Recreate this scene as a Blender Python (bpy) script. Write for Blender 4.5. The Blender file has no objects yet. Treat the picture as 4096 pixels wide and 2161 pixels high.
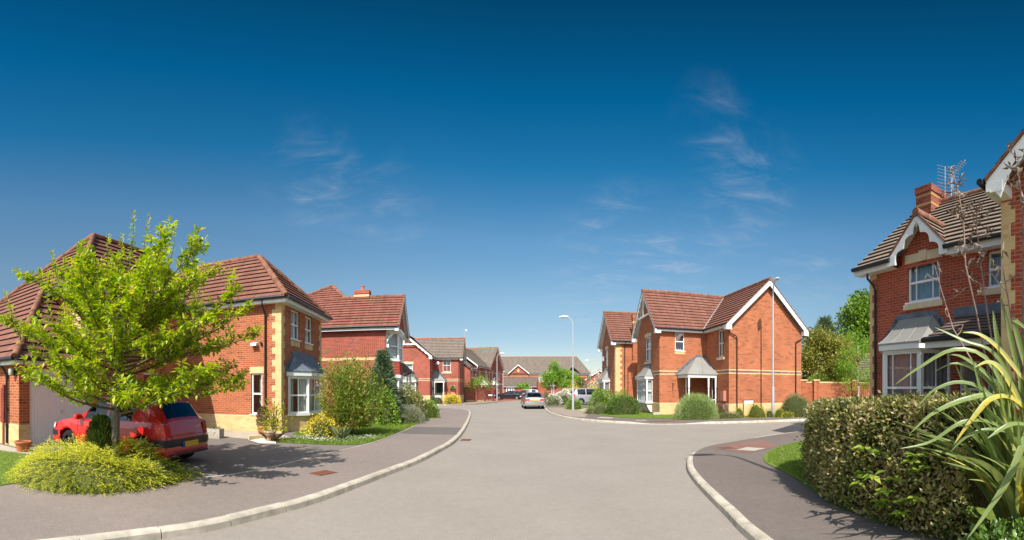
import bpy, math, random
import numpy as np
from mathutils import Vector, Matrix

# ------------------------------------------------------------------ camera, sky, sun, exposure
SC = bpy.context.scene
COL = SC.collection
R = math.radians
PXR = 1700.0 / 4.0          # pixels per radian in a 1024 px wide picture
EYE = 1.65
cam = bpy.data.cameras.new('camera')
cam.type = 'PANO'
cam.panorama_type = 'CENTRAL_CYLINDRICAL'
cam.central_cylindrical_range_u_min = -512.0 / PXR
cam.central_cylindrical_range_u_max = 512.0 / PXR
cam.central_cylindrical_range_v_min = -(540.25 - 389.5) / PXR
cam.central_cylindrical_range_v_max = 389.5 / PXR
cam.central_cylindrical_radius = 1.0
cam.clip_start = 0.02
cam.clip_end = 3000
cam_o = bpy.data.objects.new('camera', cam)
cam_o.location = (0, 0, EYE)
cam_o.rotation_euler = (R(90), 0, 0)
COL.objects.link(cam_o)
SC.camera = cam_o

SUN_EL, SUN_AZ = 45.0, 188.0      # azimuth clockwise from +Y, where the sun stands
w = bpy.data.worlds.new('World')
SC.world = w
w.use_nodes = True
nt = w.node_tree
nt.nodes.clear()
def wn(t, **k):
    n = nt.nodes.new(t)
    for a, b in k.items(): setattr(n, a, b)
    return n
wout = wn('ShaderNodeOutputWorld'); wbg = wn('ShaderNodeBackground')
sky = wn('ShaderNodeTexSky', sky_type='NISHITA', sun_disc=False)
sky.sun_elevation = R(SUN_EL); sky.sun_rotation = R(SUN_AZ)
sky.air_density = 1.0; sky.dust_density = 0.3; sky.ozone_density = 3.0
tc = wn('ShaderNodeTexCoord'); sep = wn('ShaderNodeSeparateXYZ')
nt.links.new(tc.outputs['Generated'], sep.inputs[0])
ramp = wn('ShaderNodeValToRGB')      # deepening of the blue with elevation (a polarised spring sky)
cr = ramp.color_ramp
SKY_STOPS = [(0.0, (1.15, .98, .92)), (0.115, (0.92, 0.94, 0.91)), (0.206, (.98, 1.08, 1.0)), (0.332, (.74, 1.12, 1.14)), (0.459, (0.14, 0.90, 1.10)), (0.563, (0.012, 0.72, 0.97)), (0.68, (0.010, 0.42, 0.57)), (0.80, (.12, .5, .66)), (1.0, (.45, .75, .9))]
while len(cr.elements) < len(SKY_STOPS): cr.elements.new(0.5)
for e, (p, c) in zip(cr.elements, SKY_STOPS):
    e.position = p; e.color = (*c, 1)
zx = wn('ShaderNodeMath', operation='MINIMUM'); zx.inputs[1].default_value = 0.0; nt.links.new(sep.outputs['X'], zx.inputs[0])
zz = wn('ShaderNodeMath', operation='MULTIPLY_ADD'); zz.inputs[1].default_value = 0.075; nt.links.new(zx.outputs[0], zz.inputs[0]); nt.links.new(sep.outputs['Z'], zz.inputs[2])
nt.links.new(zz.outputs[0], ramp.inputs[0])       # the polarised band lies to the right, the left of the sky is paler
mul = wn('ShaderNodeMix', data_type='RGBA', blend_type='MULTIPLY'); mul.inputs[0].default_value = 1
nt.links.new(sky.outputs[0], mul.inputs[6]); nt.links.new(ramp.outputs[0], mul.inputs[7])
# widened aureole: glow added round the sun, outside the view, to fill the shade
sdot = wn('ShaderNodeVectorMath', operation='DOT_PRODUCT'); sdot.inputs[1].default_value = (math.sin(R(SUN_AZ)) * math.cos(R(SUN_EL)), math.cos(R(SUN_AZ)) * math.cos(R(SUN_EL)), math.sin(R(SUN_EL)))
nt.links.new(tc.outputs['Generated'], sdot.inputs[0])
amr = wn('ShaderNodeMapRange'); amr.inputs['From Min'].default_value = .36; amr.inputs['From Max'].default_value = 1.0; amr.inputs['To Min'].default_value = 0.0; amr.inputs['To Max'].default_value = 1.0
nt.links.new(sdot.outputs['Value'], amr.inputs['Value'])
apw = wn('ShaderNodeMath', operation='POWER'); apw.inputs[1].default_value = .8; nt.links.new(amr.outputs[0], apw.inputs[0])
glow = wn('ShaderNodeVectorMath', operation='SCALE'); glow.inputs[0].default_value = (10.5, 10.4, 10.2); nt.links.new(apw.outputs[0], glow.inputs['Scale'])
sky_fill = wn('ShaderNodeVectorMath', operation='ADD'); nt.links.new(mul.outputs[2], sky_fill.inputs[0]); nt.links.new(glow.outputs[0], sky_fill.inputs[1])
# thin wisps of cirrus: noise on a plane high overhead
dv = wn('ShaderNodeVectorMath', operation='DIVIDE')
mx = wn('ShaderNodeMath', operation='MAXIMUM'); mx.inputs[1].default_value = 0.04
nt.links.new(sep.outputs['Z'], mx.inputs[0])
cmb = wn('ShaderNodeCombineXYZ')
for i in range(3): nt.links.new(mx.outputs[0], cmb.inputs[i])
nt.links.new(tc.outputs['Generated'], dv.inputs[0]); nt.links.new(cmb.outputs[0], dv.inputs[1])
mp = wn('ShaderNodeMapping'); mp.inputs['Scale'].default_value = (0.75, 1.0, 1); mp.inputs['Location'].default_value = (3.1, 1.7, 0)
nt.links.new(dv.outputs[0], mp.inputs[0])
nz = wn('ShaderNodeTexNoise'); nz.inputs['Scale'].default_value = 4.2; nz.inputs['Detail'].default_value = 9; nz.inputs['Roughness'].default_value = 0.62
nz.inputs['Distortion'].default_value = 0.6
nt.links.new(mp.outputs[0], nz.inputs['Vector'])
def math_(op, a, b=None, clamp=False):
    n = wn('ShaderNodeMath', operation=op, use_clamp=clamp)
    for i, x in enumerate((a, b)):
        if x is None: continue
        if isinstance(x, (int, float)): n.inputs[i].default_value = x
        else: nt.links.new(x, n.inputs[i])
    return n.outputs[0]
# the sky holds its clouds in a few places: soft lobes round given directions times the noise
lobes = None
def pdir(x, y):
    t = (x - 2048) / 1700.0; v = (1558 - y) / 1700.0
    d = Vector((math.sin(t), math.cos(t), v)); d.normalize(); return d
for (px, py, rad, amt) in [(1230, 720, .14, .9), (1330, 735, .10, .7), (1540, 830, .13, .8), (2560, 960, .17, .9), (2400, 1030, .16, .8), (2770, 965, .07, .9), (2690, 1040, .16, .8), (2850, 480, .10, .6), (2980, 740, .16, .9), (2980, 850, .12, .8), (2330, 1225, .08, 1.0), (2200, 1345, .16, .7), (2420, 1360, .12, .8), (3250, 1110, .13, .8), (3440, 1200, .05, 1.0)]:
    d = pdir(px, py)
    vm = wn('ShaderNodeVectorMath', operation='DISTANCE'); vm.inputs[1].default_value = d
    nt.links.new(tc.outputs['Generated'], vm.inputs[0])
    g = math_('SUBTRACT', 1.0, math_('DIVIDE', vm.outputs['Value'], rad), True)
    g = math_('MULTIPLY', math_('MULTIPLY', g, math_('SQRT', g)), amt * 1.7)
    lobes = g if lobes is None else math_('ADD', lobes, g, True)
cl = math_('MULTIPLY', math_('SUBTRACT', nz.outputs['Fac'], 0.40), 3.4, True)
cl = math_('MULTIPLY', math_('MULTIPLY', cl, cl), math_('MULTIPLY', lobes, .22, True), True)
cmix = wn('ShaderNodeMix', data_type='RGBA'); cmix.inputs[7].default_value = (6.2, 6.3, 6.8, 1)
nt.links.new(cl, cmix.inputs[0]); nt.links.new(sky_fill.outputs[0], cmix.inputs[6])
nt.links.new(cmix.outputs[2], wbg.inputs[0])
wbg.inputs[1].default_value = 0.068
nt.links.new(wbg.outputs[0], wout.inputs[0])

sun = bpy.data.lights.new('sun', 'SUN')
sun.energy = 4.2; sun.angle = R(0.53); sun.color = (1.0, 0.945, 0.86)
sun_o = bpy.data.objects.new('sun', sun); COL.objects.link(sun_o)
sd = Vector((math.sin(R(SUN_AZ)) * math.cos(R(SUN_EL)), math.cos(R(SUN_AZ)) * math.cos(R(SUN_EL)), math.sin(R(SUN_EL))))
sun_o.rotation_euler = sd.to_track_quat('Z', 'Y').to_euler()
SC.view_settings.view_transform = 'Standard'
SC.view_settings.look = 'None'
SC.view_settings.exposure = 0.7
SC.view_settings.gamma = 1.0
SC.cycles.max_bounces = 6
SC.cycles.transparent_max_bounces = 12
SC.cycles.caustics_reflective = False
SC.cycles.caustics_refractive = False

# ------------------------------------------------------------------ helpers
rnd = random.Random(7)
rng = np.random.default_rng(7)

def tag(o, label=None, cat=None, group=None, kind=None):
    if label: o['label'] = label
    if cat: o['category'] = cat
    if group: o['group'] = group
    if kind: o['kind'] = kind
    return o
def thing(name, label, cat, loc=(0, 0, 0), rz=0.0, group=None):
    o = bpy.data.objects.new(name, None); COL.objects.link(o)
    o.empty_display_size = 0.3
    o.location = loc; o.rotation_euler = (0, 0, rz)
    return tag(o, label, cat, group)
def copy_tree(o, parent=None):
    c = o.copy(); COL.objects.link(c); c.parent = parent
    for ch in list(o.children): copy_tree(ch, c)
    return c

class MB:
    """Collects faces; build() links them as one mesh object."""
    def __init__(s, T=None): s.v = []; s.f = []; s.m = []; s.uv = []; s.T = T
    def pt(s, p): return s.T(*p) if s.T else tuple(p)
    def poly(s, pts, mat=0, uv=None, raw=False):
        P = [tuple(p) if raw else s.pt(p) for p in pts]
        b = len(s.v); s.v += P; s.f.append(tuple(range(b, b + len(P)))); s.m.append(mat)
        if uv is None:
            nx = ny = nzz = 0.0
            for i in range(len(P)):
                a, c = P[i], P[(i + 1) % len(P)]
                nx += (a[1] - c[1]) * (a[2] + c[2]); ny += (a[2] - c[2]) * (a[0] + c[0]); nzz += (a[0] - c[0]) * (a[1] + c[1])
            h = math.hypot(nx, ny); l = math.sqrt(h * h + nzz * nzz) or 1
            if h / l < 0.15: uv = [(p[0], p[1]) for p in P]
            else:
                tx, ty = -ny / h, nx / h
                n = Vector((nx, ny, nzz)) / l; vv = n.cross(Vector((tx, ty, 0)))
                uv = [(p[0] * tx + p[1] * ty, p[0] * vv.x + p[1] * vv.y + p[2] * vv.z) for p in P]
        s.uv += uv
    def box(s, x0, x1, y0, y1, z0, z1, mat=0, skip=''):
        a = [(x0, y0, z0), (x1, y0, z0), (x1, y1, z0), (x0, y1, z0), (x0, y0, z1), (x1, y0, z1), (x1, y1, z1), (x0, y1, z1)]
        for k, q in (('b', (3, 2, 1, 0)), ('t', (4, 5, 6, 7)), ('f', (0, 1, 5, 4)), ('r', (1, 2, 6, 5)), ('k', (2, 3, 7, 6)), ('l', (3, 0, 4, 7))):
            if k not in skip: s.poly([a[i] for i in q], mat)
    def prism(s, poly2, z0, z1, mat=0, bottom=False):
        n = len(poly2)
        ar = sum(poly2[i][0] * poly2[(i + 1) % n][1] - poly2[(i + 1) % n][0] * poly2[i][1] for i in range(n))
        p = list(poly2) if ar > 0 else list(reversed(poly2))
        s.poly([(x, y, z1) for x, y in p], mat)
        if bottom: s.poly([(x, y, z0) for x, y in reversed(p)], mat)
        for i in range(n):
            a, b = p[i], p[(i + 1) % n]
            s.poly([(a[0], a[1], z0), (b[0], b[1], z0), (b[0], b[1], z1), (a[0], a[1], z1)], mat)
    def tube(s, pts, r, n=8, mat=0, cap=True):
        pts = [Vector(s.pt(p)) for p in pts]
        rs = r if isinstance(r, (list, tuple)) else [r] * len(pts)
        rings = []; ref = None
        for i, p in enumerate(pts):
            d = (pts[min(i + 1, len(pts) - 1)] - pts[max(i - 1, 0)])
            if d.length < 1e-9: d = Vector((0, 0, 1))
            d.normalize()
            if ref is None: ref = Vector((1, 0, 0)) if abs(d.x) < .9 else Vector((0, 1, 0))
            u = (ref - d * ref.dot(d)); u.normalize(); ref = u; v = d.cross(u)
            b = len(s.v)
            for k in range(n):
                a = 2 * math.pi * k / n
                s.v.append(tuple(p + (u * math.cos(a) + v * math.sin(a)) * rs[i]))
            rings.append(b)
        for i in range(len(rings) - 1):
            for k in range(n):
                k2 = (k + 1) % n
                s.f.append((rings[i] + k, rings[i] + k2, rings[i + 1] + k2, rings[i + 1] + k)); s.m.append(mat)
                s.uv += [(k / n, i), ((k + 1) / n, i), ((k + 1) / n, i + 1), (k / n, i + 1)]
        if cap:
            s.f.append(tuple(rings[0] + k for k in reversed(range(n)))); s.m.append(mat); s.uv += [(0, 0)] * n
            s.f.append(tuple(rings[-1] + k for k in range(n))); s.m.append(mat); s.uv += [(0, 0)] * n
    def lathe(s, prof, c=(0, 0, 0), n=16, mat=0, axis='z'):
        rings = []
        for (r, h) in prof:
            b = len(s.v)
            for k in range(n):
                a = 2 * math.pi * k / n
                q = (r * math.cos(a), r * math.sin(a), h) if axis == 'z' else (r * math.cos(a), h, r * math.sin(a))
                s.v.append(s.pt((c[0] + q[0], c[1] + q[1], c[2] + q[2])))
            rings.append(b)
        for i in range(len(rings) - 1):
            for k in range(n):
                k2 = (k + 1) % n
                s.f.append((rings[i] + k, rings[i] + k2, rings[i + 1] + k2, rings[i + 1] + k)); s.m.append(mat)
                s.uv += [(k / n, i), ((k + 1) / n, i), ((k + 1) / n, i + 1), (k / n, i + 1)]
    def grid(s, rows, mat=0, closed=False):
        n = len(rows[0]); b = len(s.v)
        for r_ in rows: s.v += [s.pt(p) for p in r_]
        for i in range(len(rows) - 1):
            for k in range(n if closed else n - 1):
                k2 = (k + 1) % n
                s.f.append((b + i * n + k, b + i * n + k2, b + (i + 1) * n + k2, b + (i + 1) * n + k)); s.m.append(mat)
                s.uv += [(k, i), (k + 1, i), (k + 1, i + 1), (k, i + 1)]
    def build(s, name, mats, parent=None, smooth=None, loc=None):
        me = bpy.data.meshes.new(name)
        me.from_pydata(s.v, [], s.f)
        uvl = me.uv_layers.new(name='UVMap')
        uvl.data.foreach_set('uv', np.array(s.uv, dtype=np.float32).ravel())
        mats = mats if isinstance(mats, (list, tuple)) else [mats]
        for m in mats: me.materials.append(m)
        me.polygons.foreach_set('material_index', np.array(s.m, dtype=np.int32))
        if smooth is not None:
            me.polygons.foreach_set('use_smooth', np.ones(len(s.f), dtype=bool))
            me.set_sharp_from_angle(angle=R(smooth))
        me.update()
        o = bpy.data.objects.new(name, me); COL.objects.link(o)
        if parent: o.parent = parent
        if loc: o.location = loc
        return o

def leaf_mesh(name, pos, dirs, nrm, length, width, mat, parent=None, tone=None, fold=0.12, mid=0.45, curl=0.0):
    """pos, dirs, nrm: (N,3); each leaf a folded kite of two triangles."""
    N = len(pos)
    d = dirs / np.linalg.norm(dirs, axis=1, keepdims=True)
    sd_ = np.cross(d, nrm); sd_ /= (np.linalg.norm(sd_, axis=1, keepdims=True) + 1e-9)
    n = np.cross(sd_, d)
    L = np.broadcast_to(np.asarray(length, float), (N,))[:, None]; W = np.broadcast_to(np.asarray(width, float), (N,))[:, None]
    V = np.empty((N, 4, 3))
    V[:, 0] = pos
    V[:, 1] = pos + d * L * mid + sd_ * W * .5 + n * W * fold
    V[:, 2] = pos + d * L - n * L * curl
    V[:, 3] = pos + d * L * mid - sd_ * W * .5 + n * W * fold
    me = bpy.data.meshes.new(name)
    me.vertices.add(4 * N); me.vertices.foreach_set('co', V.astype(np.float32).ravel())
    me.loops.add(6 * N); me.polygons.add(2 * N)
    idx = (np.arange(N)[:, None] * 4 + np.array([0, 1, 2, 0, 2, 3])[None]).astype(np.int32)
    me.loops.foreach_set('vertex_index', idx.ravel())
    me.polygons.foreach_set('loop_start', np.arange(0, 6 * N, 3, dtype=np.int32))
    try: me.polygons.foreach_set('loop_total', np.full(2 * N, 3, dtype=np.int32))
    except Exception: pass
    if tone is None: tone = rng.random(N)
    at = me.attributes.new('tone', 'FLOAT', 'FACE')
    at.data.foreach_set('value', np.repeat(np.asarray(tone, np.float32), 2))
    me.materials.append(mat)
    me.update(calc_edges=True)
    me.validate()
    o = bpy.data.objects.new(name, me); COL.objects.link(o)
    if parent: o.parent = parent
    return o
def rand_dirs(n): 
    v = rng.normal(size=(n, 3)); return v / np.linalg.norm(v, axis=1, keepdims=True)

# ------------------------------------------------------------------ materials
def newmat(name):
    m = bpy.data.materials.new(name); m.use_nodes = True
    t = m.node_tree; b = t.nodes['Principled BSDF']
    return m, t, b
def nd(t, kind, **k):
    n = t.nodes.new(kind)
    for a, b in k.items(): setattr(n, a, b)
    return n
def ramp_node(t, stops):
    r = nd(t, 'ShaderNodeValToRGB'); e = r.color_ramp.elements
    while len(e) < len(stops): e.new(.5)
    for x, (p, c) in zip(e, stops): x.position = p; x.color = (*c, 1)
    return r
def plain(name, col, rough=.6, spec=.4, metal=0.0, var=0.12, scale=6.0, bump=0.0, bscale=None, coat=0.0):
    m, t, b = newmat(name)
    b.inputs['Roughness'].default_value = rough; b.inputs['Metallic'].default_value = metal
    b.inputs['Specular IOR Level'].default_value = spec
    if coat: b.inputs['Coat Weight'].default_value = coat; b.inputs['Coat Roughness'].default_value = .04
    g = nd(t, 'ShaderNodeNewGeometry'); n = nd(t, 'ShaderNodeTexNoise'); n.inputs['Scale'].default_value = scale; n.inputs['Detail'].default_value = 6
    t.links.new(g.outputs['Position'], n.inputs['Vector'])
    c0 = tuple(max(0, x * (1 - var)) for x in col); c1 = tuple(min(1, x * (1 + var)) for x in col)
    r = ramp_node(t, [(.3, c0), (.7, c1)])
    t.links.new(n.outputs['Fac'], r.inputs[0]); t.links.new(r.outputs[0], b.inputs['Base Color'])
    if bump:
        n2 = nd(t, 'ShaderNodeTexNoise'); n2.inputs['Scale'].default_value = bscale or scale * 5; n2.inputs['Detail'].default_value = 4
        t.links.new(g.outputs['Position'], n2.inputs['Vector'])
        bp = nd(t, 'ShaderNodeBump'); bp.inputs['Strength'].default_value = bump; bp.inputs['Distance'].default_value = .01
        t.links.new(n2.outputs['Fac'], bp.inputs['Height']); t.links.new(bp.outputs[0], b.inputs['Normal'])
    return m
def brick(name, c1, c2, mortar, dark=None, darkamt=.12, bw=.225, bh=.075, wear=.18, msize=.011):
    m, t, b = newmat(name)
    uv = nd(t, 'ShaderNodeUVMap')
    br = nd(t, 'ShaderNodeTexBrick'); br.offset = .5
    br.inputs['Scale'].default_value = 1; br.inputs['Brick Width'].default_value = bw; br.inputs['Row Height'].default_value = bh
    br.inputs['Mortar Size'].default_value = msize * .5; br.inputs['Mortar Smooth'].default_value = .2; br.inputs['Bias'].default_value = -.15
    br.inputs['Color1'].default_value = (*c1, 1); br.inputs['Color2'].default_value = (*c2, 1); br.inputs['Mortar'].default_value = (*mortar, 1)
    t.links.new(uv.outputs[0], br.inputs['Vector'])
    # per brick variation: a cell noise sampled at brick coordinates
    sp = nd(t, 'ShaderNodeSeparateXYZ'); t.links.new(uv.outputs[0], sp.inputs[0])
    def mt(op, a, bb=None):
        n = nd(t, 'ShaderNodeMath', operation=op)
        for i, x in enumerate((a, bb)):
            if x is None: continue
            if isinstance(x, (int, float)): n.inputs[i].default_value = x
            else: t.links.new(x, n.inputs[i])
        return n.outputs[0]
    row = mt('FLOOR', mt('DIVIDE', sp.outputs['Y'], bh))
    off = mt('MULTIPLY', mt('MODULO', row, 2.0), .5)
    colm = mt('FLOOR', mt('ADD', mt('DIVIDE', sp.outputs['X'], bw), off))
    cb = nd(t, 'ShaderNodeCombineXYZ'); t.links.new(colm, cb.inputs[0]); t.links.new(row, cb.inputs[1])
    wn_ = nd(t, 'ShaderNodeTexWhiteNoise', noise_dimensions='2D'); t.links.new(cb.outputs[0], wn_.inputs['Vector'])
    lt = mt('LESS_THAN', wn_.outputs['Value'], darkamt)
    mixd = nd(t, 'ShaderNodeMix', data_type='RGBA'); mixd.inputs[7].default_value = (*(dark or tuple(x * .45 for x in c1)), 1)
    inv = mt('MULTIPLY', lt, mt('SUBTRACT', 1.0, br.outputs['Fac'])); inv = mt('MULTIPLY', inv, .75)
    t.links.new(inv, mixd.inputs[0]); t.links.new(br.outputs['Color'], mixd.inputs[6])
    g = nd(t, 'ShaderNodeNewGeometry'); n = nd(t, 'ShaderNodeTexNoise'); n.inputs['Scale'].default_value = .9; n.inputs['Detail'].default_value = 7; n.inputs['Roughness'].default_value = .65
    t.links.new(g.outputs['Position'], n.inputs['Vector'])
    rr = ramp_node(t, [(.3, (1 - wear,) * 3), (.72, (1 + wear,) * 3)])
    t.links.new(n.outputs['Fac'], rr.inputs[0])
    mu = nd(t, 'ShaderNodeMix', data_type='RGBA', blend_type='MULTIPLY'); mu.inputs[0].default_value = 1
    t.links.new(mixd.outputs[2], mu.inputs[6]); t.links.new(rr.outputs[0], mu.inputs[7])
    t.links.new(mu.outputs[2], b.inputs['Base Color'])
    b.inputs['Roughness'].default_value = .88; b.inputs['Specular IOR Level'].default_value = .2
    bp = nd(t, 'ShaderNodeBump'); bp.inputs['Strength'].default_value = .5; bp.inputs['Distance'].default_value = .006; bp.invert = True
    t.links.new(br.outputs['Fac'], bp.inputs['Height']); t.links.new(bp.outputs[0], b.inputs['Normal'])
    return m
def tile(name, c, streak=.35, lich=(.30, .24, .12)):
    m, t, b = newmat(name)
    uv = nd(t, 'ShaderNodeUVMap')
    mp_ = nd(t, 'ShaderNodeMapping'); mp_.inputs['Scale'].default_value = (3.2, .35, 1); t.links.new(uv.outputs[0], mp_.inputs[0])
    n = nd(t, 'ShaderNodeTexNoise'); n.inputs['Scale'].default_value = 1.0; n.inputs['Detail'].default_value = 8; n.inputs['Roughness'].default_value = .7
    t.links.new(mp_.outputs[0], n.inputs['Vector'])
    r = ramp_node(t, [(.28, tuple(x * (1 - streak) for x in c)), (.5, c), (.75, tuple(min(1, x * (1 + streak)) for x in c))])
    t.links.new(n.outputs['Fac'], r.inputs[0])
    # single tiles: one tone per tile, thin side joints
    br = nd(t, 'ShaderNodeTexBrick'); br.inputs['Scale'].default_value = 1; br.inputs['Brick Width'].default_value = .30; br.inputs['Row Height'].default_value = .32
    br.inputs['Mortar Size'].default_value = .006; br.inputs['Color1'].default_value = (.86, .86, .86, 1); br.inputs['Color2'].default_value = (1.12, 1.1, 1.08, 1); br.inputs['Mortar'].default_value = (.55, .55, .55, 1)
    t.links.new(uv.outputs[0], br.inputs['Vector'])
    mu = nd(t, 'ShaderNodeMix', data_type='RGBA', blend_type='MULTIPLY'); mu.inputs[0].default_value = .8
    t.links.new(r.outputs[0], mu.inputs[6]); t.links.new(br.outputs['Color'], mu.inputs[7])
    n2 = nd(t, 'ShaderNodeTexNoise'); n2.inputs['Scale'].default_value = 5; n2.inputs['Detail'].default_value = 6
    t.links.new(uv.outputs[0], n2.inputs['Vector'])
    r2 = ramp_node(t, [(.62, (0, 0, 0)), (.75, (.35, .35, .35))]); t.links.new(n2.outputs['Fac'], r2.inputs[0])
    ml = nd(t, 'ShaderNodeMix', data_type='RGBA'); ml.inputs[7].default_value = (*lich, 1)
    t.links.new(r2.outputs[0], ml.inputs[0]); t.links.new(mu.outputs[2], ml.inputs[6]); t.links.new(ml.outputs[2], b.inputs['Base Color'])
    b.inputs['Roughness'].default_value = .85; b.inputs['Specular IOR Level'].default_value = .25
    return m
def leafmat(name, stops, rough=.45, trans=.3, tcol=None, spec=.35):
    m, t, b = newmat(name)
    a = nd(t, 'ShaderNodeAttribute', attribute_name='tone'); r = ramp_node(t, stops)
    t.links.new(a.outputs['Fac'], r.inputs[0]); t.links.new(r.outputs[0], b.inputs['Base Color'])
    b.inputs['Roughness'].default_value = rough; b.inputs['Specular IOR Level'].default_value = spec
    if trans:
        tr = nd(t, 'ShaderNodeBsdfTranslucent'); mx_ = nd(t, 'ShaderNodeMixShader'); mx_.inputs[0].default_value = trans
        hs = nd(t, 'ShaderNodeHueSaturation'); hs.inputs['Value'].default_value = 1.5; hs.inputs['Saturation'].default_value = 1.1
        t.links.new(r.outputs[0], hs.inputs['Color']); t.links.new(hs.outputs[0], tr.inputs['Color'])
        t.links.new(b.outputs[0], mx_.inputs[1]); t.links.new(tr.outputs[0], mx_.inputs[2])
        t.links.new(mx_.outputs[0], t.nodes['Material Output'].inputs[0])
    return m
def glassmat(name, tint=(.75, .8, .8), refl=.9, base=.10):
    m, t, b = newmat(name); t.nodes.remove(b)
    tr = nd(t, 'ShaderNodeBsdfTransparent'); tr.inputs[0].default_value = (*tint, 1)
    gl = nd(t, 'ShaderNodeBsdfGlossy'); gl.inputs['Roughness'].default_value = .02; gl.inputs['Color'].default_value = (refl, refl, refl, 1)
    lw = nd(t, 'ShaderNodeLayerWeight'); lw.inputs['Blend'].default_value = .5
    pw = nd(t, 'ShaderNodeMath', operation='POWER'); pw.inputs[1].default_value = 4.0; t.links.new(lw.outputs['Facing'], pw.inputs[0])
    mr = nd(t, 'ShaderNodeMapRange'); mr.inputs['To Min'].default_value = base; mr.inputs['To Max'].default_value = .45
    t.links.new(pw.outputs[0], mr.inputs['Value'])
    mx_ = nd(t, 'ShaderNodeMixShader'); t.links.new(mr.outputs[0], mx_.inputs[0]); t.links.new(tr.outputs[0], mx_.inputs[1]); t.links.new(gl.outputs[0], mx_.inputs[2])
    t.links.new(mx_.outputs[0], t.nodes['Material Output'].inputs[0])
    return m
def asphalt(name, c, speck=.25, rough=.9, blot=.07, bump=.35):
    m, t, b = newmat(name)
    g = nd(t, 'ShaderNodeNewGeometry')
    n = nd(t, 'ShaderNodeTexNoise'); n.inputs['Scale'].default_value = 55; n.inputs['Detail'].default_value = 5; n.inputs['Roughness'].default_value = .8
    n2 = nd(t, 'ShaderNodeTexNoise'); n2.inputs['Scale'].default_value = .55; n2.inputs['Detail'].default_value = 8; n2.inputs['Roughness'].default_value = .6
    for x in (n, n2): t.links.new(g.outputs['Position'], x.inputs['Vector'])
    r = ramp_node(t, [(.3, tuple(x * (1 - speck) for x in c)), (.55, c), (.75, tuple(x * (1 + speck * 1.6) for x in c))])
    t.links.new(n.outputs['Fac'], r.inputs[0])
    r2 = ramp_node(t, [(.3, (1 - blot,) * 3), (.7, (1 + blot,) * 3)]); t.links.new(n2.outputs['Fac'], r2.inputs[0])
    n3 = nd(t, 'ShaderNodeTexNoise'); n3.inputs['Scale'].default_value = 7; n3.inputs['Detail'].default_value = 6; n3.inputs['Roughness'].default_value = .75
    t.links.new(g.outputs['Position'], n3.inputs['Vector'])
    r3 = ramp_node(t, [(.32, (.93,) * 3), (.68, (1.07,) * 3)]); t.links.new(n3.outputs['Fac'], r3.inputs[0])
    vo = nd(t, 'ShaderNodeTexVoronoi'); vo.inputs['Scale'].default_value = 38; t.links.new(g.outputs['Position'], vo.inputs['Vector'])
    r4 = ramp_node(t, [(.05, (1.9,) * 3), (.13, (1.0,) * 3), (.7, (.92,) * 3)]); t.links.new(vo.outputs['Distance'], r4.inputs[0])
    m3 = nd(t, 'ShaderNodeMix', data_type='RGBA', blend_type='MULTIPLY'); m3.inputs[0].default_value = 1; t.links.new(r.outputs[0], m3.inputs[6]); t.links.new(r3.outputs[0], m3.inputs[7])
    m4 = nd(t, 'ShaderNodeMix', data_type='RGBA', blend_type='MULTIPLY'); m4.inputs[0].default_value = .8; t.links.new(m3.outputs[2], m4.inputs[6]); t.links.new(r4.outputs[0], m4.inputs[7])
    mu = nd(t, 'ShaderNodeMix', data_type='RGBA', blend_type='MULTIPLY'); mu.inputs[0].default_value = 1
    t.links.new(m4.outputs[2], mu.inputs[6]); t.links.new(r2.outputs[0], mu.inputs[7]); t.links.new(mu.outputs[2], b.inputs['Base Color'])
    b.inputs['Roughness'].default_value = rough; b.inputs['Specular IOR Level'].default_value = .25
    bp = nd(t, 'ShaderNodeBump'); bp.inputs['Strength'].default_value = bump; bp.inputs['Distance'].default_value = .008
    t.links.new(n.outputs['Fac'], bp.inputs['Height']); t.links.new(bp.outputs[0], b.inputs['Normal'])
    return m

BR_OR = brick('orange_brick', (.42, .115, .045), (.33, .080, .034), (.50, .34, .21), darkamt=.10)
BR_RED = brick('crimson_brick', (.34, .066, .042), (.27, .048, .032), (.44, .28, .20), dark=(.17, .05, .045), darkamt=.16)
BR_DK = brick('deep_red_brick', (.42, .080, .038), (.32, .055, .028), (.42, .29, .20), dark=(.20, .05, .035), darkamt=.12)
BR_CH = brick('chimney_brick', (.30, .075, .042), (.22, .052, .032), (.30, .2, .15), darkamt=.2)
BR_YE = brick('yellow_brick', (.70, .48, .22), (.60, .40, .18), (.55, .44, .30), darkamt=.06, dark=(.55, .34, .14), wear=.1)
BR_DENT = brick('dentil_brick', (.10, .10, .12), (.55, .15, .05), (.45, .3, .2), bw=.11, bh=.16, darkamt=.5, dark=(.08, .085, .11))
BR_SOLD = brick('soldier_brick', (.72, .52, .24), (.62, .43, .20), (.6, .5, .34), bw=.075, bh=.45, darkamt=.05, dark=(.6, .38, .15), wear=.1)
T_RED = tile('red_roof_tile', (.205, .088, .062)); T_RED2 = tile('rusty_roof_tile', (.235, .085, .060))
T_GREY = tile('grey_brown_roof_tile', (.205, .165, .135), streak=.25); T_DK = tile('dark_roof_tile', (.16, .12, .10), streak=.25)
T_HANG = tile('hung_tile', (.38, .075, .05), streak=.3)
RISER = plain('tile_gap_shade', (.045, .026, .020), .95, .1); RISERG = plain('grey_tile_gap_shade', (.065, .052, .043), .95, .1)  # dark brown paints in the shadow line under each tile course
RIDGE = plain('ridge_tile', (.22, .10, .062), .9, .2, var=.4, scale=5); RIDGEG = plain('ridge_tile_pale', (.33, .14, .075), .9, .2, var=.3, scale=5)
WHITE = plain('white_upvc', (.80, .80, .78), .35, .45, var=.02); WPAINT = plain('white_paint', (.78, .78, .75), .5, .4, var=.04)
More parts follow.
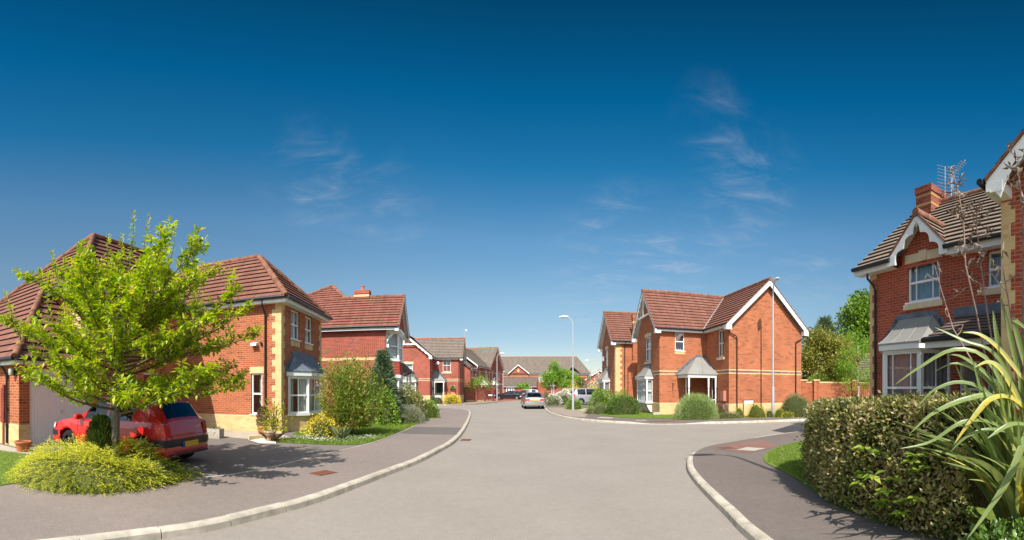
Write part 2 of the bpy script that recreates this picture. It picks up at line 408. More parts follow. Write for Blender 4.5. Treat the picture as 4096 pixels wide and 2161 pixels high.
BLACKP = plain('black_plastic', (.018, .019, .022), .4, .4); LEAD = plain('grey_lead', (.25, .245, .222), .65, .3, var=.08, scale=2)
LEADD = plain('dark_lead', (.12, .14, .17), .6, .4, var=.3, scale=4); STONE = plain('cream_stone', (.62, .50, .33), .8, .2, var=.1)
GLASS = glassmat('window_glass', base=.10); CARGLASS = glassmat('car_glass', (.13, .155, .165), .9, .07)
DRAPE = plain('pale_curtain', (.66, .66, .60), .9, .1); DRAPEB = plain('blue_blind', (.30, .42, .50), .8, .2); NET = plain('pale_net', (.75, .75, .73), .9, .1)
DRAPEG = plain('lilac_curtain', (.42, .38, .38), .9, .1)
TERRA = plain('terracotta', (.46, .15, .065), .85, .2, var=.15); CONC = plain('concrete', (.42, .38, .31), .9, .2, var=.15, scale=9, bump=.3)
KERB = plain('kerb_concrete', (.46, .41, .33), .9, .2, var=.26, scale=5, bump=.4, bscale=60)
GALV = plain('galvanised_steel', (.46, .48, .50), .45, .5, metal=.3, var=.08); ALU = plain('aluminium', (.6, .6, .6), .35, .5, metal=.8)
ROAD = asphalt('road_asphalt', (.305, .266, .228)); PAVE = asphalt('pavement_asphalt', (.25, .203, .178)); DRIVE = asphalt('drive_asphalt', (.20, .172, .152)); PATCH = asphalt('patched_asphalt', (.15, .132, .118)); PAVER = asphalt('near_pavement_asphalt', (.175, .145, .127)); PAVEG = asphalt('sandy_pavement', (.33, .26, .205))
BLOCK = brick('red_block_paving', (.42, .13, .075), (.34, .10, .065), (.2, .14, .11), bw=.2, bh=.1)
TACT = brick('red_tactile_paving', (.25, .135, .105), (.21, .115, .09), (.16, .12, .10), bw=.4, bh=.4)
SLABS = brick('paving_slabs', (.46, .40, .32), (.40, .35, .28), (.22, .19, .15), bw=.6, bh=.45, msize=.02)
RUST = plain('rusty_iron', (.17, .065, .04), .8, .3, var=.3, scale=20); SOIL = plain('soil', (.10, .075, .05), 1, .1, var=.3, scale=12, bump=.8, bscale=40)
GRASSB = plain('turf', (.14, .20, .035), 1, .1, var=.35, scale=9, bump=.8, bscale=80)
EARTH = plain('meadow_ground', (.13, .15, .05), 1, .1, var=.3, scale=.3)
BARK = plain('grey_bark', (.17, .145, .12), .9, .2, var=.35, scale=22, bump=.8, bscale=50); TWIG = plain('brown_twig', (.15, .10, .065), .8, .2, var=.25, scale=20)
BIRCHB = plain('birch_bark', (.62, .58, .52), .8, .2, var=.35, scale=9)
WOODF = plain('weathered_fence_wood', (.34, .27, .19), .9, .2, var=.2); WOODR = plain('red_stained_wood', (.20, .045, .028), .7, .3, var=.2, scale=4)
RUBBER = plain('tyre_rubber', (.014, .014, .015), .85, .3); ALLOY = plain('alloy_rim', (.55, .55, .56), .3, .5, metal=.7); DKALLOY = plain('dark_alloy', (.05, .05, .055), .3, .5, metal=.6)
REDLENS = plain('red_lamp_lens', (.50, .018, .015), .15, .6, var=.05); CLEARLENS = plain('clear_lamp_lens', (.7, .72, .74), .1, .7, var=.05); PLATEY = plain('yellow_plate', (.75, .43, .02), .4, .4, var=.03)
SEATM = plain('beige_seat', (.52, .46, .36), .8, .2); BLUEBAND = plain('blue_band', (.02, .08, .35), .4, .4)
GREEND = plain('green_door_paint', (.012, .05, .038), .3, .5); PINKBOX = plain('terracotta_box', (.50, .20, .14), .6, .3, var=.05)
SIGNW = plain('white_sign_plate', (.78, .79, .78), .4, .4, var=.03)
# ------------------------------------------------------------------ the setting
GZ = 0.10            # pavements and gardens stand a kerb above the road
def smooth_line(pts, step=.25):
    """Catmull-Rom through 2D points, resampled."""
    P = [Vector((p[0], p[1])) for p in pts]
    P = [P[0] * 2 - P[1]] + P + [P[-1] * 2 - P[-2]]
    out = []
    for i in range(1, len(P) - 2):
        a, b, c, d = P[i - 1], P[i], P[i + 1], P[i + 2]
        n = max(2, int((c - b).length / step))
        for k in range(n):
            t = k / n
            q = .5 * ((2 * b) + (c - a) * t + (2 * a - 5 * b + 4 * c - d) * t * t + (3 * b - a - 3 * c + d) * t ** 3)
            out.append((q.x, q.y))
    out.append((P[-2].x, P[-2].y))
    return out
def offset_line(L, d):
    out = []
    for i in range(len(L)):
        a, b = L[max(i - 1, 0)], L[min(i + 1, len(L) - 1)]
        t = Vector((b[0] - a[0], b[1] - a[1])); t.normalize()
        out.append((L[i][0] - t.y * d, L[i][1] + t.x * d))
    return out
def structure(name, mb, mats, smooth=None):
    return tag(mb.build(name, mats, smooth=smooth), kind='structure')
def kerb(name, L, width=.135, h=.105, stone=.915, low=None, seed=1):
    """Kerb stones laid along L; the road lies on the right of the direction of travel, the pavement on the left."""
    m = MB(); rr = random.Random(seed)
    D = [0]
    for a, b in zip(L, L[1:]): D.append(D[-1] + math.hypot(b[0] - a[0], b[1] - a[1]))
    def at(s):
        s = min(max(s, 0), D[-1])
        for i in range(len(D) - 1):
            if D[i + 1] >= s:
                t = (s - D[i]) / max(1e-6, D[i + 1] - D[i]); a, b = L[i], L[i + 1]
                tx, ty = b[0] - a[0], b[1] - a[1]; l = math.hypot(tx, ty) or 1
                return (a[0] + tx * t, a[1] + ty * t, -ty / l, tx / l)
    s = 0.0
    while s < D[-1] - .05:
        e = min(s + stone, D[-1]); n = 4; rows = []
        dz = rr.uniform(-.004, .004)
        for k in range(n + 1):
            q = s + .007 + (e - s - .014) * k / n
            x, y, nx, ny = at(q)
            hh = h + dz
            if low:
                f = low(x, y); hh = .018 + (h - .018) * f
            prof = [(0, -.03), (.012, max(hh - .03, .004)), (.034, hh - .006), (.05, hh), (width, hh), (width, -.03)]
            rows.append([(x + nx * o, y + ny * o, z) for o, z in prof])
        m.grid(rows)
        m.poly([*rows[0]]); m.poly(list(reversed(rows[-1])))
        s = e
    return structure(name, m, KERB, smooth=30)

m = MB(); m.poly([(-600, -300, -.06), (600, -300, -.06), (600, 1500, -.06), (-600, 1500, -.06)]); structure('ground', m, EARTH)
m = MB(); m.poly([(-70, -25, 0), (70, -25, 0), (70, 130, 0), (-70, 130, 0)]); structure('road', m, ROAD)

kerbL = smooth_line([(-4.1, -5), (-4.0, -1.5), (-3.92, .4), (-3.84, 1.5), (-3.70, 2.32), (-3.50, 3.0), (-3.24, 3.65), (-2.98, 4.61), (-2.73, 5.49), (-2.37, 7.54), (-2.06, 9.22), (-1.88, 10.92), (-1.75, 12.99), (-1.87, 16.82), (-2.35, 24), (-3.0, 30.5), (-3.75, 33.2), (-5.2, 34.9), (-7.5, 36.0), (-14, 37.8), (-40, 42)])
edgeL = smooth_line([(-9.0, -1.5), (-7.2, 2.0), (-5.6, 4.2), (-4.78, 5.94), (-4.51, 7.15), (-4.41, 8.24), (-4.29, 9.27), (-3.98, 11.48), (-3.95, 14.11), (-4.10, 17.84), (-4.54, 23.52), (-5.1, 30.0), (-6.3, 32.6), (-8.5, 33.8), (-14, 35.2), (-40, 39.4)])
kerb('kerb', kerbL, seed=3)
inner = offset_line(kerbL, .135)
m = MB()
m.prism(inner + list(reversed(edgeL)), -.03, GZ); structure('pavement', m, PAVE)
m = MB(); L2 = offset_line(edgeL, .05)
m.grid([[(*a, GZ - .02), (*a, GZ + .008), (*b, GZ + .008), (*b, GZ - .02)] for a, b in zip(edgeL, L2)]); structure('path_edging', m, KERB)
m = MB(); m.prism(list(L2) + [(-60, 42), (-60, -6), (-12, -6)], -.03, GZ); structure('driveway', m, DRIVE)
m = MB(); m.poly([(-3.90, 14.4, GZ + .004), (-1.78 - .12, 14.38, GZ + .004), (-1.95 - .03, 17.0, GZ + .004), (-4.02, 17.1, GZ + .004)]); structure('pavement_patch', m, PATCH)
# lawns on the left
grassL1 = smooth_line([(-6.45, 11.75), (-6.75, 10.75), (-6.0, 10.62), (-5.1, 10.75), (-4.4, 10.95), (-4.07, 11.5), (-3.99, 12.8), (-4.02, 14.11), (-4.15, 17.84), (-4.6, 23.5), (-5.15, 30.0)])
m = MB(); m.poly([(*p, GZ + .012) for p in grassL1] + [(-9, 30.0, GZ + .012), (-8.6, 20, GZ + .012), (-7.2, 12.7, GZ + .012)]); structure('lawn', m, GRASSB)
lawn0 = [(-6.3, 2.2), (-6.5, 3.0), (-7.2, 3.3), (-8.9, 4.35), (-10.2, 3.75), (-11.5, 3.55), (-12, -2)]
m = MB(); m.prism(lawn0, GZ - .02, GZ + .012); structure('lawn', m, GRASSB)
m = MB(); m.poly([(-10.35, 4.35, GZ + .006), (-9.0, 4.5, GZ + .006), (-8.85, 4.3, GZ + .006), (-10.1, 3.7, GZ + .006), (-11.6, 3.45, GZ + .006), (-11.6, 4.2, GZ + .006)]); structure('path', m, CONC)
# slabs before the nearest house, pale gravel by the urn
m = MB(); m.poly([(-10.9, 12.3, GZ + .005), (-7.75, 12.75, GZ + .005), (-6.6, 11.7, GZ + .005), (-6.9, 10.75, GZ + .005), (-8.8, 10.75, GZ + .005), (-10.9, 11.0, GZ + .005)]); structure('paved_path', m, SLABS)
# ---- right side, near corner
kerbR = smooth_line([(60, 19.5), (30, 15.4), (16, 13.1), (10.25, 12.32), (8.52, 11.96), (6.41, 11.15), (5.12, 10.5), (4.21, 9.48), (3.52, 8.09), (3.15, 6.97), (2.85, 5.75), (2.63, 4.74), (2.45, 3.96), (2.2, 2), (2.0, -2), (2.0, -8)])
def lowR(x, y):
    d = math.hypot(x - 5.6, y - 10.8); return min(1, max(0, (d - .9) / 1.2))
kerb('kerb', kerbR, low=lowR, seed=5)
innerR = offset_line(kerbR, .135)
m = MB(); m.prism(innerR + [(40, -8), (60, 10)], -.03, GZ); structure('pavement', m, PAVER)
grassR = smooth_line([(14, 11.0), (10.5, 10.55), (8.27, 9.92), (6.96, 9.42), (5.77, 8.47), (5.06, 7.47), (4.82, 6.61), (4.45, 5.5), (3.95, 4.2), (3.75, 2.6), (3.7, -2), (3.8, -8)])
m = MB(); m.poly([(*p, GZ + .012) for p in grassR] + [(30, -8, GZ + .012), (30, 13, GZ + .012)]); structure('lawn', m, GRASSB)
m = MB(); m.poly([(5.05, 9.95, GZ + .005), (5.45, 8.75, GZ + .005), (6.75, 9.35, GZ + .005), (7.2, 10.7, GZ + .005), (6.3, 10.75, GZ + .005)]); structure('tactile_paving', m, TACT)
m = MB(); m.poly([(5.45, 9.35, GZ + .010), (5.75, 8.95, GZ + .010), (6.25, 9.2, GZ + .010), (5.95, 9.65, GZ + .010)]); tag(m.build('access_cover', CONC), 'concrete access cover in the near right pavement beside the red paving', 'access cover')
# ---- right side, far corner with the big gabled house
kerbF = smooth_line([(4.3, 60), (3.6, 50), (3.05, 42), (2.75, 36), (2.55, 31.5), (2.59, 28.0), (2.95, 24.4), (3.75, 21.9), (4.8, 20.25), (5.8, 19.4), (6.9, 18.75), (8.57, 18.27), (10.07, 17.83), (12.09, 17.47), (14.28, 17.2), (17, 17.3), (22, 17.9), (34, 20), (60, 25)])
def lowF(x, y):
    d = math.hypot(x - 7.1, y - 18.6); return min(1, max(0, (d - .8) / 1.2))
kerb('kerb', kerbF, low=lowF, seed=9)
innerF = offset_line(kerbF, .135)
m = MB(); m.prism(innerF + [(70, 60), (30, 90)], -.03, GZ); structure('pavement', m, PAVER)
m = MB(); m.poly([(2.80, 31.5, GZ + .004), (2.9, 36, GZ + .004), (5.6, 36, GZ + .004), (6.2, 30.0, GZ + .004), (4.55, 25.6, GZ + .004), (4.05, 23.2, GZ + .004), (3.3, 24.0, GZ + .004), (2.74, 28, GZ + .004)]); structure('pavement', m, PAVEG)
m = MB(); m.poly([(6.35, 19.35, GZ + .005), (8.0, 18.6, GZ + .005), (8.35, 19.4, GZ + .005), (7.2, 19.9, GZ + .005)]); structure('tactile_paving', m, TACT)
m = MB(); m.poly([(6.0, 20.1, GZ + .006), (6.5, 19.9, GZ + .006), (6.65, 20.3, GZ + .006), (6.15, 20.5, GZ + .006)]); tag(m.build('access_cover', CONC), 'small concrete access cover in the far pavement left of the red paving', 'access cover')
m = MB(); m.poly([(4.55, 22.6, GZ + .005), (5.2, 21.9, GZ + .005), (5.5, 22.5, GZ + .005), (4.9, 23.2, GZ + .005)]); tag(m.build('access_cover', CONC), 'concrete access cover in the far pavement by the silvery mound plants', 'access cover')
grassF = smooth_line([(4.9, 27.5), (5.3, 24.6), (6.0, 22.6), (7.0, 21.5), (8.0, 21.1), (8.9, 21.3), (9.4, 21.9)])
m = MB(); m.poly([(*p, GZ + .012) for p in grassF] + [(9.2, 24.2, GZ + .012), (8.75, 24.4, GZ + .012), (8.6, 27.5, GZ + .012)]); structure('lawn', m, GRASSB)
m = MB(); m.poly([(9.4, 21.9, GZ + .010), (9.7, 21.2, GZ + .010), (12, 20.8, GZ + .010), (14.0, 20.0, GZ + .010), (16.6, 19.6, GZ + .010), (18, 19.8, GZ + .010), (17.6, 21.0, GZ + .010), (12.0, 21.2, GZ + .010), (11.8, 24.3, GZ + .010), (9.2, 24.3, GZ + .010)]); structure('planting_bed', m, SOIL)
m = MB(); m.poly([(4.9, 34, GZ + .008), (9, 33.5, GZ + .008), (9, 27.5, GZ + .008), (5.2, 28.5, GZ + .008)]); structure('gravel_strip', m, plain('pale_gravel', (.52, .45, .36), 1, .1, var=.35, scale=60, bump=.8, bscale=90))
# ---- far side of the left turning
kerb3 = smooth_line([(-40, 48.5), (-14, 43.6), (-7.82, 43.1), (-6.0, 43.5), (-4.5, 45.0), (-3.4, 48), (-2.3, 52), (-.9, 56.2), (2, 60.5), (7, 64)])
kerb('kerb', list(reversed(kerb3)), seed=11)
inner3 = offset_line(list(reversed(kerb3)), .135)
m = MB(); m.prism(inner3 + [(-40, 110), (10, 110)], -.03, GZ); structure('pavement', m, PAVEG)
m = MB(); m.poly([(-8.6, 44.6, GZ + .012), (-6.4, 44.3, GZ + .012), (-5.35, 45.4, GZ + .012), (-5.7, 46.6, GZ + .012), (-8.6, 46.4, GZ + .012)]); structure('lawn', m, GRASSB)
m = MB(); m.poly([(-7.3, 46.5, GZ + .016), (-6.7, 46.6, GZ + .016), (-5.0, 44.9, GZ + .016), (-5.5, 44.6, GZ + .016)]); structure('path', m, CONC)
m = MB(); m.poly([(-3.2, 55.5, GZ + .005), (-1.55, 55.6, GZ + .005), (1.9, 60.8, GZ + .005), (7, 64.2, GZ + .005), (12, 80, GZ + .005), (-6, 80, GZ + .005)]); structure('block_paving', m, BLOCK)
# ironwork let into the ground
m = MB(); m.box(-.24, .24, -.16, .16, 0, .006); 
for i in range(6): m.box(-.2, .2, -.13 + i * .048, -.11 + i * .048, .006, .011)
o = m.build('drain_grate', RUST); o.location = (-1.5, 13.75, .001); o.rotation_euler = (0, 0, R(88)); tag(o, 'rusty drain grate in the road beside the left kerb', 'drain')
m = MB(); m.box(-.22, .22, -.16, .16, 0, .006); m.box(-.19, .19, -.13, .13, .006, .009)
o = m.build('manhole_cover', RUST); o.location = (-3.38, 7.1, GZ + .001); o.rotation_euler = (0, 0, R(70)); tag(o, 'small rusty manhole cover in the left pavement at the edge of the tree shadow', 'manhole cover')
# ------------------------------------------------------------------ house kit
class Wall:
    """A wall seen from outside: u runs left to right, d outward, z up (local to the house)."""
    def __init__(s, o, ang): s.o = o; a = R(ang); s.t = (math.cos(a), math.sin(a)); s.n = (math.sin(a), -math.cos(a)); s.ang = ang
    def __call__(s, u, d, z): return (s.o[0] + s.t[0] * u + s.n[0] * d, s.o[1] + s.t[1] * u + s.n[1] * d, z)
    def sub(s, u, d, ang):
        p = s(u, d, 0); return Wall((p[0], p[1]), s.ang + ang)
def wall_faces(m, W, L, z0, z1, holes=(), rev=.09, u0=0.0, top=None):
    """Brick face from u0 to L with openings (and their reveals); top: optional extra polygon (gable)."""
    m.T = W
    us = sorted({u0, L, *[h[0] for h in holes], *[h[1] for h in holes]})
    zs = sorted({z0, z1, *[h[2] for h in holes], *[h[3] for h in holes]})
    for i in range(len(us) - 1):
        for k in range(len(zs) - 1):
            cu, cz = (us[i] + us[i + 1]) / 2, (zs[k] + zs[k + 1]) / 2
            if any(h[0] < cu < h[1] and h[2] < cz < h[3] for h in holes): continue
            m.poly([(us[i], 0, zs[k]), (us[i + 1], 0, zs[k]), (us[i + 1], 0, zs[k + 1]), (us[i], 0, zs[k + 1])])
    for a, b, c, d in holes:
        m.poly([(a, 0, c), (a, -rev, c), (a, -rev, d), (a, 0, d)]); m.poly([(b, -rev, c), (b, 0, c), (b, 0, d), (b, -rev, d)])
        m.poly([(a, 0, c), (b, 0, c), (b, -rev, c), (a, -rev, c)]); m.poly([(a, -rev, d), (b, -rev, d), (b, 0, d), (a, 0, d)])
    if top: m.poly([(u, 0, z) for u, z in top])
    m.T = None
def window(parent, W, u0, u1, z0, z1, cols=2, rows=1, sash=True, sill=True, curtain='net', rec=.06, name='window', fr=.055, lintel=None, stone_sill=False, host=None):
    m = MB(W); d0, d1 = -rec - .05, -rec
    m.box(u0, u0 + fr, -d1 * -1 - .05, d1, z0, z1); m.box(u1 - fr, u1, d0, d1, z0, z1)
    m.box(u0 + fr, u1 - fr, d0, d1, z0, z0 + fr); m.box(u0 + fr, u1 - fr, d0, d1, z1 - fr, z1)
    zm = (z0 + z1) / 2
    if sash: m.box(u0 + fr, u1 - fr, d0, d1 + .012, zm - .03, zm + .03)
    segs = [(z0 + fr, zm - .03), (zm + .03, z1 - fr)] if sash else [(z0 + fr, z1 - fr)]
    cl = cols if isinstance(cols, (list, tuple)) else [i / cols for i in range(1, cols)]
    for f in cl:
        uu = u0 + fr + (u1 - u0 - 2 * fr) * f
        for a, b in segs: m.box(uu - .014, uu + .014, d0 + .01, d1 - .006, a, b)
    for a, b in segs:
        for k in range(1, rows):
            zz = a + (b - a) * k / rows; m.box(u0 + fr, u1 - fr, d0 + .012, d1 - .010, zz - .012, zz + .012)
    f = m.build(name, WHITE, parent)
    g = MB(W); g.poly([(u0 + .02, d0 + .02, z0 + .02), (u1 - .02, d0 + .02, z0 + .02), (u1 - .02, d0 + .02, z1 - .02), (u0 + .02, d0 + .02, z1 - .02)])
    g.build('pane', GLASS, host or f)
    if curtain and curtain != 'none':
        c = MB(W); cm = NET; dd = d0 - .10
        def drape(a, b, za, zb, amp=.025, wl=.09):
            n = max(6, int((b - a) / .022)); rows_ = []
            ph = rnd.random() * 6
            prof = [(a + (b - a) * i / n, dd + amp * math.sin((b - a) * i / n / wl * 6.283 + ph) + amp * .5 * math.sin((b - a) * i / n / wl * 2.9)) for i in range(n + 1)]
            c.grid([[(u, d, za) for u, d in prof], [(u, d, zb) for u, d in prof]])
        L = u1 - u0
        if curtain == 'net': drape(u0, u1, z0, z1, .012, .07)
        elif curtain == 'drapes': drape(u0, u0 + L * .36, z0, z1); drape(u1 - L * .36, u1, z0, z1); cm = DRAPE
        elif curtain == 'full': drape(u0, u1, z0, z1, .03, .11); cm = DRAPEG
        elif curtain == 'right': drape(u1 - L * .42, u1, zm - .1, z1); cm = DRAPE
        elif curtain == 'blue': drape(u0 + L * .0, u0 + L * .2, z0, z1); drape(u0 + L * .24, u1, z0, z1, .02, .10); cm = DRAPEB
        elif curtain == 'blind': c.box(u0, u1, dd - .01, dd, z0 + (z1 - z0) * .62, z1); cm = DRAPE
        c.build('curtain', cm, host or f, smooth=60)
    if sill:
        s = MB(W); s.box(u0 - .05, u1 + .05, -rec + .002, .055, z0 - .045, z0 - .002); s.build('sill', WHITE, f)
    if stone_sill:
        s = MB(W); s.box(u0 - .11, u1 + .11, -.05, .06, z0 - .20, z0 - .05); s.build('stone_sill', STONE, f)
    if lintel == 'soldier':
        s = MB(W); s.box(u0 - .06, u1 + .06, -.05, .005, z1 + .003, z1 + .24); s.build('lintel', BR_SOLD, f)
    elif lintel == 'stone':
        s = MB(W); uc = (u0 + u1) / 2
        s.box(u0 - .08, uc - .12, -.05, .02, z1 + .003, z1 + .24); s.box(uc + .12, u1 + .08, -.05, .02, z1 + .003, z1 + .24)
        s.poly([(uc - .10, .035, z1 + .003), (uc + .10, .035, z1 + .003), (uc + .14, .035, z1 + .28), (uc - .14, .035, z1 + .28)])
        s.poly([(uc - .10, -.05, z1 + .003), (uc - .10, .035, z1 + .003), (uc - .14, .035, z1 + .28), (uc - .14, -.05, z1 + .28)])
        s.poly([(uc + .10, .035, z1 + .003), (uc + .10, -.05, z1 + .003), (uc + .14, -.05, z1 + .28), (uc + .14, .035, z1 + .28)])
        s.build('lintel', STONE, f)
    return f
def clip2(poly, v, keep_above):
    out = []
    for i in range(len(poly)):
        a, b = poly[i], poly[(i + 1) % len(poly)]
        ina = a[1] >= v if keep_above else a[1] <= v; inb = b[1] >= v if keep_above else b[1] <= v
        if ina: out.append(a)
        if ina != inb:
            t = (v - a[1]) / (b[1] - a[1]); out.append((a[0] + (b[0] - a[0]) * t, v))
    return out
def roof_plane(m, poly, course=.32, lift=.048, under=True, off=0.0):
    """Tiled roof plane: overlapping courses with real steps. Materials: 0 tile, 1 course edge with gap shade painted in, 2 underside."""
    P = [Vector(p) for p in poly]
    n = Vector((0, 0, 0))
    for i in range(1, len(P) - 1): n += (P[i] - P[0]).cross(P[i + 1] - P[0])
    n.normalize()
    if n.z < 0: n = -n; P.reverse()
    sl = (Vector((0, 0, 1)) - n * n.z); sl.normalize(); ux = sl.cross(n)
    O = min(P, key=lambda p: p.z)
    Q = [((p - O).dot(ux), (p - O).dot(sl)) for p in P]
    v0, v1 = min(q[1] for q in Q), max(q[1] for q in Q)
    k = 0
    while v0 + k * course < v1 - 1e-4:
        a, b = v0 + k * course, min(v1, v0 + (k + 1) * course)
        S = clip2(clip2(Q, a, True), b, False) if k else clip2(Q, b, False)
        if len(S) >= 3:
            def W3(q): return O + ux * q[0] + sl * q[1] + n * (lift * (1 - (q[1] - a) / course) + .004 + off)
            m.poly([W3(q) for q in S], 0, uv=[(q[0], q[1]) for q in S], raw=True)
            low = [q for q in S if abs(q[1] - a) < 1e-5]
            if len(low) >= 2:
                l = min(low); r = max(low)
                A, B = W3(l), W3(r)
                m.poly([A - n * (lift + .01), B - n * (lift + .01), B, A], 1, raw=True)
        k += 1
    if under:
        m.poly([p - n * .03 for p in reversed(P)], 2, raw=True)
def ridge(m, a, b, r=.115, seg=.45, lift=.02):
    a, b = Vector(a), Vector(b); L = (b - a).length; n = max(1, round(L / seg)); d = (b - a) / L
    for i in range(n):
        p = a + d * (L * i / n + .004); q = a + d * (L * (i + 1) / n - .004)
        rr = r * (1 + .05 * math.sin(i * 2.4))
        m.tube([p + Vector((0, 0, lift)), q + Vector((0, 0, lift))], rr, 9)
def fascia(parent, pts, h=.17, proj=.0, name='fascia'):
    """pts: eave line at gutter level; a white board with a dark gutter is hung along it. outward is on the right of travel."""
    m = MB(); g = MB()
    for a, b in zip(pts, pts[1:]):
        a, b = Vector(a), Vector(b); t = (b - a); t.normalize(); nrm = Vector((t.y, -t.x, 0))
        o0, o1 = nrm * .0, nrm * -.022
        q = [a + o0, b + o0, b + o1, a + o1]
        for z0, z1 in ((-h, 0),):
            lo = [p + Vector((0, 0, z0)) for p in q]; hi = [p + Vector((0, 0, z1)) for p in q]
            m.poly([lo[0], lo[1], hi[1], hi[0]]); m.poly([lo[2], lo[3], hi[3], hi[2]]); m.poly([lo[3], lo[2], lo[1], lo[0]])
            m.poly([lo[1], lo[2], hi[2], hi[1]]); m.poly([lo[3], lo[0], hi[0], hi[3]])
        g.tube([a + nrm * .072 + Vector((0, 0, -.005)), b + nrm * .072 + Vector((0, 0, -.005))], .062, 8)
        L = (b - a).length
        for k in range(1, int(L / .9) + 1):
            c = a + t * (k * .9) + nrm * .072 + Vector((0, 0, -.005))
            if k * .9 < L: g.tube([c - t * .02, c + t * .02], .064, 8)
    f = m.build(name, WPAINT, parent); g.build('gutter', BLACKP, parent, smooth=50)
    return f
def soffit(parent, polys):
    for p in polys:
        m = MB(); m.poly(p); m.build('soffit', WPAINT, parent)
def downpipe(parent, W, u, z0, z1, swan=None, mat=None, d=.06):
    m = MB(W); pts = [(u, d, z0), (u, d, z1)]
    if swan: pts += [(u + swan[0] * .2, d + .06, z1 + .12), (u + swan[0], d + swan[1], z1 + .30), (u + swan[0], d + swan[1], z1 + .48)]
    m.tube(pts, .036, 8)
    for z in (z0 + .5, (z0 + z1) / 2, z1 - .05): m.tube([(u, d, z - .03), (u, d, z + .03)], .046, 8)
    return m.build('downpipe', mat or BLACKP, parent, smooth=50)
def gable_board(parent, W, ul, uc, ur, zl, zc, zr, d, width=.20, scal=0.0, nsc=7, thick=.028, foot=0.0, foot_h=.25, name='bargeboard', dark_edge=True, footw=.34, concave=False):
    """White boards along both slopes of a gable at distance d in front of the wall."""
    m = MB(W)
    for (ua, za, ub, zb, sg) in ((ul, zl, uc, zc, 1), (ur, zr, uc, zc, -1)):
        L = math.hypot(ub - ua, zb - za); tx, tz = (ub - ua) / L, (zb - za) / L
        px, pz = (tz * sg, -tx * sg)       # towards the inside of the gable, downward
        if pz > 0: px, pz = -px, -pz
        N = nsc * 8 if scal else 1
        up, lo = [], []
        for i in range(N + 1):
            f = i / N; sn = abs(math.sin(math.pi * nsc * f)); wdt = width + (scal * ((1 - sn) if concave else sn) if scal else 0)
            up.append((ua + tx * L * f, za + tz * L * f))
            # vertical drop keeps the two boards meeting on the centre line
            x = up[-1][0] + px * wdt; z = up[-1][1] + pz * wdt
            if (x - uc) * sg > 0: x = uc; z = up[-1][1] - wdt / max(.2, abs(tx))
            lo.append((x, z))
        lo[-1] = (uc, zc - (width + 0) / max(.3, abs(tx)))
        for i in range(N):
            q = [up[i], up[i + 1], lo[i + 1], lo[i]]
            m.poly([(u, d, z) for u, z in q]); m.poly([(u, d - thick, z) for u, z in reversed(q)])
            m.poly([(lo[i][0], d, lo[i][1]), (lo[i + 1][0], d, lo[i + 1][1]), (lo[i + 1][0], d - thick, lo[i + 1][1]), (lo[i][0], d - thick, lo[i][1])])
        m.poly([(up[0][0], d, up[0][1]), (lo[0][0], d, lo[0][1]), (lo[0][0], d - thick, lo[0][1]), (up[0][0], d - thick, up[0][1])])
        if foot:     # boxed end of the eaves
            a0, a1 = (ua, ua + footw) if sg > 0 else (ua - footw, ua)
            m.box(a0, a1, d - foot, d + .004, za - foot_h, za - .03)
    o = m.build(name, WPAINT, parent)
    if dark_edge:
        v = MB(W)
        for (ua, za, ub, zb, sg) in ((ul, zl, uc, zc, 1), (ur, zr, uc, zc, -1)):
            n = max(2, int(math.hypot(ub - ua, zb - za) / .32))
            for i in range(n):
                f0, f1 = i / n, (i + 1) / n
                a = (ua + (ub - ua) * f0, za + (zb - za) * f0); b = (ua + (ub - ua) * f1, za + (zb - za) * f1)
                v.poly([(a[0], d + .035, a[1] + .005), (b[0], d + .035, b[1] + .005), (b[0], d + .035, b[1] + .045), (a[0], d + .035, a[1] + .075)])
                v.poly([(a[0], d + .035, a[1] + .005), (b[0], d + .035, b[1] + .005), (b[0], d - .05, b[1] + .005), (a[0], d - .05, a[1] + .005)])
                v.poly([(a[0], d + .035, a[1] + .075), (b[0], d + .035, b[1] + .045), (b[0], d - .05, b[1] + .045), (a[0], d - .05, a[1] + .075)])
        v.build('verge_tiles', RIDGE, o)
    return o
def quoins(parent, Wl, Wr, ul, z0, z1, mat=None, block=.225, a=.36, b=.23, ur=0.0):
    """Toothed corner blocks: Wl ends at ul on the left face, Wr starts at ur on the right face."""
    m = MB(); z = z0; k = 0
    while z < z1 - .01:
        e = min(z + block, z1); la, lb = (a, b) if k % 2 == 0 else (b, a * .9)
        if Wl:
            m.T = Wl; m.poly([(ul - la, .004, z), (ul + .004, .004, z), (ul + .004, .004, e), (ul - la, .004, e)])
        if Wr:
            m.T = Wr; m.poly([(ur - .004, .004, z), (ur + lb, .004, z), (ur + lb, .004, e), (ur - .004, .004, e)])
        z = e; k += 1
    m.T = None
    return m.build('quoins', mat or BR_YE, parent)
def plinth(parent, runs, z1=.66, d=.022, mat=None, z0=-.05):
    for W, a, b in runs:
        m = MB(W)
        m.poly([(a, d, z0), (b, d, z0), (b, d, z1), (a, d, z1)]); m.poly([(a, d, z1), (b, d, z1), (b, 0, z1 + .03), (a, 0, z1 + .03)])
        m.build('plinth', mat or BR_YE, parent)
def band(parent, runs, z=2.5, h=.26, dent=True):
    m = MB()
    for W, a, b in runs:
        m.T = W
        if dent:
            for z0, z1, mt in ((z, z + .07, 0), (z + .07, z + h - .07, 1), (z + h - .07, z + h, 0)):
                m.poly([(a, .005, z0), (b, .005, z0), (b, .005, z1), (a, .005, z1)], mt)
        else: m.poly([(a, .005, z), (b, .005, z), (b, .005, z + h), (a, .005, z + h)], 0)
    m.T = None
    return m.build('brick_band', [BR_YE, BR_DENT], parent)
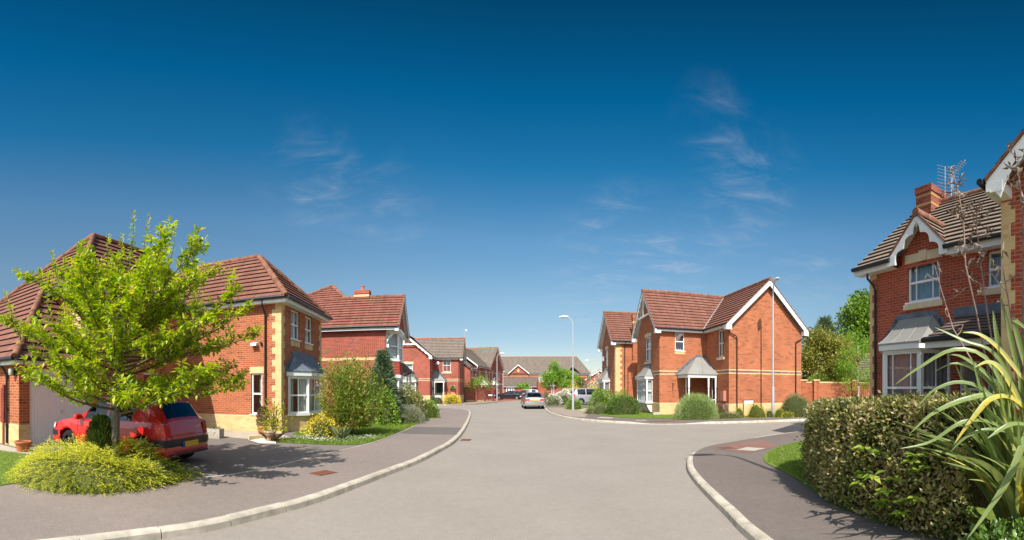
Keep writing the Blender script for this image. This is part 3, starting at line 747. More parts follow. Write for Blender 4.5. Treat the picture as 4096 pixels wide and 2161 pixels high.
def chimney(parent, x0, x1, y0, y1, z0, z1, brickm, pots=1, band_=True):
    m = MB(); m.box(x0, x1, y0, y1, z0, z1 - .22); m.box(x0 - .03, x1 + .03, y0 - .03, y1 + .03, z1 - .22, z1)
    c = m.build('chimney', brickm, parent)
    if band_:
        b = MB(); b.box(x0 - .035, x1 + .035, y0 - .035, y1 + .035, z1 - .42, z1 - .28); b.build('brick_band', BR_YE, c)
    for k in range(pots):
        p = MB(); cx = x0 + (x1 - x0) * (k + .5) / pots; cy = (y0 + y1) / 2
        p.lathe([(.11, z1 - .02), (.12, z1 + .02), (.10, z1 + .05), (.115, z1 + .26), (.135, z1 + .28), (.135, z1 + .32), (.10, z1 + .32), (.09, z1 + .1)], (cx, cy, 0), 14)
        p.build('chimney_pot', TERRA, c, smooth=40)
    return c
def bay(parent, W, u0, u1, dep, z0, z1, ch=.45, front_cols=3, curtain='drapes', base=None, roof_h=.55, roof_mat=None, brackets=False, dark_top=False, name='bay_window', overh=.12, hang=None, side_cols=2):
    """Bay window: angled when ch > 0. Corners of the plan in (u, d)."""
    roof_mat = roof_mat or LEAD
    plan = [(u0, 0), (u0 + ch, dep), (u1 - ch, dep), (u1, 0)] if ch > 0 else [(u0, 0), (u0, dep), (u1, dep), (u1, 0)]
    m = MB(W)
    def inset(k):   # plan grown by k
        return [(plan[0][0] - k, 0), (plan[1][0] - k * .6, dep + k), (plan[2][0] + k * .6, dep + k), (plan[3][0] + k, 0)]
    P1, P2 = inset(.05), inset(overh)
    m.T = W
    def slab(PL, a, b):
        n = len(PL)
        m.poly([(u, d, b) for u, d in PL]); m.poly([(u, d, a) for u, d in reversed(PL)])
        for i in range(n - 1): m.poly([(*PL[i], a), (*PL[i + 1], a), (*PL[i + 1], b), (*PL[i], b)])
    slab(P1, z0 - .10, z0 - .004)                    # sill board
    slab(P2, z1, z1 + .17)                         # head fascia
    slab(inset(.03), z1 - .06, z1 - .003)
    for (u, d) in plan[1:3]: m.box(u - .05, u + .05, d - .085, d + .012, z0, z1 - .06)
    m.box(u0 - .0, u0 + .07, 0.0, .07, z0, z1 - .06); m.box(u1 - .07, u1, 0.0, .07, z0, z1 - .06)
    b = m.build(name, WHITE, parent)
    for i in range(3):
        a, c = plan[i], plan[i + 1]; L = math.hypot(c[0] - a[0], c[1] - a[1])
        if L < .15: continue
        ang = math.degrees(math.atan2(-(c[1] - a[1]), c[0] - a[0]))
        Wf = Wall(W(a[0], a[1], 0)[:2], W.ang + ang)
        cols = front_cols if i == 1 else side_cols
        window(b, Wf, .045 if i else .02, L - (.045 if i < 2 else .02), z0, z1 - .06, cols=cols, sill=False, curtain=curtain, rec=.0, name='window', fr=.05, host=b)
    if roof_h:
        r = MB(W); zt = z1 + .17; P3 = inset(overh + .02)
        wu = (u1 - u0); ru0, ru1 = u0 + min(.55, wu * .3), u1 - min(.55, wu * .3); N = 5; rows = []
        for k in range(N + 1):      # slightly swept lead roof
            f = k / N; zz = zt + .012 + roof_h * (f ** 1.35); rows.append([(P3[0][0] + (ru0 - P3[0][0]) * f, .006 + (.0) * f, zz), (P3[1][0] + (ru0 - P3[1][0]) * f, P3[1][1] * (1 - f) + .02 * f, zz), (P3[2][0] + (ru1 - P3[2][0]) * f, P3[2][1] * (1 - f) + .02 * f, zz), (P3[3][0] + (ru1 - P3[3][0]) * f, .006, zz)])
        r.grid(rows)
        for e in range(3):
            r.poly([(*P3[e], zt + .012), (*P3[e + 1], zt + .012), (*P3[e + 1], zt - .03), (*P3[e], zt - .03)])
        for f in (0, .33, .67, 1):     # standing rolls
            r.tube([(P3[1][0] + (P3[2][0] - P3[1][0]) * f + (ru0 + (ru1 - ru0) * f - (P3[1][0] + (P3[2][0] - P3[1][0]) * f)) * (k / N), P3[1][1] * (1 - k / N) + .02 * k / N, zt + .016 + roof_h * (k / N) ** 1.35) for k in range(N + 1)], .014, 6)
        br = r.build('bay_roof', roof_mat, b)
        fl = MB(W)      # stepped lead flashing on the wall
        for k in range(9):
            f = k / 9; zz = zt + roof_h * ((f + .06) ** 1.35)
            for s_, a0, a1 in ((-1, P3[0][0], ru0), (1, P3[3][0], ru1)):
                u = a0 + (a1 - a0) * f; wd = (a1 - a0) / 9
                lo, hi = sorted((u + s_ * .10, u + wd)); fl.box(lo, hi, .008, .016, zz - .04, zz + .17)
        fl.box(ru0 - .06, ru1 + .06, .008, .018, zt + roof_h + .0, zt + roof_h + .16)
        fl.build('flashing', LEADD, b)
    if base is not None:
        q = MB(W); PB = inset(-.04)
        for i in range(3): q.poly([(*PB[i], base), (*PB[i + 1], base), (*PB[i + 1], z0 - .10), (*PB[i], z0 - .10)])
        q.build('bay_base', hang or BR_YE, b)
    if brackets:
        for u in (u0 + .12, (u0 + u1) / 2, u1 - .12):
            q = MB(W)
            for k in range(6):
                f = k / 6; q.box(u - .03, u + .03, 0 if k == 0 else .0, dep * (1 - f) ** .6 * .92, z0 - .10 - .55 * (f + 1 / 6), z0 - .10 - .55 * f)
            q.build('bracket', WPAINT, b)
    return b
def spindle(m, x, y, z0, z1, r=.05):
    h = z1 - z0
    prof = [(r * 1.25, 0), (r * 1.25, .16), (r * .6, .18), (r * .95, .24), (r * .7, .32), (r * .95, .5), (r * .75, .62), (r * 1.0, .66), (r * .6, .70), (r * 1.2, .74), (r * 1.2, 1.0)]
    m.lathe([(a, z0 + b * h) for a, b in prof], (x, y, 0), 10)
def porch(parent, W, u0, u1, dep, z_e, z_t, posts, rail=(), roof_mat=None, post_z0=.12, ru=(.25, .55), kind='hip', rail_to_wall=()):
    """Canopy with turned white posts. posts: list of (u, d)."""
    roof_mat = roof_mat or LEAD
    m = MB(W); m.box(u0 + .06, u1 - .06, 0, dep - .06, z_e - .20, z_e - .01)
    p = m.build('porch', WPAINT, parent)
    r = MB(W); a, c = u0 + (u1 - u0) * ru[0], u0 + (u1 - u0) * ru[1]
    r.poly([(u0, dep, z_e), (u1, dep, z_e), (c, .02, z_t), (a, .02, z_t)]); r.poly([(u0, 0, z_e), (u0, dep, z_e), (a, .02, z_t)]); r.poly([(u1, dep, z_e), (u1, 0, z_e), (c, .02, z_t)])
    r.poly([(u0, dep, z_e - .03), (u1, dep, z_e - .03), (u1, dep, z_e), (u0, dep, z_e)]); r.poly([(u0, 0, z_e - .03), (u0, dep, z_e - .03), (u0, dep, z_e), (u0, 0, z_e)]); r.poly([(u1, dep, z_e - .03), (u1, 0, z_e - .03), (u1, 0, z_e), (u1, dep, z_e)])
    for f in (.5,): r.tube([(u0 + (u1 - u0) * f, dep, z_e + .01), (a + (c - a) * f, .03, z_t + .01)], .014, 6)
    br = r.build('porch_roof', roof_mat, p)
    fl = MB(W)
    for k in range(9):
        f = k / 9
        for e, t in ((u0, a), (u1, c)):
            u = e + (t - e) * f; wd = (t - e) / 9; sg = -1 if t > e else 1
            lo, hi = sorted((u + sg * .10, u + wd)); z = z_e + (z_t - z_e) * f; fl.box(lo, hi, .007, .014, z - .02, z + .17)
    fl.box(a - .05, c + .05, .007, .016, z_t - .01, z_t + .14); fl.build('flashing', LEADD, p)
    for (u, d) in posts:
        q = MB(W); spindle(q, u, d, post_z0, z_e - .20); q.build('post', WPAINT, p, smooth=40)
    for (a_, b_) in rail:
        q = MB(W); n = max(2, int(math.hypot(b_[0] - a_[0], b_[1] - a_[1]) / .12))
        q.tube([(*a_, post_z0 + .85), (*b_, post_z0 + .85)], .03, 6); q.tube([(*a_, post_z0 + .12), (*b_, post_z0 + .12)], .025, 6)
        for i in range(1, n):
            f = i / n; q.tube([(a_[0] + (b_[0] - a_[0]) * f, a_[1] + (b_[1] - a_[1]) * f, post_z0 + z) for z in (.12, .3, .55, .85)], [.018, .026, .018, .022], 6)
        q.build('railing', WPAINT, p, smooth=40)
    return p
def door(parent, W, u0, u1, z0, z1, mat, glass=True, handle=True, rec=.07):
    m = MB(W); m.box(u0, u0 + .06, -rec - .06, -rec + .02, z0, z1); m.box(u1 - .06, u1, -rec - .06, -rec + .02, z0, z1); m.box(u0 + .06, u1 - .06, -rec - .06, -rec + .02, z1 - .06, z1)
    f = m.build('door', WPAINT, parent)
    d = MB(W); d.box(u0 + .06, u1 - .06, -rec - .05, -rec, z0, z1 - .06)
    if glass:
        for a, b in ((z0 + .95, z1 - .2),): d.box(u0 + .16, u1 - .16, -rec, -rec + .012, a - .04, a); d.box(u0 + .16, u1 - .16, -rec, -rec + .012, b, b + .04); d.box(u0 + .16, u0 + .2, -rec, -rec + .012, a, b); d.box(u1 - .2, u1 - .16, -rec, -rec + .012, a, b)
    d.build('door_leaf', mat, f)
    if glass:
        g = MB(W); g.poly([(u0 + .2, -rec + .006, z0 + .95), (u1 - .2, -rec + .006, z0 + .95), (u1 - .2, -rec + .006, z1 - .2), (u0 + .2, -rec + .006, z1 - .2)]); g.build('pane', GLASS, f)
    if handle:
        h = MB(W); h.tube([(u0 + .12, -rec + .03, z0 + .98), (u0 + .24, -rec + .03, z0 + .98)], .012, 6); h.build('handle', ALU, f); h = MB(W); h.box(u0 + .3, u1 - .3, -rec, -rec + .01, z0 + .72, z0 + .78); h.build('letter_box', ALU, f)
    return f
def house_empty(name, label, o, ang, group='red brick houses on the estate'):
    return thing(name, label, 'house', (o[0], o[1], .05), R(ang), group)
# ------------------------------------------------------------------ the houses
def roof(parent, planes, ridges, tilem=None, edge=None, ridgem=None, course=.32):
    m = MB()
    for i, p in enumerate(planes): roof_plane(m, p, course)
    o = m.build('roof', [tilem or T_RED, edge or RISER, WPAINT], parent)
    for a, b in ridges:
        rm = MB(); ridge(rm, a, b); rm.build('ridge_tiles', ridgem or RIDGE, o, smooth=50)
    return o
def walls(parent, specs, mat):
    m = MB()
    for sp in specs: wall_faces(m, *sp[:4], **(sp[4] if len(sp) > 4 else {}))
    return m.build('wall', mat, parent)

# ---- far corner house on the right, two gables and a porch
def corner_house():
    h = house_empty('corner_house', 'L-shaped orange brick house on the right corner with two white-edged gables and a pillared porch', (8.843, 24.45), -1.5)
    F = Wall((0, 0), 0); LF = Wall((0, 5.1), -90); S = Wall((3.12, 0), -90); G = Wall((3.12, -3.15), 0); RS = Wall((8.32, -3.15), 90); B = Wall((8.32, 5.1), 180)
    zt = 5.25
    wl = [(2.08, 3.32, 3.49, 5.08)]
    walls(h, [(F, 3.12, 0, zt, dict(holes=[(1.02, 1.64, 4.0, 5.15)])),
              (LF, 5.1, 0, zt, dict(holes=wl + [(1.62, 3.52, .75, 2.3)], top=[(0, zt), (5.1, zt), (2.55, 7.9)])),
              (S, 3.15, 0, zt, dict(holes=[(1.75, 2.48, 3.55, 5.12), (.78, 1.66, .15, 2.3)])),
              (G, 5.2, 0, zt, dict(top=[(0, zt), (5.2, zt), (2.6, 7.9)])),
              (RS, 8.25, 0, zt), (B, 8.32, 0, zt, dict(top=[(0, zt), (5.2, zt), (2.6, 7.9)]))], BR_OR)
    plinth(h, [(F, 0, 3.1), (LF, 0, 5.122), (S, 0.03, 3.172), (G, -.022, 5.222), (RS, -.022, 8.2)], .74)
    band(h, [(F, 0, 3.115), (LF, 0, 5.105), (S, 0, 3.155), (G, -.005, 5.205), (RS, 0, 8)], 2.5, .26)
    e = 5.32; rz = 8.17
    roof(h, [[(-.38, -.33, e), (2.79, -.33, e), (5.72, 2.55, rz), (-.38, 2.55, rz)],
             [(2.79, -3.5, e), (5.72, -3.5, rz), (5.72, 2.55, rz), (2.79, -.33, e)],
             [(8.65, -3.5, e), (8.65, 5.4, e), (5.72, 5.4, rz), (5.72, -3.5, rz)],
             [(-.38, 5.43, e), (-.38, 2.55, rz), (5.72, 2.55, rz), (2.79, 5.43, e)],
             [(2.79, 5.43, e), (5.72, 2.55, rz), (5.72, 5.43, rz)]],
         [((-.40, 2.55, rz), (5.72, 2.55, rz)), ((5.72, -3.53, rz), (5.72, 5.42, rz))])
    v = MB(); v.tube([(2.79, -.33, e + .035), (5.72, 2.55, rz + .02)], .06, 6); v.build('valley', LEAD, h)
    fascia(h, [(-.30, -.30, e), (2.79, -.30, e)]); fascia(h, [(2.82, -.33, e), (2.82, -3.20, e)])
    fascia(h, [(8.62, -3.2, e), (8.62, 5.2, e)])
    soffit(h, [[(-.33, -.30, 5.16), (2.82, -.30, 5.16), (2.82, 0, 5.16), (-.33, 0, 5.16)], [(2.82, -3.45, 5.16), (3.12, -3.45, 5.16), (3.12, 0, 5.16), (2.82, 0, 5.16)]])
    gable_board(h, G, -.32, 2.6, 5.52, e - .02, rz - .03, e - .02, .33, width=.24, foot=.33, foot_h=.30)
    b = gable_board(h, LF, -.32, 2.55, 5.42, e - .02, rz - .03, e - .02, .36, width=.15, scal=.07, nsc=9, foot=.36, foot_h=.28, footw=.3)
    t = MB(LF); t.box(1.25, 3.85, .28, .33, 6.38, 6.50); t.box(2.50, 2.60, .285, .325, 6.50, 7.85); t.build('gable_truss', WPAINT, h)
    window(h, F, 1.02, 1.64, 4.0, 5.15, cols=1, curtain='none')
    sl = MB(F); sl.box(.99, 1.67, -.05, .006, 3.80, 3.95); sl.build('brick_sill', BR_SOLD, h)
    window(h, LF, 2.08, 3.32, 3.49, 5.08, cols=2, curtain='net', sill=False, stone_sill=True, lintel='stone')
    window(h, S, 1.75, 2.48, 3.55, 5.12, cols=2, curtain='drapes', sill=False, stone_sill=True)
    bay(h, LF, 1.5, 3.68, .42, .80, 2.28, ch=0, front_cols=4, curtain='net', roof_h=.70, brackets=True, side_cols=1)
    door(h, S, .78, 1.66, .15, 2.3, plain('navy_door', (.02, .025, .05), .4, .4))
    porch(h, F, 1.12, 3.12, 1.75, 2.50, 3.62, [(1.28, 1.62), (1.72, .10), (2.55, 1.62), (3.02, 1.62)], rail=[((1.28, 1.62), (1.72, .10)), ((2.55, 1.62), (3.02, 1.62))], ru=(.66, .985))
    downpipe(h, G, .50, .12, 4.55, (-.50, .02)); downpipe(h, G, 4.72, .12, 4.55, (.55, .02))
    m = MB(S); m.box(2.38, 2.82, .005, .17, .92, 1.52); m.box(2.40, 2.80, .17, .185, .94, 1.50); mb = m.build('meter_box', PINKBOX, h)
    m = MB(S); m.tube([(2.6, .06, .1), (2.6, .06, .92)], .025, 8); m.build('conduit', GALV, mb)
    m = MB(F); m.tube([(.86, .03, 2.0), (.86, .03, 1.55)], .02, 6); m.tube([(.86, .03, 1.9), (.86, .32, 1.98)], .012, 6); m.tube([(.86, .03, 1.62), (.86, .30, 1.96)], .010, 6); m.tube([(.86, .03, 1.55), (.88, .02, 1.2)], .008, 6); m.build('basket_bracket', BLACKP, h)
    m = MB(F); m.box(-.55, -.05, .15, .5, 0, .16); m.box(-.50, -.1, .15, .4, .16, .22); m.build('step', CONC, h)
    # lean-to at the back, seen beyond the right end of the house
    a = MB(); a.poly([(8.32, 3.0, 0), (12.0, 3.0, 0), (12.0, 3.0, 2.35), (10.6, 3.0, 2.9), (8.32, 3.0, 4.6)]); a.poly([(8.32, 3.0, 0), (8.32, 5.0, 0), (8.32, 5.0, 4.4), (8.32, 3.0, 4.4)])
    a.build('rear_wing', BR_OR, h)
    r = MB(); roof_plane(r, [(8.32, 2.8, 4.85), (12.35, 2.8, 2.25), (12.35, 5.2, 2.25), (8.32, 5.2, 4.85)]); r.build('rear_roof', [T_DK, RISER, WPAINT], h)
    gb = MB(); gb.poly([(8.32, 2.78, 4.82), (12.4, 2.78, 2.2), (12.4, 2.78, 1.95), (8.32, 2.78, 4.55)]); gb.build('rear_bargeboard', WPAINT, h)
    return h
corner_house()

# ---- nearest house on the left: garage wing, main roof, and the wing with the bay
def garage_house():
    h = house_empty('garage_house', 'nearest left orange brick house with white garage door and yellow corner bricks by its bay', (-10.45, 4.55), 7.0)
    # garage
    GL = Wall((-9, 0), 0); GF = Wall((0, 0), 90)
    zt = 2.35
    UW = Wall((-4.0, 2.6), 0); UF = Wall((-.6, 2.6), 90)          # upper storey behind the garage
    WX, WY, WD = 3.69, 7.9, 4.42                                     # corner of the bay wing
    WF = Wall((-.6, WY), 0); WR = Wall((WX, WY), 90)
    Lf = WX + .6
    wy = lambda x: x + .6 + (3.69 - WX)
    w_small = (Lf - 1.20, Lf - .75, .70, 2.18)
    ups = [(.9, 1.75, 3.50, 4.60), (2.36, 3.22, 3.50, 4.60)]
    walls(h, [(GL, 9, 0, zt), (GF, 2.9, 0, zt, dict(holes=[(.34, 2.58, .02, 2.17)])),
              (UW, 3.4, 2.2, 4.85), (UF, 5.3, 0, 4.85, dict(holes=[(1.2, 2.2, 3.4, 4.6), (2.9, 3.8, .15, 2.2)])),
              (WF, Lf, 0, 4.72, dict(holes=[w_small])),
              (WR, WD, 0, 4.72, dict(holes=ups + [(.72, 3.9, .7, 2.1)])),
              (Wall((WX, WY + WD), 180), 8, 0, 4.72), (Wall((0, 2.9), 180), .6, 0, 2.6)], BR_OR)
    plinth(h, [(GL, 0, 9.022), (GF, -.022, .33), (GF, 2.6, 2.9), (WF, 0, Lf + .022), (WR, -.022, WD)], .62)
    e = 2.42; k = .98; ue = 4.90; rz = 7.58
    hx, hy = -2.78, 5.0
    y_e = -.3 + (ue - e) / k
    roof(h, [[(.3, -.3, e), (.3 - (y_e + .3), y_e, ue), (-.3, y_e, ue), (hx, hy, rz), (-9.2, -.3, e)],
             [(.3, -.3, e), (.3, 2.6, e), (-2.1, 2.6, e + 2.4 * k), (.3 - (y_e + .3), y_e, ue)],
             [(-.3, y_e, ue), (-.3, 10.6, ue), (hx, 8.05, rz), (hx, hy, rz)],
             [(-.3, 10.6, ue), (-6, 10.6, ue), (hx, 8.05, rz)],
             # wing with the bay: hipped
             [(-2.5, WY - .35, 4.80), (WX + .35, WY - .35, 4.80), (WX - 2.0, WY + 2.21, 7.15), (-2.5, WY + 2.21, 7.15)],
             [(WX + .35, WY - .35, 4.80), (WX + .35, WY + WD + .35, 4.80), (WX - 2.0, WY + 2.21, 7.15)],
             [(-2.5, WY + WD + .35, 4.80), (WX + .35, WY + WD + .35, 4.80), (WX - 2.0, WY + 2.21, 7.15), (-2.5, WY + 2.21, 7.15)]],
         [((.3, -.3, e), (.3 - (y_e + .3), y_e, ue)), ((-.3, y_e, ue), (hx, hy, rz)), ((hx, hy, rz), (hx, 8.05, rz)), ((hx, 8.05, rz), (-.3, 10.6, ue)), ((hx, hy, rz), (-9.2, -.3, e)),
          ((-2.5, WY + 2.21, 7.15), (WX - 2.0, WY + 2.21, 7.15)), ((WX + .35, WY - .35, 4.80), (WX - 2.0, WY + 2.21, 7.15)), ((WX + .35, WY + WD + .35, 4.80), (WX - 2.0, WY + 2.21, 7.15))], T_RED)
    fascia(h, [(-9, -.27, e), (.27, -.27, e), (.27, 2.6, e)], .16)
    fascia(h, [(.3 - (y_e + .3) + .05, y_e + .02, ue), (-.33, y_e + .02, ue), (-.33, WY - .3, ue)], .18)
    fascia(h, [(-.6, WY - .32, 4.80), (WX + .32, WY - .32, 4.80), (WX + .32, WY + WD + .32, 4.80)], .17)
    soffit(h, [[(-9, -.27, 2.27), (.27, -.27, 2.27), (.27, 2.6, 2.27), (0, 2.6, 2.27), (0, 0, 2.27), (-9, 0, 2.27)],
               [(-.6, WY - .32, 4.64), (WX + .32, WY - .32, 4.64), (WX + .32, WY + WD + .32, 4.64), (WX, WY + WD, 4.64), (WX, WY, 4.64), (-.6, WY, 4.64)],
               [(-2.2, y_e, 4.74), (-.33, y_e, 4.74), (-.33, 7.6, 4.74), (-.6, 7.6, 4.74), (-.6, 2.6, 4.74), (-2.2, 2.6, 4.74)]])
    # garage door of upright boards
    m = MB(GF)
    n = 24
    for i in range(n):
        a = .34 + 2.24 * i / n; m.box(a + .003, a + 2.24 / n - .003, -.08, -.045, .03, 2.12)
    m.box(.34, 2.58, -.10, -.08, .03, 2.16); m.box(.34, 2.58, -.09, -.02, 2.12, 2.165)
    gd = m.build('garage_door', WHITE, h)
    m = MB(GF); m.box(1.42, 1.50, -.045, -.025, .95, 1.0); m.tube([(1.46, -.03, .97), (1.46, .0, .97)], .012, 6); m.build('handle', ALU, gd)
    quoins(h, WF, WR, Lf, .62, 4.64); quoins(h, WR, None, WD, .62, 4.64)
    quoins(h, UW, UF, 3.4, 3.2, 4.75)
    fl = MB(UW)
    for i in range(7): fl.box(3.4 - i * .3 - .3, 3.4 - i * .3, .004, .014, e + i * .3 * k + .45, e + i * .3 * k + .72)
    fl.build('flashing', LEAD, h)
    window(h, WF, *w_small, cols=1, curtain='right', lintel='soldier')
    for u in ups: 
        window(h, WR, *u, cols=2, curtain='drapes', sill=True)
        s = MB(WR); s.box(u[0] - .03, u[1] + .03, -.05, .006, u[2] - .26, u[2] - .05); s.build('brick_sill', BR_SOLD, h)
    window(h, UF, 1.2, 2.2, 3.4, 4.6, cols=2, curtain='net')
    door(h, UF, 2.9, 3.8, .15, 2.2, plain('dark_red_door', (.16, .02, .02), .4, .4))
    bay(h, WR, .62, 3.95, .55, .72, 2.10, ch=.72, front_cols=3, curtain='drapes', base=0.0, roof_h=.62, roof_mat=LEADD, overh=.14)
    downpipe(h, WF, Lf - .60, .12, 4.25, (.0, .24)); downpipe(h, GL, 9 - .57, .1, 2.0, (-.02, .2))
    m = MB(WF); m.box(Lf - 1.12, Lf - .92, .005, .05, 3.22, 3.30); m.box(Lf - 1.14, Lf - .90, .05, .20, 3.17, 3.27); m.build('security_light', WHITE, h)
    m = MB(WF); m.box(Lf - .80, Lf - .74, .005, .12, 3.24, 3.29); m.box(Lf - .79, Lf - .75, .005, .06, 3.17, 3.24); m.build('camera_bracket', BLACKP, h)
    m = MB(GL); m.box(9 - .20, 9 - .08, .005, .05, 1.98, 2.14); lm = m.build('bulkhead_lamp', BLACKP, h)
    m = MB(GL); m.lathe([(.0, 1.98), (.06, 1.99), (.075, 2.06), (.07, 2.14), (.04, 2.18), (0, 2.18)], (9 - .22, .12, 0), 12); m.build('lamp_glass', plain('lamp_cover', (.5, .48, .42), .3, .5), lm, smooth=50)
    c = chimney(h, .35, .75, 11.0, 11.5, 5.0, 7.2, BR_RED, 1, False); 
    p = MB(); p.lathe([(.11, 7.0), (.12, 7.05), (.105, 7.3), (.13, 7.36), (.13, 7.42), (.1, 7.42)], (.1, 10.6, 0), 14); p.build('chimney_pot', TERRA, h, smooth=40)
    return h
garage_house()

# ---- second house on the left, long side wall and tile-hung bay
def bay_house():
    h = house_empty('bay_house', 'second left house of crimson brick with a blank side wall and a tile-hung two-storey bay', (-6.89, 22.47), 8.0)
    F = Wall((-9, 0), 0); Rr = Wall((0, 0), 90); zt = 4.95
    walls(h, [(F, 9, 0, zt), (Rr, 5.3, 0, zt, dict(holes=[(.5, 3.2, .8, 2.2), (.5, 3.2, 3.3, 4.8)])), (Wall((0, 5.3), 180), 9, 0, zt)], BR_RED)
    band(h, [(F, 0, 9.005), (Rr, 0, .5)], 3.23, .15, dent=False); plinth(h, [(F, 0, 9), (Rr, 0, 5.3)], .6)
    e, rz = 5.05, 7.30
    roof(h, [[(-9, -.33, e), (.78, -.33, e), (.78, 2.65, rz), (-9, 2.65, rz)], [(.78, 5.63, e), (-9, 5.63, e), (-9, 2.65, rz), (.78, 2.65, rz)],
             # the main hip behind
             [(-6.6, 2.66, rz), (-2.95, 2.66, rz), (-4.3, 4.3, 8.55)], [(-2.95, 2.66, rz), (-1.6, 6.5, 6.2), (-4.3, 4.3, 8.55)]],
         [((-3.2, 2.65, rz), (.80, 2.65, rz)), ((-4.3, 4.3, 8.55), (-2.95, 2.62, 7.28)), ((-4.3, 4.3, 8.55), (-6.6, 2.62, 7.28))], T_RED2)
    fascia(h, [(-9, -.30, e), (.75, -.30, e)], .19)
    soffit(h, [[(-9, -.3, 4.9), (.78, -.3, 4.9), (.78, 0, 4.9), (-9, 0, 4.9)], [(0, 0, 4.9), (.75, 0, 4.9), (.75, 5.3, 4.9), (0, 5.3, 4.9)]])
    g = MB(); g.poly([(.48, -.25, 5.0), (.48, 5.55, 5.0), (.48, 2.65, 7.15)]); g.poly([(.48, -.25, 4.9), (.48, 5.55, 4.9), (.48, 5.55, 5.0), (.48, -.25, 5.0)]); g.build('tile_hung_gable', T_HANG, h)
    gable_board(h, Rr, -.33, 2.65, 5.63, e, rz, e, .76, width=.18, scal=.05, nsc=10, foot=.2, foot_h=.26)
    bay(h, Rr, .45, 3.3, .62, 3.30, 4.86, ch=.55, front_cols=2, curtain='net', roof_h=0, name='upper_bay_window', side_cols=1)
    b = bay(h, Rr, .45, 3.3, .62, .85, 2.25, ch=.55, front_cols=2, curtain='net', roof_h=0, base=0, name='bay_window', side_cols=1)
    m = MB(Rr)     # hung tiles between the two windows
    pl = lambda k: [(.45 - k, 0), (1.0 - k * .5, .62 + k), (2.75 + k * .5, .62 + k), (3.3 + k, 0)]
    z = 2.40
    for i in range(5):
        a, c = pl(.075 - i * .01), pl(.045 - i * .01); z2 = z + .165
        for s_ in range(3): 
            m.poly([(*a[s_], z), (*a[s_ + 1], z), (*c[s_ + 1], z2), (*c[s_], z2)]); m.poly([(*a[s_], z), (*a[s_ + 1], z), (a[s_ + 1][0], a[s_ + 1][1] - .03, z - .004), (a[s_][0], a[s_][1] - .03, z - .004)], 1)
        z = z2
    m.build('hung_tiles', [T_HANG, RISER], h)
    m = MB(Rr)
    for u in (.16,):
        for k in range(7):
            f = k / 7; f2 = (k + 1) / 7
            m.poly([(u, .02 + .6 * f ** 1.6, 4.10 + .75 * f), (u, .02 + .6 * f2 ** 1.6, 4.10 + .75 * f2), (u, .02 + .6 * f2 ** 1.6 - .10, 4.10 + .75 * f2 + .05), (u, max(.02, .02 + .6 * f ** 1.6 - .10), 4.10 + .75 * f + .05)])
            m.poly([(u, .02 + .6 * f ** 1.6, 4.10 + .75 * f), (u, .02 + .6 * f2 ** 1.6, 4.10 + .75 * f2), (u + .09, .02 + .6 * f2 ** 1.6, 4.10 + .75 * f2), (u + .09, .02 + .6 * f ** 1.6, 4.10 + .75 * f)])
        m.box(u, u + .09, .004, .05, 3.95, 4.9); m.box(u - .02, u + .11, .004, .16, 3.93, 4.12)
    m.build('eaves_bracket', WPAINT, h)
    p = porch(h, Rr, 3.2, 5.6, 1.15, 2.66, 3.75, [(3.45, .85), (5.2, .85)], rail=[((3.45, .85), (5.2, .85))], roof_mat=T_DK, ru=(.0, 1.0))
    m = MB(Rr); m.tube([(3.15, .05, 2.2), (3.18, .9, 2.55), (3.18, 1.12, 2.62)], .04, 8); m.build('downpipe', BLACKP, h)
    chimney(h, -2.35, -1.45, 2.5, 3.1, 6.8, 7.75, BR_RED, 1, True)
    return h
bay_house()

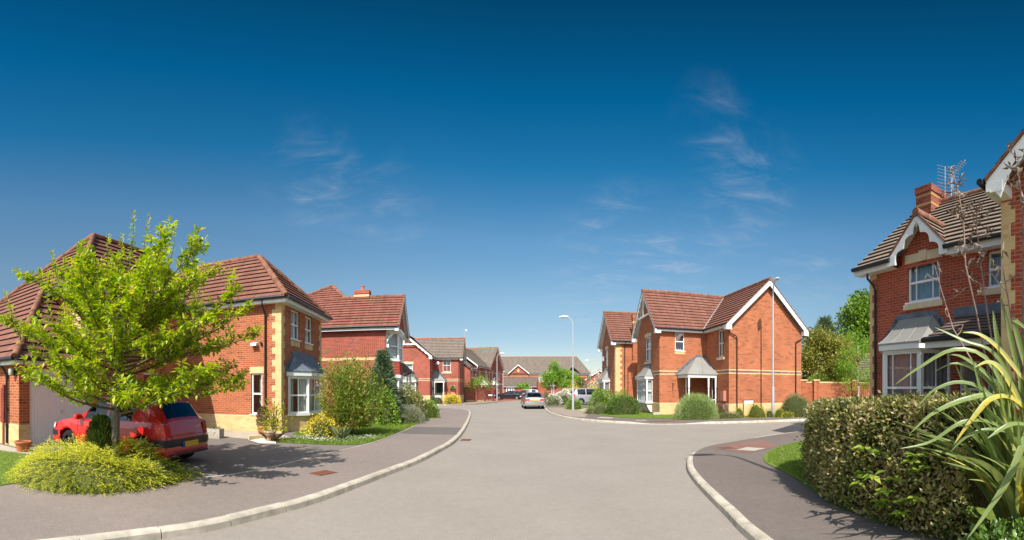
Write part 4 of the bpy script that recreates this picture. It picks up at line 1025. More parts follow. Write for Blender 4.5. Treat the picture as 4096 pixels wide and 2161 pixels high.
# ---- third house, grey roof, across the turning
def basket_house():
    h = house_empty('basket_house', 'red brick house with grey roof, dark green door and hanging baskets across the left turning', (-5.76, 46.65), 2.0)
    F = Wall((-2.95, 0), 0); S = Wall((-2.95, -2.5), 90); G = Wall((-8.4, -2.5), 0); Rr = Wall((0, 0), 90); zt = 5.0
    walls(h, [(F, 2.95, 0, zt, dict(holes=[(1.05, 1.95, 3.55, 4.98), (.25, 1.1, .2, 2.45)])), (S, 2.5, 0, zt, dict(holes=[(.9, 1.35, 3.7, 4.9)])),
              (G, 5.45, 0, zt, dict(holes=[(2.3, 3.6, 3.3, 4.30), (2.0, 3.9, .9, 2.4)], top=[(0, zt), (5.45, zt), (2.72, 7.35)])),
              (Rr, 5.6, 0, zt, dict(top=[(0, zt), (5.6, zt), (2.8, 7.45)])), (Wall((-8.4, 5.6), -90), 8.1, 0, zt)], BR_RED)
    e, rz = 5.08, 7.58
    roof(h, [[(-2.65, -.3, e), (.36, -.3, e), (.36, 2.8, rz), (-5.7, 2.8, rz)], [(-2.65, -2.85, e), (-2.65, -.3, e), (-5.7, 2.8, rz), (-5.7, -2.85, rz)], [(-8.75, -2.85, e), (-5.7, -2.85, rz), (-5.7, 2.8, rz), (-8.75, 5.9, e)], [(.36, 5.9, e), (-8.75, 5.9, e), (-5.7, 2.8, rz), (.36, 2.8, rz)]],
         [((-5.7, 2.8, rz), (.38, 2.8, rz)), ((-5.7, -2.87, rz), (-5.7, 2.8, rz))], T_GREY, RISERG, RIDGEG)
    v = MB(); v.tube([(-2.65, -.3, e + .04), (-5.7, 2.8, rz + .02)], .05, 6); v.build('valley', LEAD, h)
    fascia(h, [(-2.7, -.28, e), (.33, -.28, e)]); fascia(h, [(-2.68, -2.6, e), (-2.68, -.3, e)])
    soffit(h, [[(-2.95, -.28, 4.92), (.33, -.28, 4.92), (.33, 0, 4.92), (-2.95, 0, 4.92)]])
    gable_board(h, G, -.3, 2.72, 5.74, e, rz, e, .36, width=.16, scal=.07, nsc=8, foot=.36, foot_h=.3)
    t = MB(G); t.box(1.3, 4.15, .28, .33, 6.32, 6.44); t.box(2.67, 2.77, .285, .325, 6.44, 7.3); t.build('gable_truss', WPAINT, h)
    gable_board(h, Rr, -.3, 2.8, 5.9, e, rz, e, .34, width=.16, foot=.3, foot_h=.28)
    band(h, [(F, 0, 2.95), (S, 0, 2.5), (G, 0, 5.45), (Rr, 0, 5.6)], 2.5, .26); plinth(h, [(F, 0, 2.97), (S, -.02, 2.5), (G, 0, 5.472), (Rr, -.02, 5.6)], .92)
    window(h, F, 1.05, 1.95, 3.55, 4.98, cols=2, curtain='blind', sill=False, stone_sill=True); window(h, S, .9, 1.35, 3.7, 4.9, cols=1, curtain='none')
    window(h, G, 2.3, 3.6, 3.3, 4.30, cols=2, curtain='net', lintel='stone'); 
    bay(h, G, 1.9, 4.0, .45, .95, 2.40, ch=0, front_cols=2, curtain='blind', roof_h=.75, base=.3, hang=WPAINT, side_cols=1)
    door(h, F, .25, 1.1, .2, 2.45, GREEND)
    porch(h, F, -.3 + .1, 1.45, 1.1, 2.55, 3.62, [(-.02 + .1, 1.0), (.62 - .35, .98), (1.28, 1.0)], rail=[((.08, 1.0), (.27, .98))], ru=(.02, .35), roof_mat=LEAD)
    downpipe(h, F, 2.86, .1, 4.6, (0, .22)); downpipe(h, Rr, 5.5, .1, 4.6, (.1, .2))
    m = MB(F); m.lathe([(0, .0), (.2, .0), (.22, .05), (.2, .10), (0, .14)], (0, 0, 0), 16, axis='y'); 
    al = MB(); al.lathe([(0, -.12), (.17, -.10), (.21, -.06), (.2, -.005), (0, -.005)], (-2.48, 0, 4.5), 16, axis='y'); al.build('alarm_box', WHITE, h, smooth=40)
    m = MB(F); m.box(2.0, 2.42, .005, .16, 1.0, 1.62); m.build('meter_box', PINKBOX, h)
    m = MB(); m.tube([(.3, 2.8, 7.6), (.36, 2.8, 8.6)], .02, 6); m.tube([(-.1, 2.7, 8.5), (.55, 2.9, 8.5)], .015, 5); m.box(.4, .62, 2.76, 2.84, 8.4, 8.62)
    for k in range(4): m.tube([(-.05 + k * .12, 2.55, 8.5), (-.05 + k * .12, 2.95, 8.5)], .008, 4)
    m.build('aerial', ALU, h)
    return h
basket_house()

# ---- terraced houses beyond the garden wall
def terrace():
    h = house_empty('terraced_houses', 'row of red brick terraced houses with white porches and grey roof behind the garden wall', (-5.9, 60.0), 76.0)
    F = Wall((0, 0), 0); zt = 4.95
    wins = [(.6, 1.5), (3.9, 4.6), (7.0, 8.1), (10.6, 11.4), (14.4, 15.3)]
    holes = [(a, b, 3.35, 4.75) for a, b in wins] + [(5.2, 6.1, .1, 2.2), (10.9, 11.8, .1, 2.2), (13.4, 15.2, .8, 2.2)]
    walls(h, [(F, 17.6, 0, zt, dict(holes=holes)), (Wall((17.6, 0), 90), 8, 0, zt), (Wall((0, 8), -90), 8, 0, zt)], BR_RED)
    gm = MB(F); gm.poly([(8.9, .004, 4.9), (17.3, .004, 4.9), (13.1, .004, 8.6)]); gm.build('gable_wall', BR_RED, h)
    e, rz = 5.02, 8.2
    roof(h, [[(2.4, -.3, e), (9.0, -.3, e), (12.3, 4, rz), (2.4, 4, rz)], [(-.4, -.3, e - .55), (2.35, -.3, e - .55), (2.35, 4, rz - .55), (-.4, 4, rz - .55)],
             [(8.6, -.35, e), (13.1, -.35, 8.75), (13.1, 6, 8.75), (8.6, 6, e)], [(17.7, -.35, e), (17.7, 6, e), (13.1, 6, 8.75), (13.1, -.35, 8.75)], [(-.4, 8.3, e), (17.6, 8.3, e), (17.6, 4, rz), (-.4, 4, rz)]],
         [((2.4, 4, rz), (12.3, 4, rz)), ((13.1, -.37, 8.75), (13.1, 6, 8.75)), ((-.4, 4, rz - .55), (2.35, 4, rz - .55))], T_GREY, RISERG, RIDGEG)
    fascia(h, [(2.4, -.28, e), (8.8, -.28, e)]); fascia(h, [(-.4, -.28, e - .55), (2.35, -.28, e - .55)])
    gable_board(h, F, 8.6, 13.1, 17.6, e, 8.75, e, .33, width=.2, foot=.3, foot_h=.28)
    vb = MB(); vb.poly([(2.38, -.3, e - .1), (2.38, 4, rz - .1), (2.38, 4, rz + .12), (2.38, -.3, e + .12)]); vb.build('verge_board', WPAINT, h)
    band(h, [(F, 0, 17.6)], 4.3, .1, dent=False); band(h, [(F, 8.0, 17.6)], 2.4, .2, dent=False)
    for a, b in wins:
        window(h, F, a, b, 3.35, 4.75, cols=2, curtain='net'); s = MB(F); s.box(a - .05, b + .05, .004, .012, 3.08, 3.30); s.build('brick_sill', BR_YE, h)
    window(h, F, 13.4, 15.2, .8, 2.2, cols=2, curtain='net')
    for u in (5.2, 10.9):
        door(h, F, u, u + .9, .1, 2.2, WHITE, glass=False)
        m = MB(F); m.box(u - .3, u + 1.2, .005, 1.1, 2.28, 2.45); m.poly([(u - .3, .01, 3.3), (u - .3, 1.1, 2.45), (u - .3, .01, 2.45)]); m.poly([(u + 1.2, .01, 3.3), (u + 1.2, 1.1, 2.45), (u + 1.2, .01, 2.45)])
        for s_ in (u - .22, u + 1.12):
            m.tube([(s_, .02, 1.5), (s_, 1.0, 2.32)], .035, 6); m.tube([(s_, .03, 1.5), (s_, .03, 2.3)], .035, 6)
        p = m.build('porch', WPAINT, h); r = MB(F); r.poly([(u - .4, 1.2, 2.42), (u + 1.3, 1.2, 2.42), (u + 1.3, .012, 3.36), (u - .4, .012, 3.36)]); r.build('porch_roof', T_GREY, p)
        q = MB(F); q.box(u - .4, u + 1.3, .005, .02, 3.37, 3.55); q.build('flashing', LEADD, h)
    for u in (2.35, 8.9, 17.4): downpipe(h, F, u, .1, 4.5, (0, .2), WPAINT)
    m = MB(F); m.poly([(12.85, .008, 6.6), (13.1, .008, 6.25), (13.35, .008, 6.6), (13.35, .008, 7.0), (13.1, .008, 7.4), (12.85, .008, 7.0)]); m.build('brick_diamond', BR_YE, h)
    for u, z in ((2.75, 2.45), (9.6, 3.3)):
        m = MB(); m.lathe([(0, .06), (.2, .09), (.36, .17), (.36, .16), (.2, .07), (0, .045)], (0, 0, 0), 18, axis='y'); m.tube([(0, .05, 0), (0, -.3, .0)], .02, 6); m.tube([(0, .08, -.02), (.0, .42, -.1)], .01, 5)
        d = m.build('satellite_dish', GALV, h, smooth=40); d.location = (u, -.55, z); d.rotation_euler = (R(-25), 0, R(200))
    return h
terrace()

# ---- long block closing the view
def end_block():
    h = house_empty('apartment_row', 'long red brick block with one grey roof and lean-to garage roof closing the street', (-3.2, 92.5), -5.0, 'red brick houses on the estate')
    F = Wall((0, 0), 0); zt = 4.95
    wins = [(9.0, 10.4, 3.35, 4.75), (14.2, 16.1, 3.35, 4.75)]
    walls(h, [(F, 20, 0, zt, dict(holes=wins + [(14.2, 16.4, .8, 2.3)])), (Wall((0, 9), -90), 9, 0, zt), (Wall((20, 0), 90), 9, 0, zt)], BR_RED)
    e, rz = 5.05, 8.95
    roof(h, [[(-.4, -.35, e), (18.3 + 2, -.35, e), (16.6 + 1, 4.5, rz), (-.4, 4.5, rz)], [(-.4, 9.3, e), (20.3, 9.3, e), (17.6, 4.5, rz), (-.4, 4.5, rz)], [(20.3, -.35, e), (20.3, 9.3, e), (17.6, 4.5, rz)],
             [(2.5, -.6, e), (4.6, -.6, 6.9), (4.6, 2.0, 6.9)], [(6.9, -.6, e), (4.6, -.6, 6.9), (4.6, 2.0, 6.9)], [(14.8, -.6, e), (16.4, -.6, 6.5), (16.4, 1.6, 6.5)], [(18, -.6, e), (16.4, -.6, 6.5), (16.4, 1.6, 6.5)]],
         [((-.4, 4.5, rz), (17.6, 4.5, rz))], T_GREY, RISERG, RIDGEG)
    fascia(h, [(-.4, -.33, e), (2.6, -.33, e)], .2); fascia(h, [(6.8, -.33, e), (20.3, -.33, e)], .2)
    g = MB(F); g.poly([(2.6, .25, 4.8), (6.8, .25, 4.8), (4.6, .25, 6.75)]); g.poly([(2.6, .25, 4.8), (6.8, .25, 4.8), (6.8, 0, 4.8), (2.6, 0, 4.8)]); gw = g.build('gable_wall', BR_RED, h)
    m = MB(F); m.poly([(4.3, .26, 5.6), (4.6, .26, 5.3), (4.9, .26, 5.6), (4.6, .26, 6.1)]); m.build('brick_diamond', BR_YE, h)
    gable_board(h, F, 2.4, 4.6, 7.0, e, 6.95, e, .62, width=.16, dark_edge=False)
    band(h, [(F, 0, 20)], 4.45, .12, dent=False)
    for a, b, c, d in wins:
        window(h, F, a, b, c, d, cols=2, curtain='net'); s = MB(F); s.box(a - .05, b + .05, .004, .014, c - .3, c - .05); s.build('brick_sill', BR_YE, h)
    window(h, F, 14.2, 16.4, .8, 2.3, cols=3, curtain='blind')
    # lean-to with doors
    m = MB(); m.box(1.6, 8.2, -3.6, 0, 0, 2.35); l = m.build('front_store', BR_RED, h)
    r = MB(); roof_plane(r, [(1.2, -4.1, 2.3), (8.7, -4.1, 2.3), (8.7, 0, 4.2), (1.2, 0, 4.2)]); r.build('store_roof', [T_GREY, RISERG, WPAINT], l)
    fascia(l, [(1.2, -4.08, 2.3), (8.7, -4.08, 2.3)], .22)
    for u in (2.3, 6.0):
        D = Wall((u, -3.6), 0)
        m = MB(D); m.box(0, 1.7, .005, .05, .1, 2.1); d = m.build('door', WHITE, l)
        m = MB(D); 
        for a in (.2, .75, 1.3): m.box(a, a + .22, .05, .06, .4, 1.8)
        m.build('pane', BLACKP, l)
    m = MB(F); m.box(10.6, 12.6, .005, .9, 2.3, 2.45); m.poly([(10.6, .9, 2.45), (12.6, .9, 2.45), (11.6, .9, 3.3)]); p = m.build('porch', WPAINT, h)
    r = MB(F); r.poly([(10.5, 1.0, 2.4), (11.6, 1.0, 3.4), (11.6, 0.01, 3.4), (10.5, .01, 2.4)]); r.poly([(12.7, 1.0, 2.4), (11.6, 1.0, 3.4), (11.6, 0.01, 3.4), (12.7, .01, 2.4)]); r.build('porch_roof', T_GREY, p)
    door(h, F, 10.9, 11.9, .1, 2.2, WHITE)
    for u in (.3, .9, 17.0): downpipe(h, F, u, .1, 4.6, (0, .2), WPAINT)
    m = MB(); m.tube([(12.8, 1.5, 6.4), (12.8, 1.5, 7.4)], .12, 8); m.tube([(12.8, 1.5, 7.2), (12.8, 1.5, 7.4)], .16, 8); m.build('flue', BLACKP, h)
    return h
end_block()

# ---- house behind the corner house on the right
def gable_house():
    h = house_empty('gable_house', 'orange brick house with yellow quoins and tall side chimney, left of the corner house', (7.957, 32.03), -1.5)
    F = Wall((0, 0), 0); LF = Wall((0, 5.6), -90); zt = 5.25
    walls(h, [(F, 6, 0, zt), (LF, 5.6, 0, zt, dict(holes=[(1.6, 2.7, 3.5, 5.0), (1.2, 3.2, .8, 2.2)], top=[(0, zt), (5.6, zt), (2.8, 7.85)]))], BR_OR)
    e, rz = 5.32, 8.05
    roof(h, [[(-.4, -.33, e), (6, -.33, e), (6, 2.8, rz), (-.4, 2.8, rz)], [(-.4, 5.93, e), (6, 5.93, e), (6, 2.8, rz), (-.4, 2.8, rz)]], [((-.42, 2.8, rz), (6, 2.8, rz))], T_RED)
    fascia(h, [(-.33, -.3, e), (6, -.3, e)])
    gable_board(h, LF, -.33, 2.8, 5.93, e - .02, rz - .03, e - .02, .38, width=.15, scal=.07, nsc=9, foot=.35, foot_h=.28)
    soffit(h, [[(-.33, -.3, 5.16), (6, -.3, 5.16), (6, 0, 5.16), (-.33, 0, 5.16)]])
    quoins(h, LF, F, 5.6, .7, 5.15, a=.42, b=.52); plinth(h, [(F, -.02, 6), (LF, 0, 5.622)], .7)
    window(h, LF, 1.6, 2.7, 3.5, 5.0, cols=2, curtain='net', sill=False, stone_sill=True, lintel='stone')
    bay(h, LF, 1.2, 3.4, .5, .85, 2.25, ch=0, front_cols=3, curtain='full', roof_h=.95, base=0, side_cols=1)
    downpipe(h, F, .72, .1, 4.9, (0, .24))
    m = MB(); m.box(1.32, 2.3, -.35, 0.05, 0, 7.1); m.box(1.28, 2.34, -.39, .09, 7.1, 7.42); m.box(.95, 1.32, -.35, -.001, 0, 3.3); m.poly([(.95, -.35, 3.3), (1.32, -.35, 3.3), (1.32, -.35, 3.9)]); c = m.build('chimney', BR_OR, h)
    b = MB(); b.box(1.3, 2.32, -.37, .07, 6.72, 6.88); b.build('brick_band', BR_YE, c)
    m = MB(LF); m.lathe([(0, .12), (.15, .10), (.18, .05), (.17, .005)], (0, 0, 0), 12); 
    a = MB(); a.box(-.13, -.005, 4.55, 4.85, 4.1, 4.5); a.build('alarm_box', WHITE, h)
    return h
gable_house()

# ---- far gabled house seen in the gap
def far_house():
    h = house_empty('far_house', 'small distant red brick gable with grey roof seen between birch tree and lamp posts', (13.2, 79.0), -8.0)
    G = Wall((0, 0), 0)
    walls(h, [(G, 6.5, 0, 3.2, dict(top=[(0, 3.2), (6.5, 3.2), (3.25, 5.1)])), (Wall((0, 12), -90), 12, 0, 3.2), (Wall((6.5, 0), 90), 12, 0, 3.2)], BR_RED)
    roof(h, [[(-.3, -.3, 2.95), (3.25, -.3, 5.25), (3.25, 12, 5.25), (-.3, 12, 2.95)], [(6.8, -.3, 2.95), (3.25, -.3, 5.25), (3.25, 12, 5.25), (6.8, 12, 2.95)], [(3.25, 5.0, 5.2), (3.25, 7.9, 5.35), (14, 7.9, 5.35), (14, 4.2, 2.9), (6.5, 4.2, 2.9)]], [((3.25, -.3, 5.25), (3.25, 12, 5.25)), ((3.25, 7.9, 5.35), (14, 7.9, 5.35))], T_GREY, RISERG, RIDGEG)
    gable_board(h, G, -.3, 3.25, 6.8, 2.95, 5.22, 2.95, .32, width=.16, dark_edge=False)
    return h
far_house()

# ---- near house on the right behind the hedge
def near_house():
    h = house_empty('hedge_house', 'near right deep red brick house with brown roof and dormer gable behind the hedge', (9.402, 8.388), -2.7)
    F = Wall((0, 0), -90); E = Wall((7, 0), 180); zt = 5.0
    WX = -2.6; WYc = -5.6
    WF = Wall((WX, WYc), -90)
    w1 = (1.44, 2.52, 3.96, 5.02); w2 = (3.92, 4.95, 4.06, 4.92)
    walls(h, [(F, 5.6, 0, zt, dict(holes=[w1, w2, (3.1, 3.7, .9, 2.3), (3.9, 4.8, .2, 2.3), (.75, 2.75, .75, 2.4)])), (E, 7, 0, zt, dict(top=[(4.2, zt), (7, zt), (4.25, 7.7), (1.5, zt)])),
              (WF, 5.4, 0, zt, dict(top=[(0, zt), (5.4, zt), (2.7, 7.15)])), (Wall((0, WYc), 180), 2.6, 0, zt), (Wall((7, -11), 90), 11, 0, zt), (Wall((WX, -11), 0), 9.6, 0, zt)], BR_DK)
    dg = MB(F); dg.poly([(1.25, .004, 4.9), (2.8, .004, 4.9), (2.8, .004, 5.3), (2.02, .004, 6.08), (1.25, .004, 5.3)]); dg.build('dormer_wall', BR_DK, h)
    e, rz = 5.12, 7.86; rx = 2.75
    roof(h, [[(-.35, .38, e), (rx, .38, rz), (rx, -2.02, rz), (.86, -2.02, 6.19), (-.35, -1.10, e)], [(-.35, -2.94, e), (.86, -2.02, 6.19), (rx, -2.02, rz), (rx, -11, rz), (-.35, -11, e)], [(5.85, .38, e), (5.85, -11, e), (rx, -11, rz), (rx, .38, rz)],
             [(-.38, -1.10, 5.20), (-.38, -2.02, 6.16), (.86, -2.02, 6.16)], [(-.38, -2.94, 5.20), (-.38, -2.02, 6.16), (.86, -2.02, 6.16)],
             [(-2.97, -5.48, 4.97), (-2.97, -8.3, 7.48), (2.75, -8.3, 7.48), (.1, -5.48, 4.97)], [(-2.97, -11.12, 4.97), (-2.97, -8.3, 7.48), (2.75, -8.3, 7.48), (.1, -11.12, 4.97)]],
         [((rx, .40, rz), (rx, -8, rz)), ((-.40, -2.02, 6.16), (.86, -2.02, 6.16)), ((-3.0, -8.3, 7.48), (2.75, -8.3, 7.48))], T_DK if False else tile('brown_grey_tile', (.27, .205, .155), streak=.22), RISERG, RIDGE, course=.30)
    fascia(h, [(-.32, .35, e), (-.32, -1.12, e)], .18); fascia(h, [(-.32, -2.90, e), (-.32, -5.45, e)], .2); fascia(h, [(-2.92, -5.50, 4.97), (0, -5.50, 4.97)][::-1], .16)
    soffit(h, [[(-.33, .33, 4.96), (0, .33, 4.96), (0, -1.12, 4.96), (-.33, -1.12, 4.96)], [(-.33, -2.92, 4.96), (0, -2.92, 4.96), (0, -5.6, 4.96), (-.33, -5.6, 4.96)]])
    gable_board(h, F, 1.10, 2.02, 2.94, 5.20, 6.14, 5.20, .36, width=.15, scal=.11, nsc=3, foot=.0, concave=True)
    
    for ea, eb in ((1.0, 1.3), (2.74, 3.0)):
        q = MB(F); q.box(ea, eb, .30, .37, 4.95, 5.2); q.build('eaves_end', WPAINT, h)
    gable_board(h, WF, -.10, 2.7, 5.5, 4.96, 7.44, 4.96, .36, width=.24, scal=.15, nsc=4, concave=True, foot=.36, foot_h=.19, footw=.30)
    gu = MB(); gu.tube([(-3.04, -5.42, 4.95), (-.2, -5.42, 4.95)], .055, 8); gu.build('gutter', BLACKP, h)
    so = MB(); so.poly([(WX - .43, -5.6, 4.76), (WX - .43, -5.5, 4.76), (0, -5.5, 4.76), (0, -5.6, 4.76)]); so.build('soffit', WPAINT, h)
    quoins(h, None, WF, 0, .1, 4.74, a=.29, b=.18); quoins(h, E, F, 7, .1, 4.95, b=.10, a=.3)
    window(h, F, *w1, cols=[.2, .78], curtain='blue', sill=True, stone_sill=True, lintel='stone', fr=.06); window(h, F, *w2, cols=2, curtain='blue', sill=True, stone_sill=True)
    window(h, F, 3.1, 3.7, .9, 2.3, cols=1, curtain='full'); door(h, F, 3.9, 4.8, .2, 2.3, plain('red_door', (.3, .02, .02), .4, .4))
    bay(h, F, .62, 2.86, .62, .72, 2.62, ch=.52, front_cols=[.2, .8], curtain='full', roof_h=.72, base=0, hang=BR_DK, overh=.13)
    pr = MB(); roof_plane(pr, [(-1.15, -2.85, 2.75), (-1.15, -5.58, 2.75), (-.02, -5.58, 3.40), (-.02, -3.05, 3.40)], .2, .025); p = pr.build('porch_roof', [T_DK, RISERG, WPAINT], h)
    fascia(p, [(-1.12, -2.9, 2.75), (-1.12, -5.58, 2.75)], .2); fascia(p, [(0, -2.88, 2.75), (-1.12, -2.88, 2.75)], .2)
    fl = MB(F); fl.box(2.95, 5.58, .005, .02, 3.42, 3.66); fl.build('flashing', LEADD, h)
    downpipe(h, F, .27, .1, 4.5, (-.10, .22))
    cc = chimney(h, 2.1, 2.97, -.70, -.07, 6.4, 8.28, BR_CH, 0, False)
    for zb in (7.62, 7.92):
        bb = MB(); bb.box(2.09, 2.98, -.71, -.06, zb, zb + .07); bb.build('brick_band', plain('ochre_brick', (.40, .24, .10), .9, .1), cc)
    m = MB(); m.lathe([(.18, 8.25), (.2, 8.33), (.12, 8.35)], (2.55, -.4, 0), 12); m.build('chimney_pot', TERRA, h)
    m = MB(lambda x, y, z: (x + .15, y - .27, z - .25))     # television aerial on the chimney
    m.tube([(2.6, -.44, 7.85), (2.6, -.75, 7.95), (2.6, -.78, 8.3), (2.6, -.78, 9.1)], .018, 6)
    A = Vector((2.62, -.62, 8.85)); B = Vector((2.3, -1.5, 9.1)); m.tube([tuple(A), tuple(B)], .014, 5)
    for i in range(8):
        c = A.lerp(B, .2 + .1 * i); m.tube([c + Vector((-.12, .04, 0)), c + Vector((.12, -.04, 0))], .009, 4)
    for i in range(9):
        zz = 8.35 + i * .11; m.tube([(2.25, -.46, zz + .12 * 0), (2.95, -.86, zz)], .008, 4)
    m.tube([(2.5, -.6, 8.3), (2.5, -.6, 9.25)], .01, 5); m.tube([(2.75, -.74, 8.3), (2.75, -.74, 9.25)], .01, 5)
    m.build('aerial', ALU, h)
    return h
near_house()

# ---- low dark roof behind the brick garden wall
def back_garage():
    h = thing('garden_garage', 'low dark-tiled roof behind the right brick garden wall and birch', 'outbuilding', (25.0, 22.5, 0), R(-40))
    walls(h, [(Wall((-5, -2.5), 0), 9, 0, 2.4), (Wall((-5, 2.5), -90), 5, 0, 2.4)], BR_DK)
    roof(h, [[(-5.3, -2.8, 2.35), (4.3, -2.8, 2.35), (4.3, 0, 4.4), (-3.6, 0, 4.4)], [(-5.3, 2.8, 2.35), (-5.3, -2.8, 2.35), (-3.6, 0, 4.4)], [(4.3, 2.8, 2.35), (-5.3, 2.8, 2.35), (-3.6, 0, 4.4), (4.3, 0, 4.4)]], [((-3.6, 0, 4.4), (4.3, 0, 4.4))], T_DK, RISERG, RIDGEG)
back_garage()

# ---- brick garden walls and fences
def brick_wall(name, label, pts, hgt, pier_at, mat, cap=BR_SOLD, thick=.225, piers_h=.14, plinth_m=None):
    h = thing(name, label, 'wall', (pts[0][0], pts[0][1], 0), 0)
    o = Vector((pts[0][0], pts[0][1]))
    m = MB(); c = MB(); pm = MB(); pl = MB()
    for a, b in zip(pts, pts[1:]):
        A, B_ = Vector(a) - o, Vector(b) - o; L = (B_ - A).length; W = Wall((A.x, A.y), math.degrees(math.atan2(B_.y - A.y, B_.x - A.x)))
        m.T = c.T = pm.T = pl.T = W
        m.box(-.0, L, -thick, 0, 0, hgt); c.box(-.02, L + .02, -thick - .02, .02, hgt + .002, hgt + .09)
        if plinth_m: pl.box(0, L, .003, .02, 0, .28)
        n = max(1, round(L / pier_at))
        for i in range(n + 1):
            u = L * i / n; m.box(u - .18, u + .18, -thick - .06, .07, 0, hgt + piers_h); c.box(u - .21, u + .21, -thick - .09, .10, hgt + piers_h + .002, hgt + piers_h + .09)
    m.T = c.T = pl.T = None
    m.build('brickwork', mat, h); c.build('coping', cap, h)
    if plinth_m: pl.build('plinth', plinth_m, h)
    return h
brick_wall('garden_wall', 'orange brick garden wall with tiled piers right of the corner house', [(17.22, 21.0), (17.75, 20.4), (20.4, 19.6), (27, 17.2)], 2.05, 2.6, BR_OR)
brick_wall('garden_wall', 'dark red brick garden wall overhung by a vine, right of the hanging baskets', [(-5.85, 52.6), (-4.6, 53.6), (-2.55, 57.2)], 1.75, 1.9, BR_RED, cap=BR_RED, plinth_m=BR_YE)
def panel_fence(name, label, a, b, hgt, mat, n):
    h = thing(name, label, 'fence', (a[0], a[1], 0), math.atan2(b[1] - a[1], b[0] - a[0])); L = math.hypot(b[0] - a[0], b[1] - a[1])
    m = MB(); k = int(L / .11)
    for i in range(k): m.box(L * i / k + .004, L * (i + 1) / k - .004, -.01 - .012 * (i % 2), .012 - .012 * (i % 2), .06, hgt - .02 * (i % 3))
    m.box(0, L, .02, .06, hgt * .25, hgt * .25 + .08); m.box(0, L, .02, .06, hgt * .8, hgt * .8 + .08)
    m.build('boards', mat, h)
    for i in range(n + 1):
        p = MB(); p.box(L * i / n - .05, L * i / n + .05, -.05, .05, 0, hgt + .06); p.build('post', mat, h)
    return h
panel_fence('board_fence', 'dark red stained board fence at the left edge beside the garage', (-13.6, 4.35), (-11.25, 4.45), 1.72, WOODR, 1)
panel_fence('timber_fence', 'weathered timber fence behind the birch trees', (6.9, 55.5), (11.5, 54.5), 1.85, WOODF, 3)
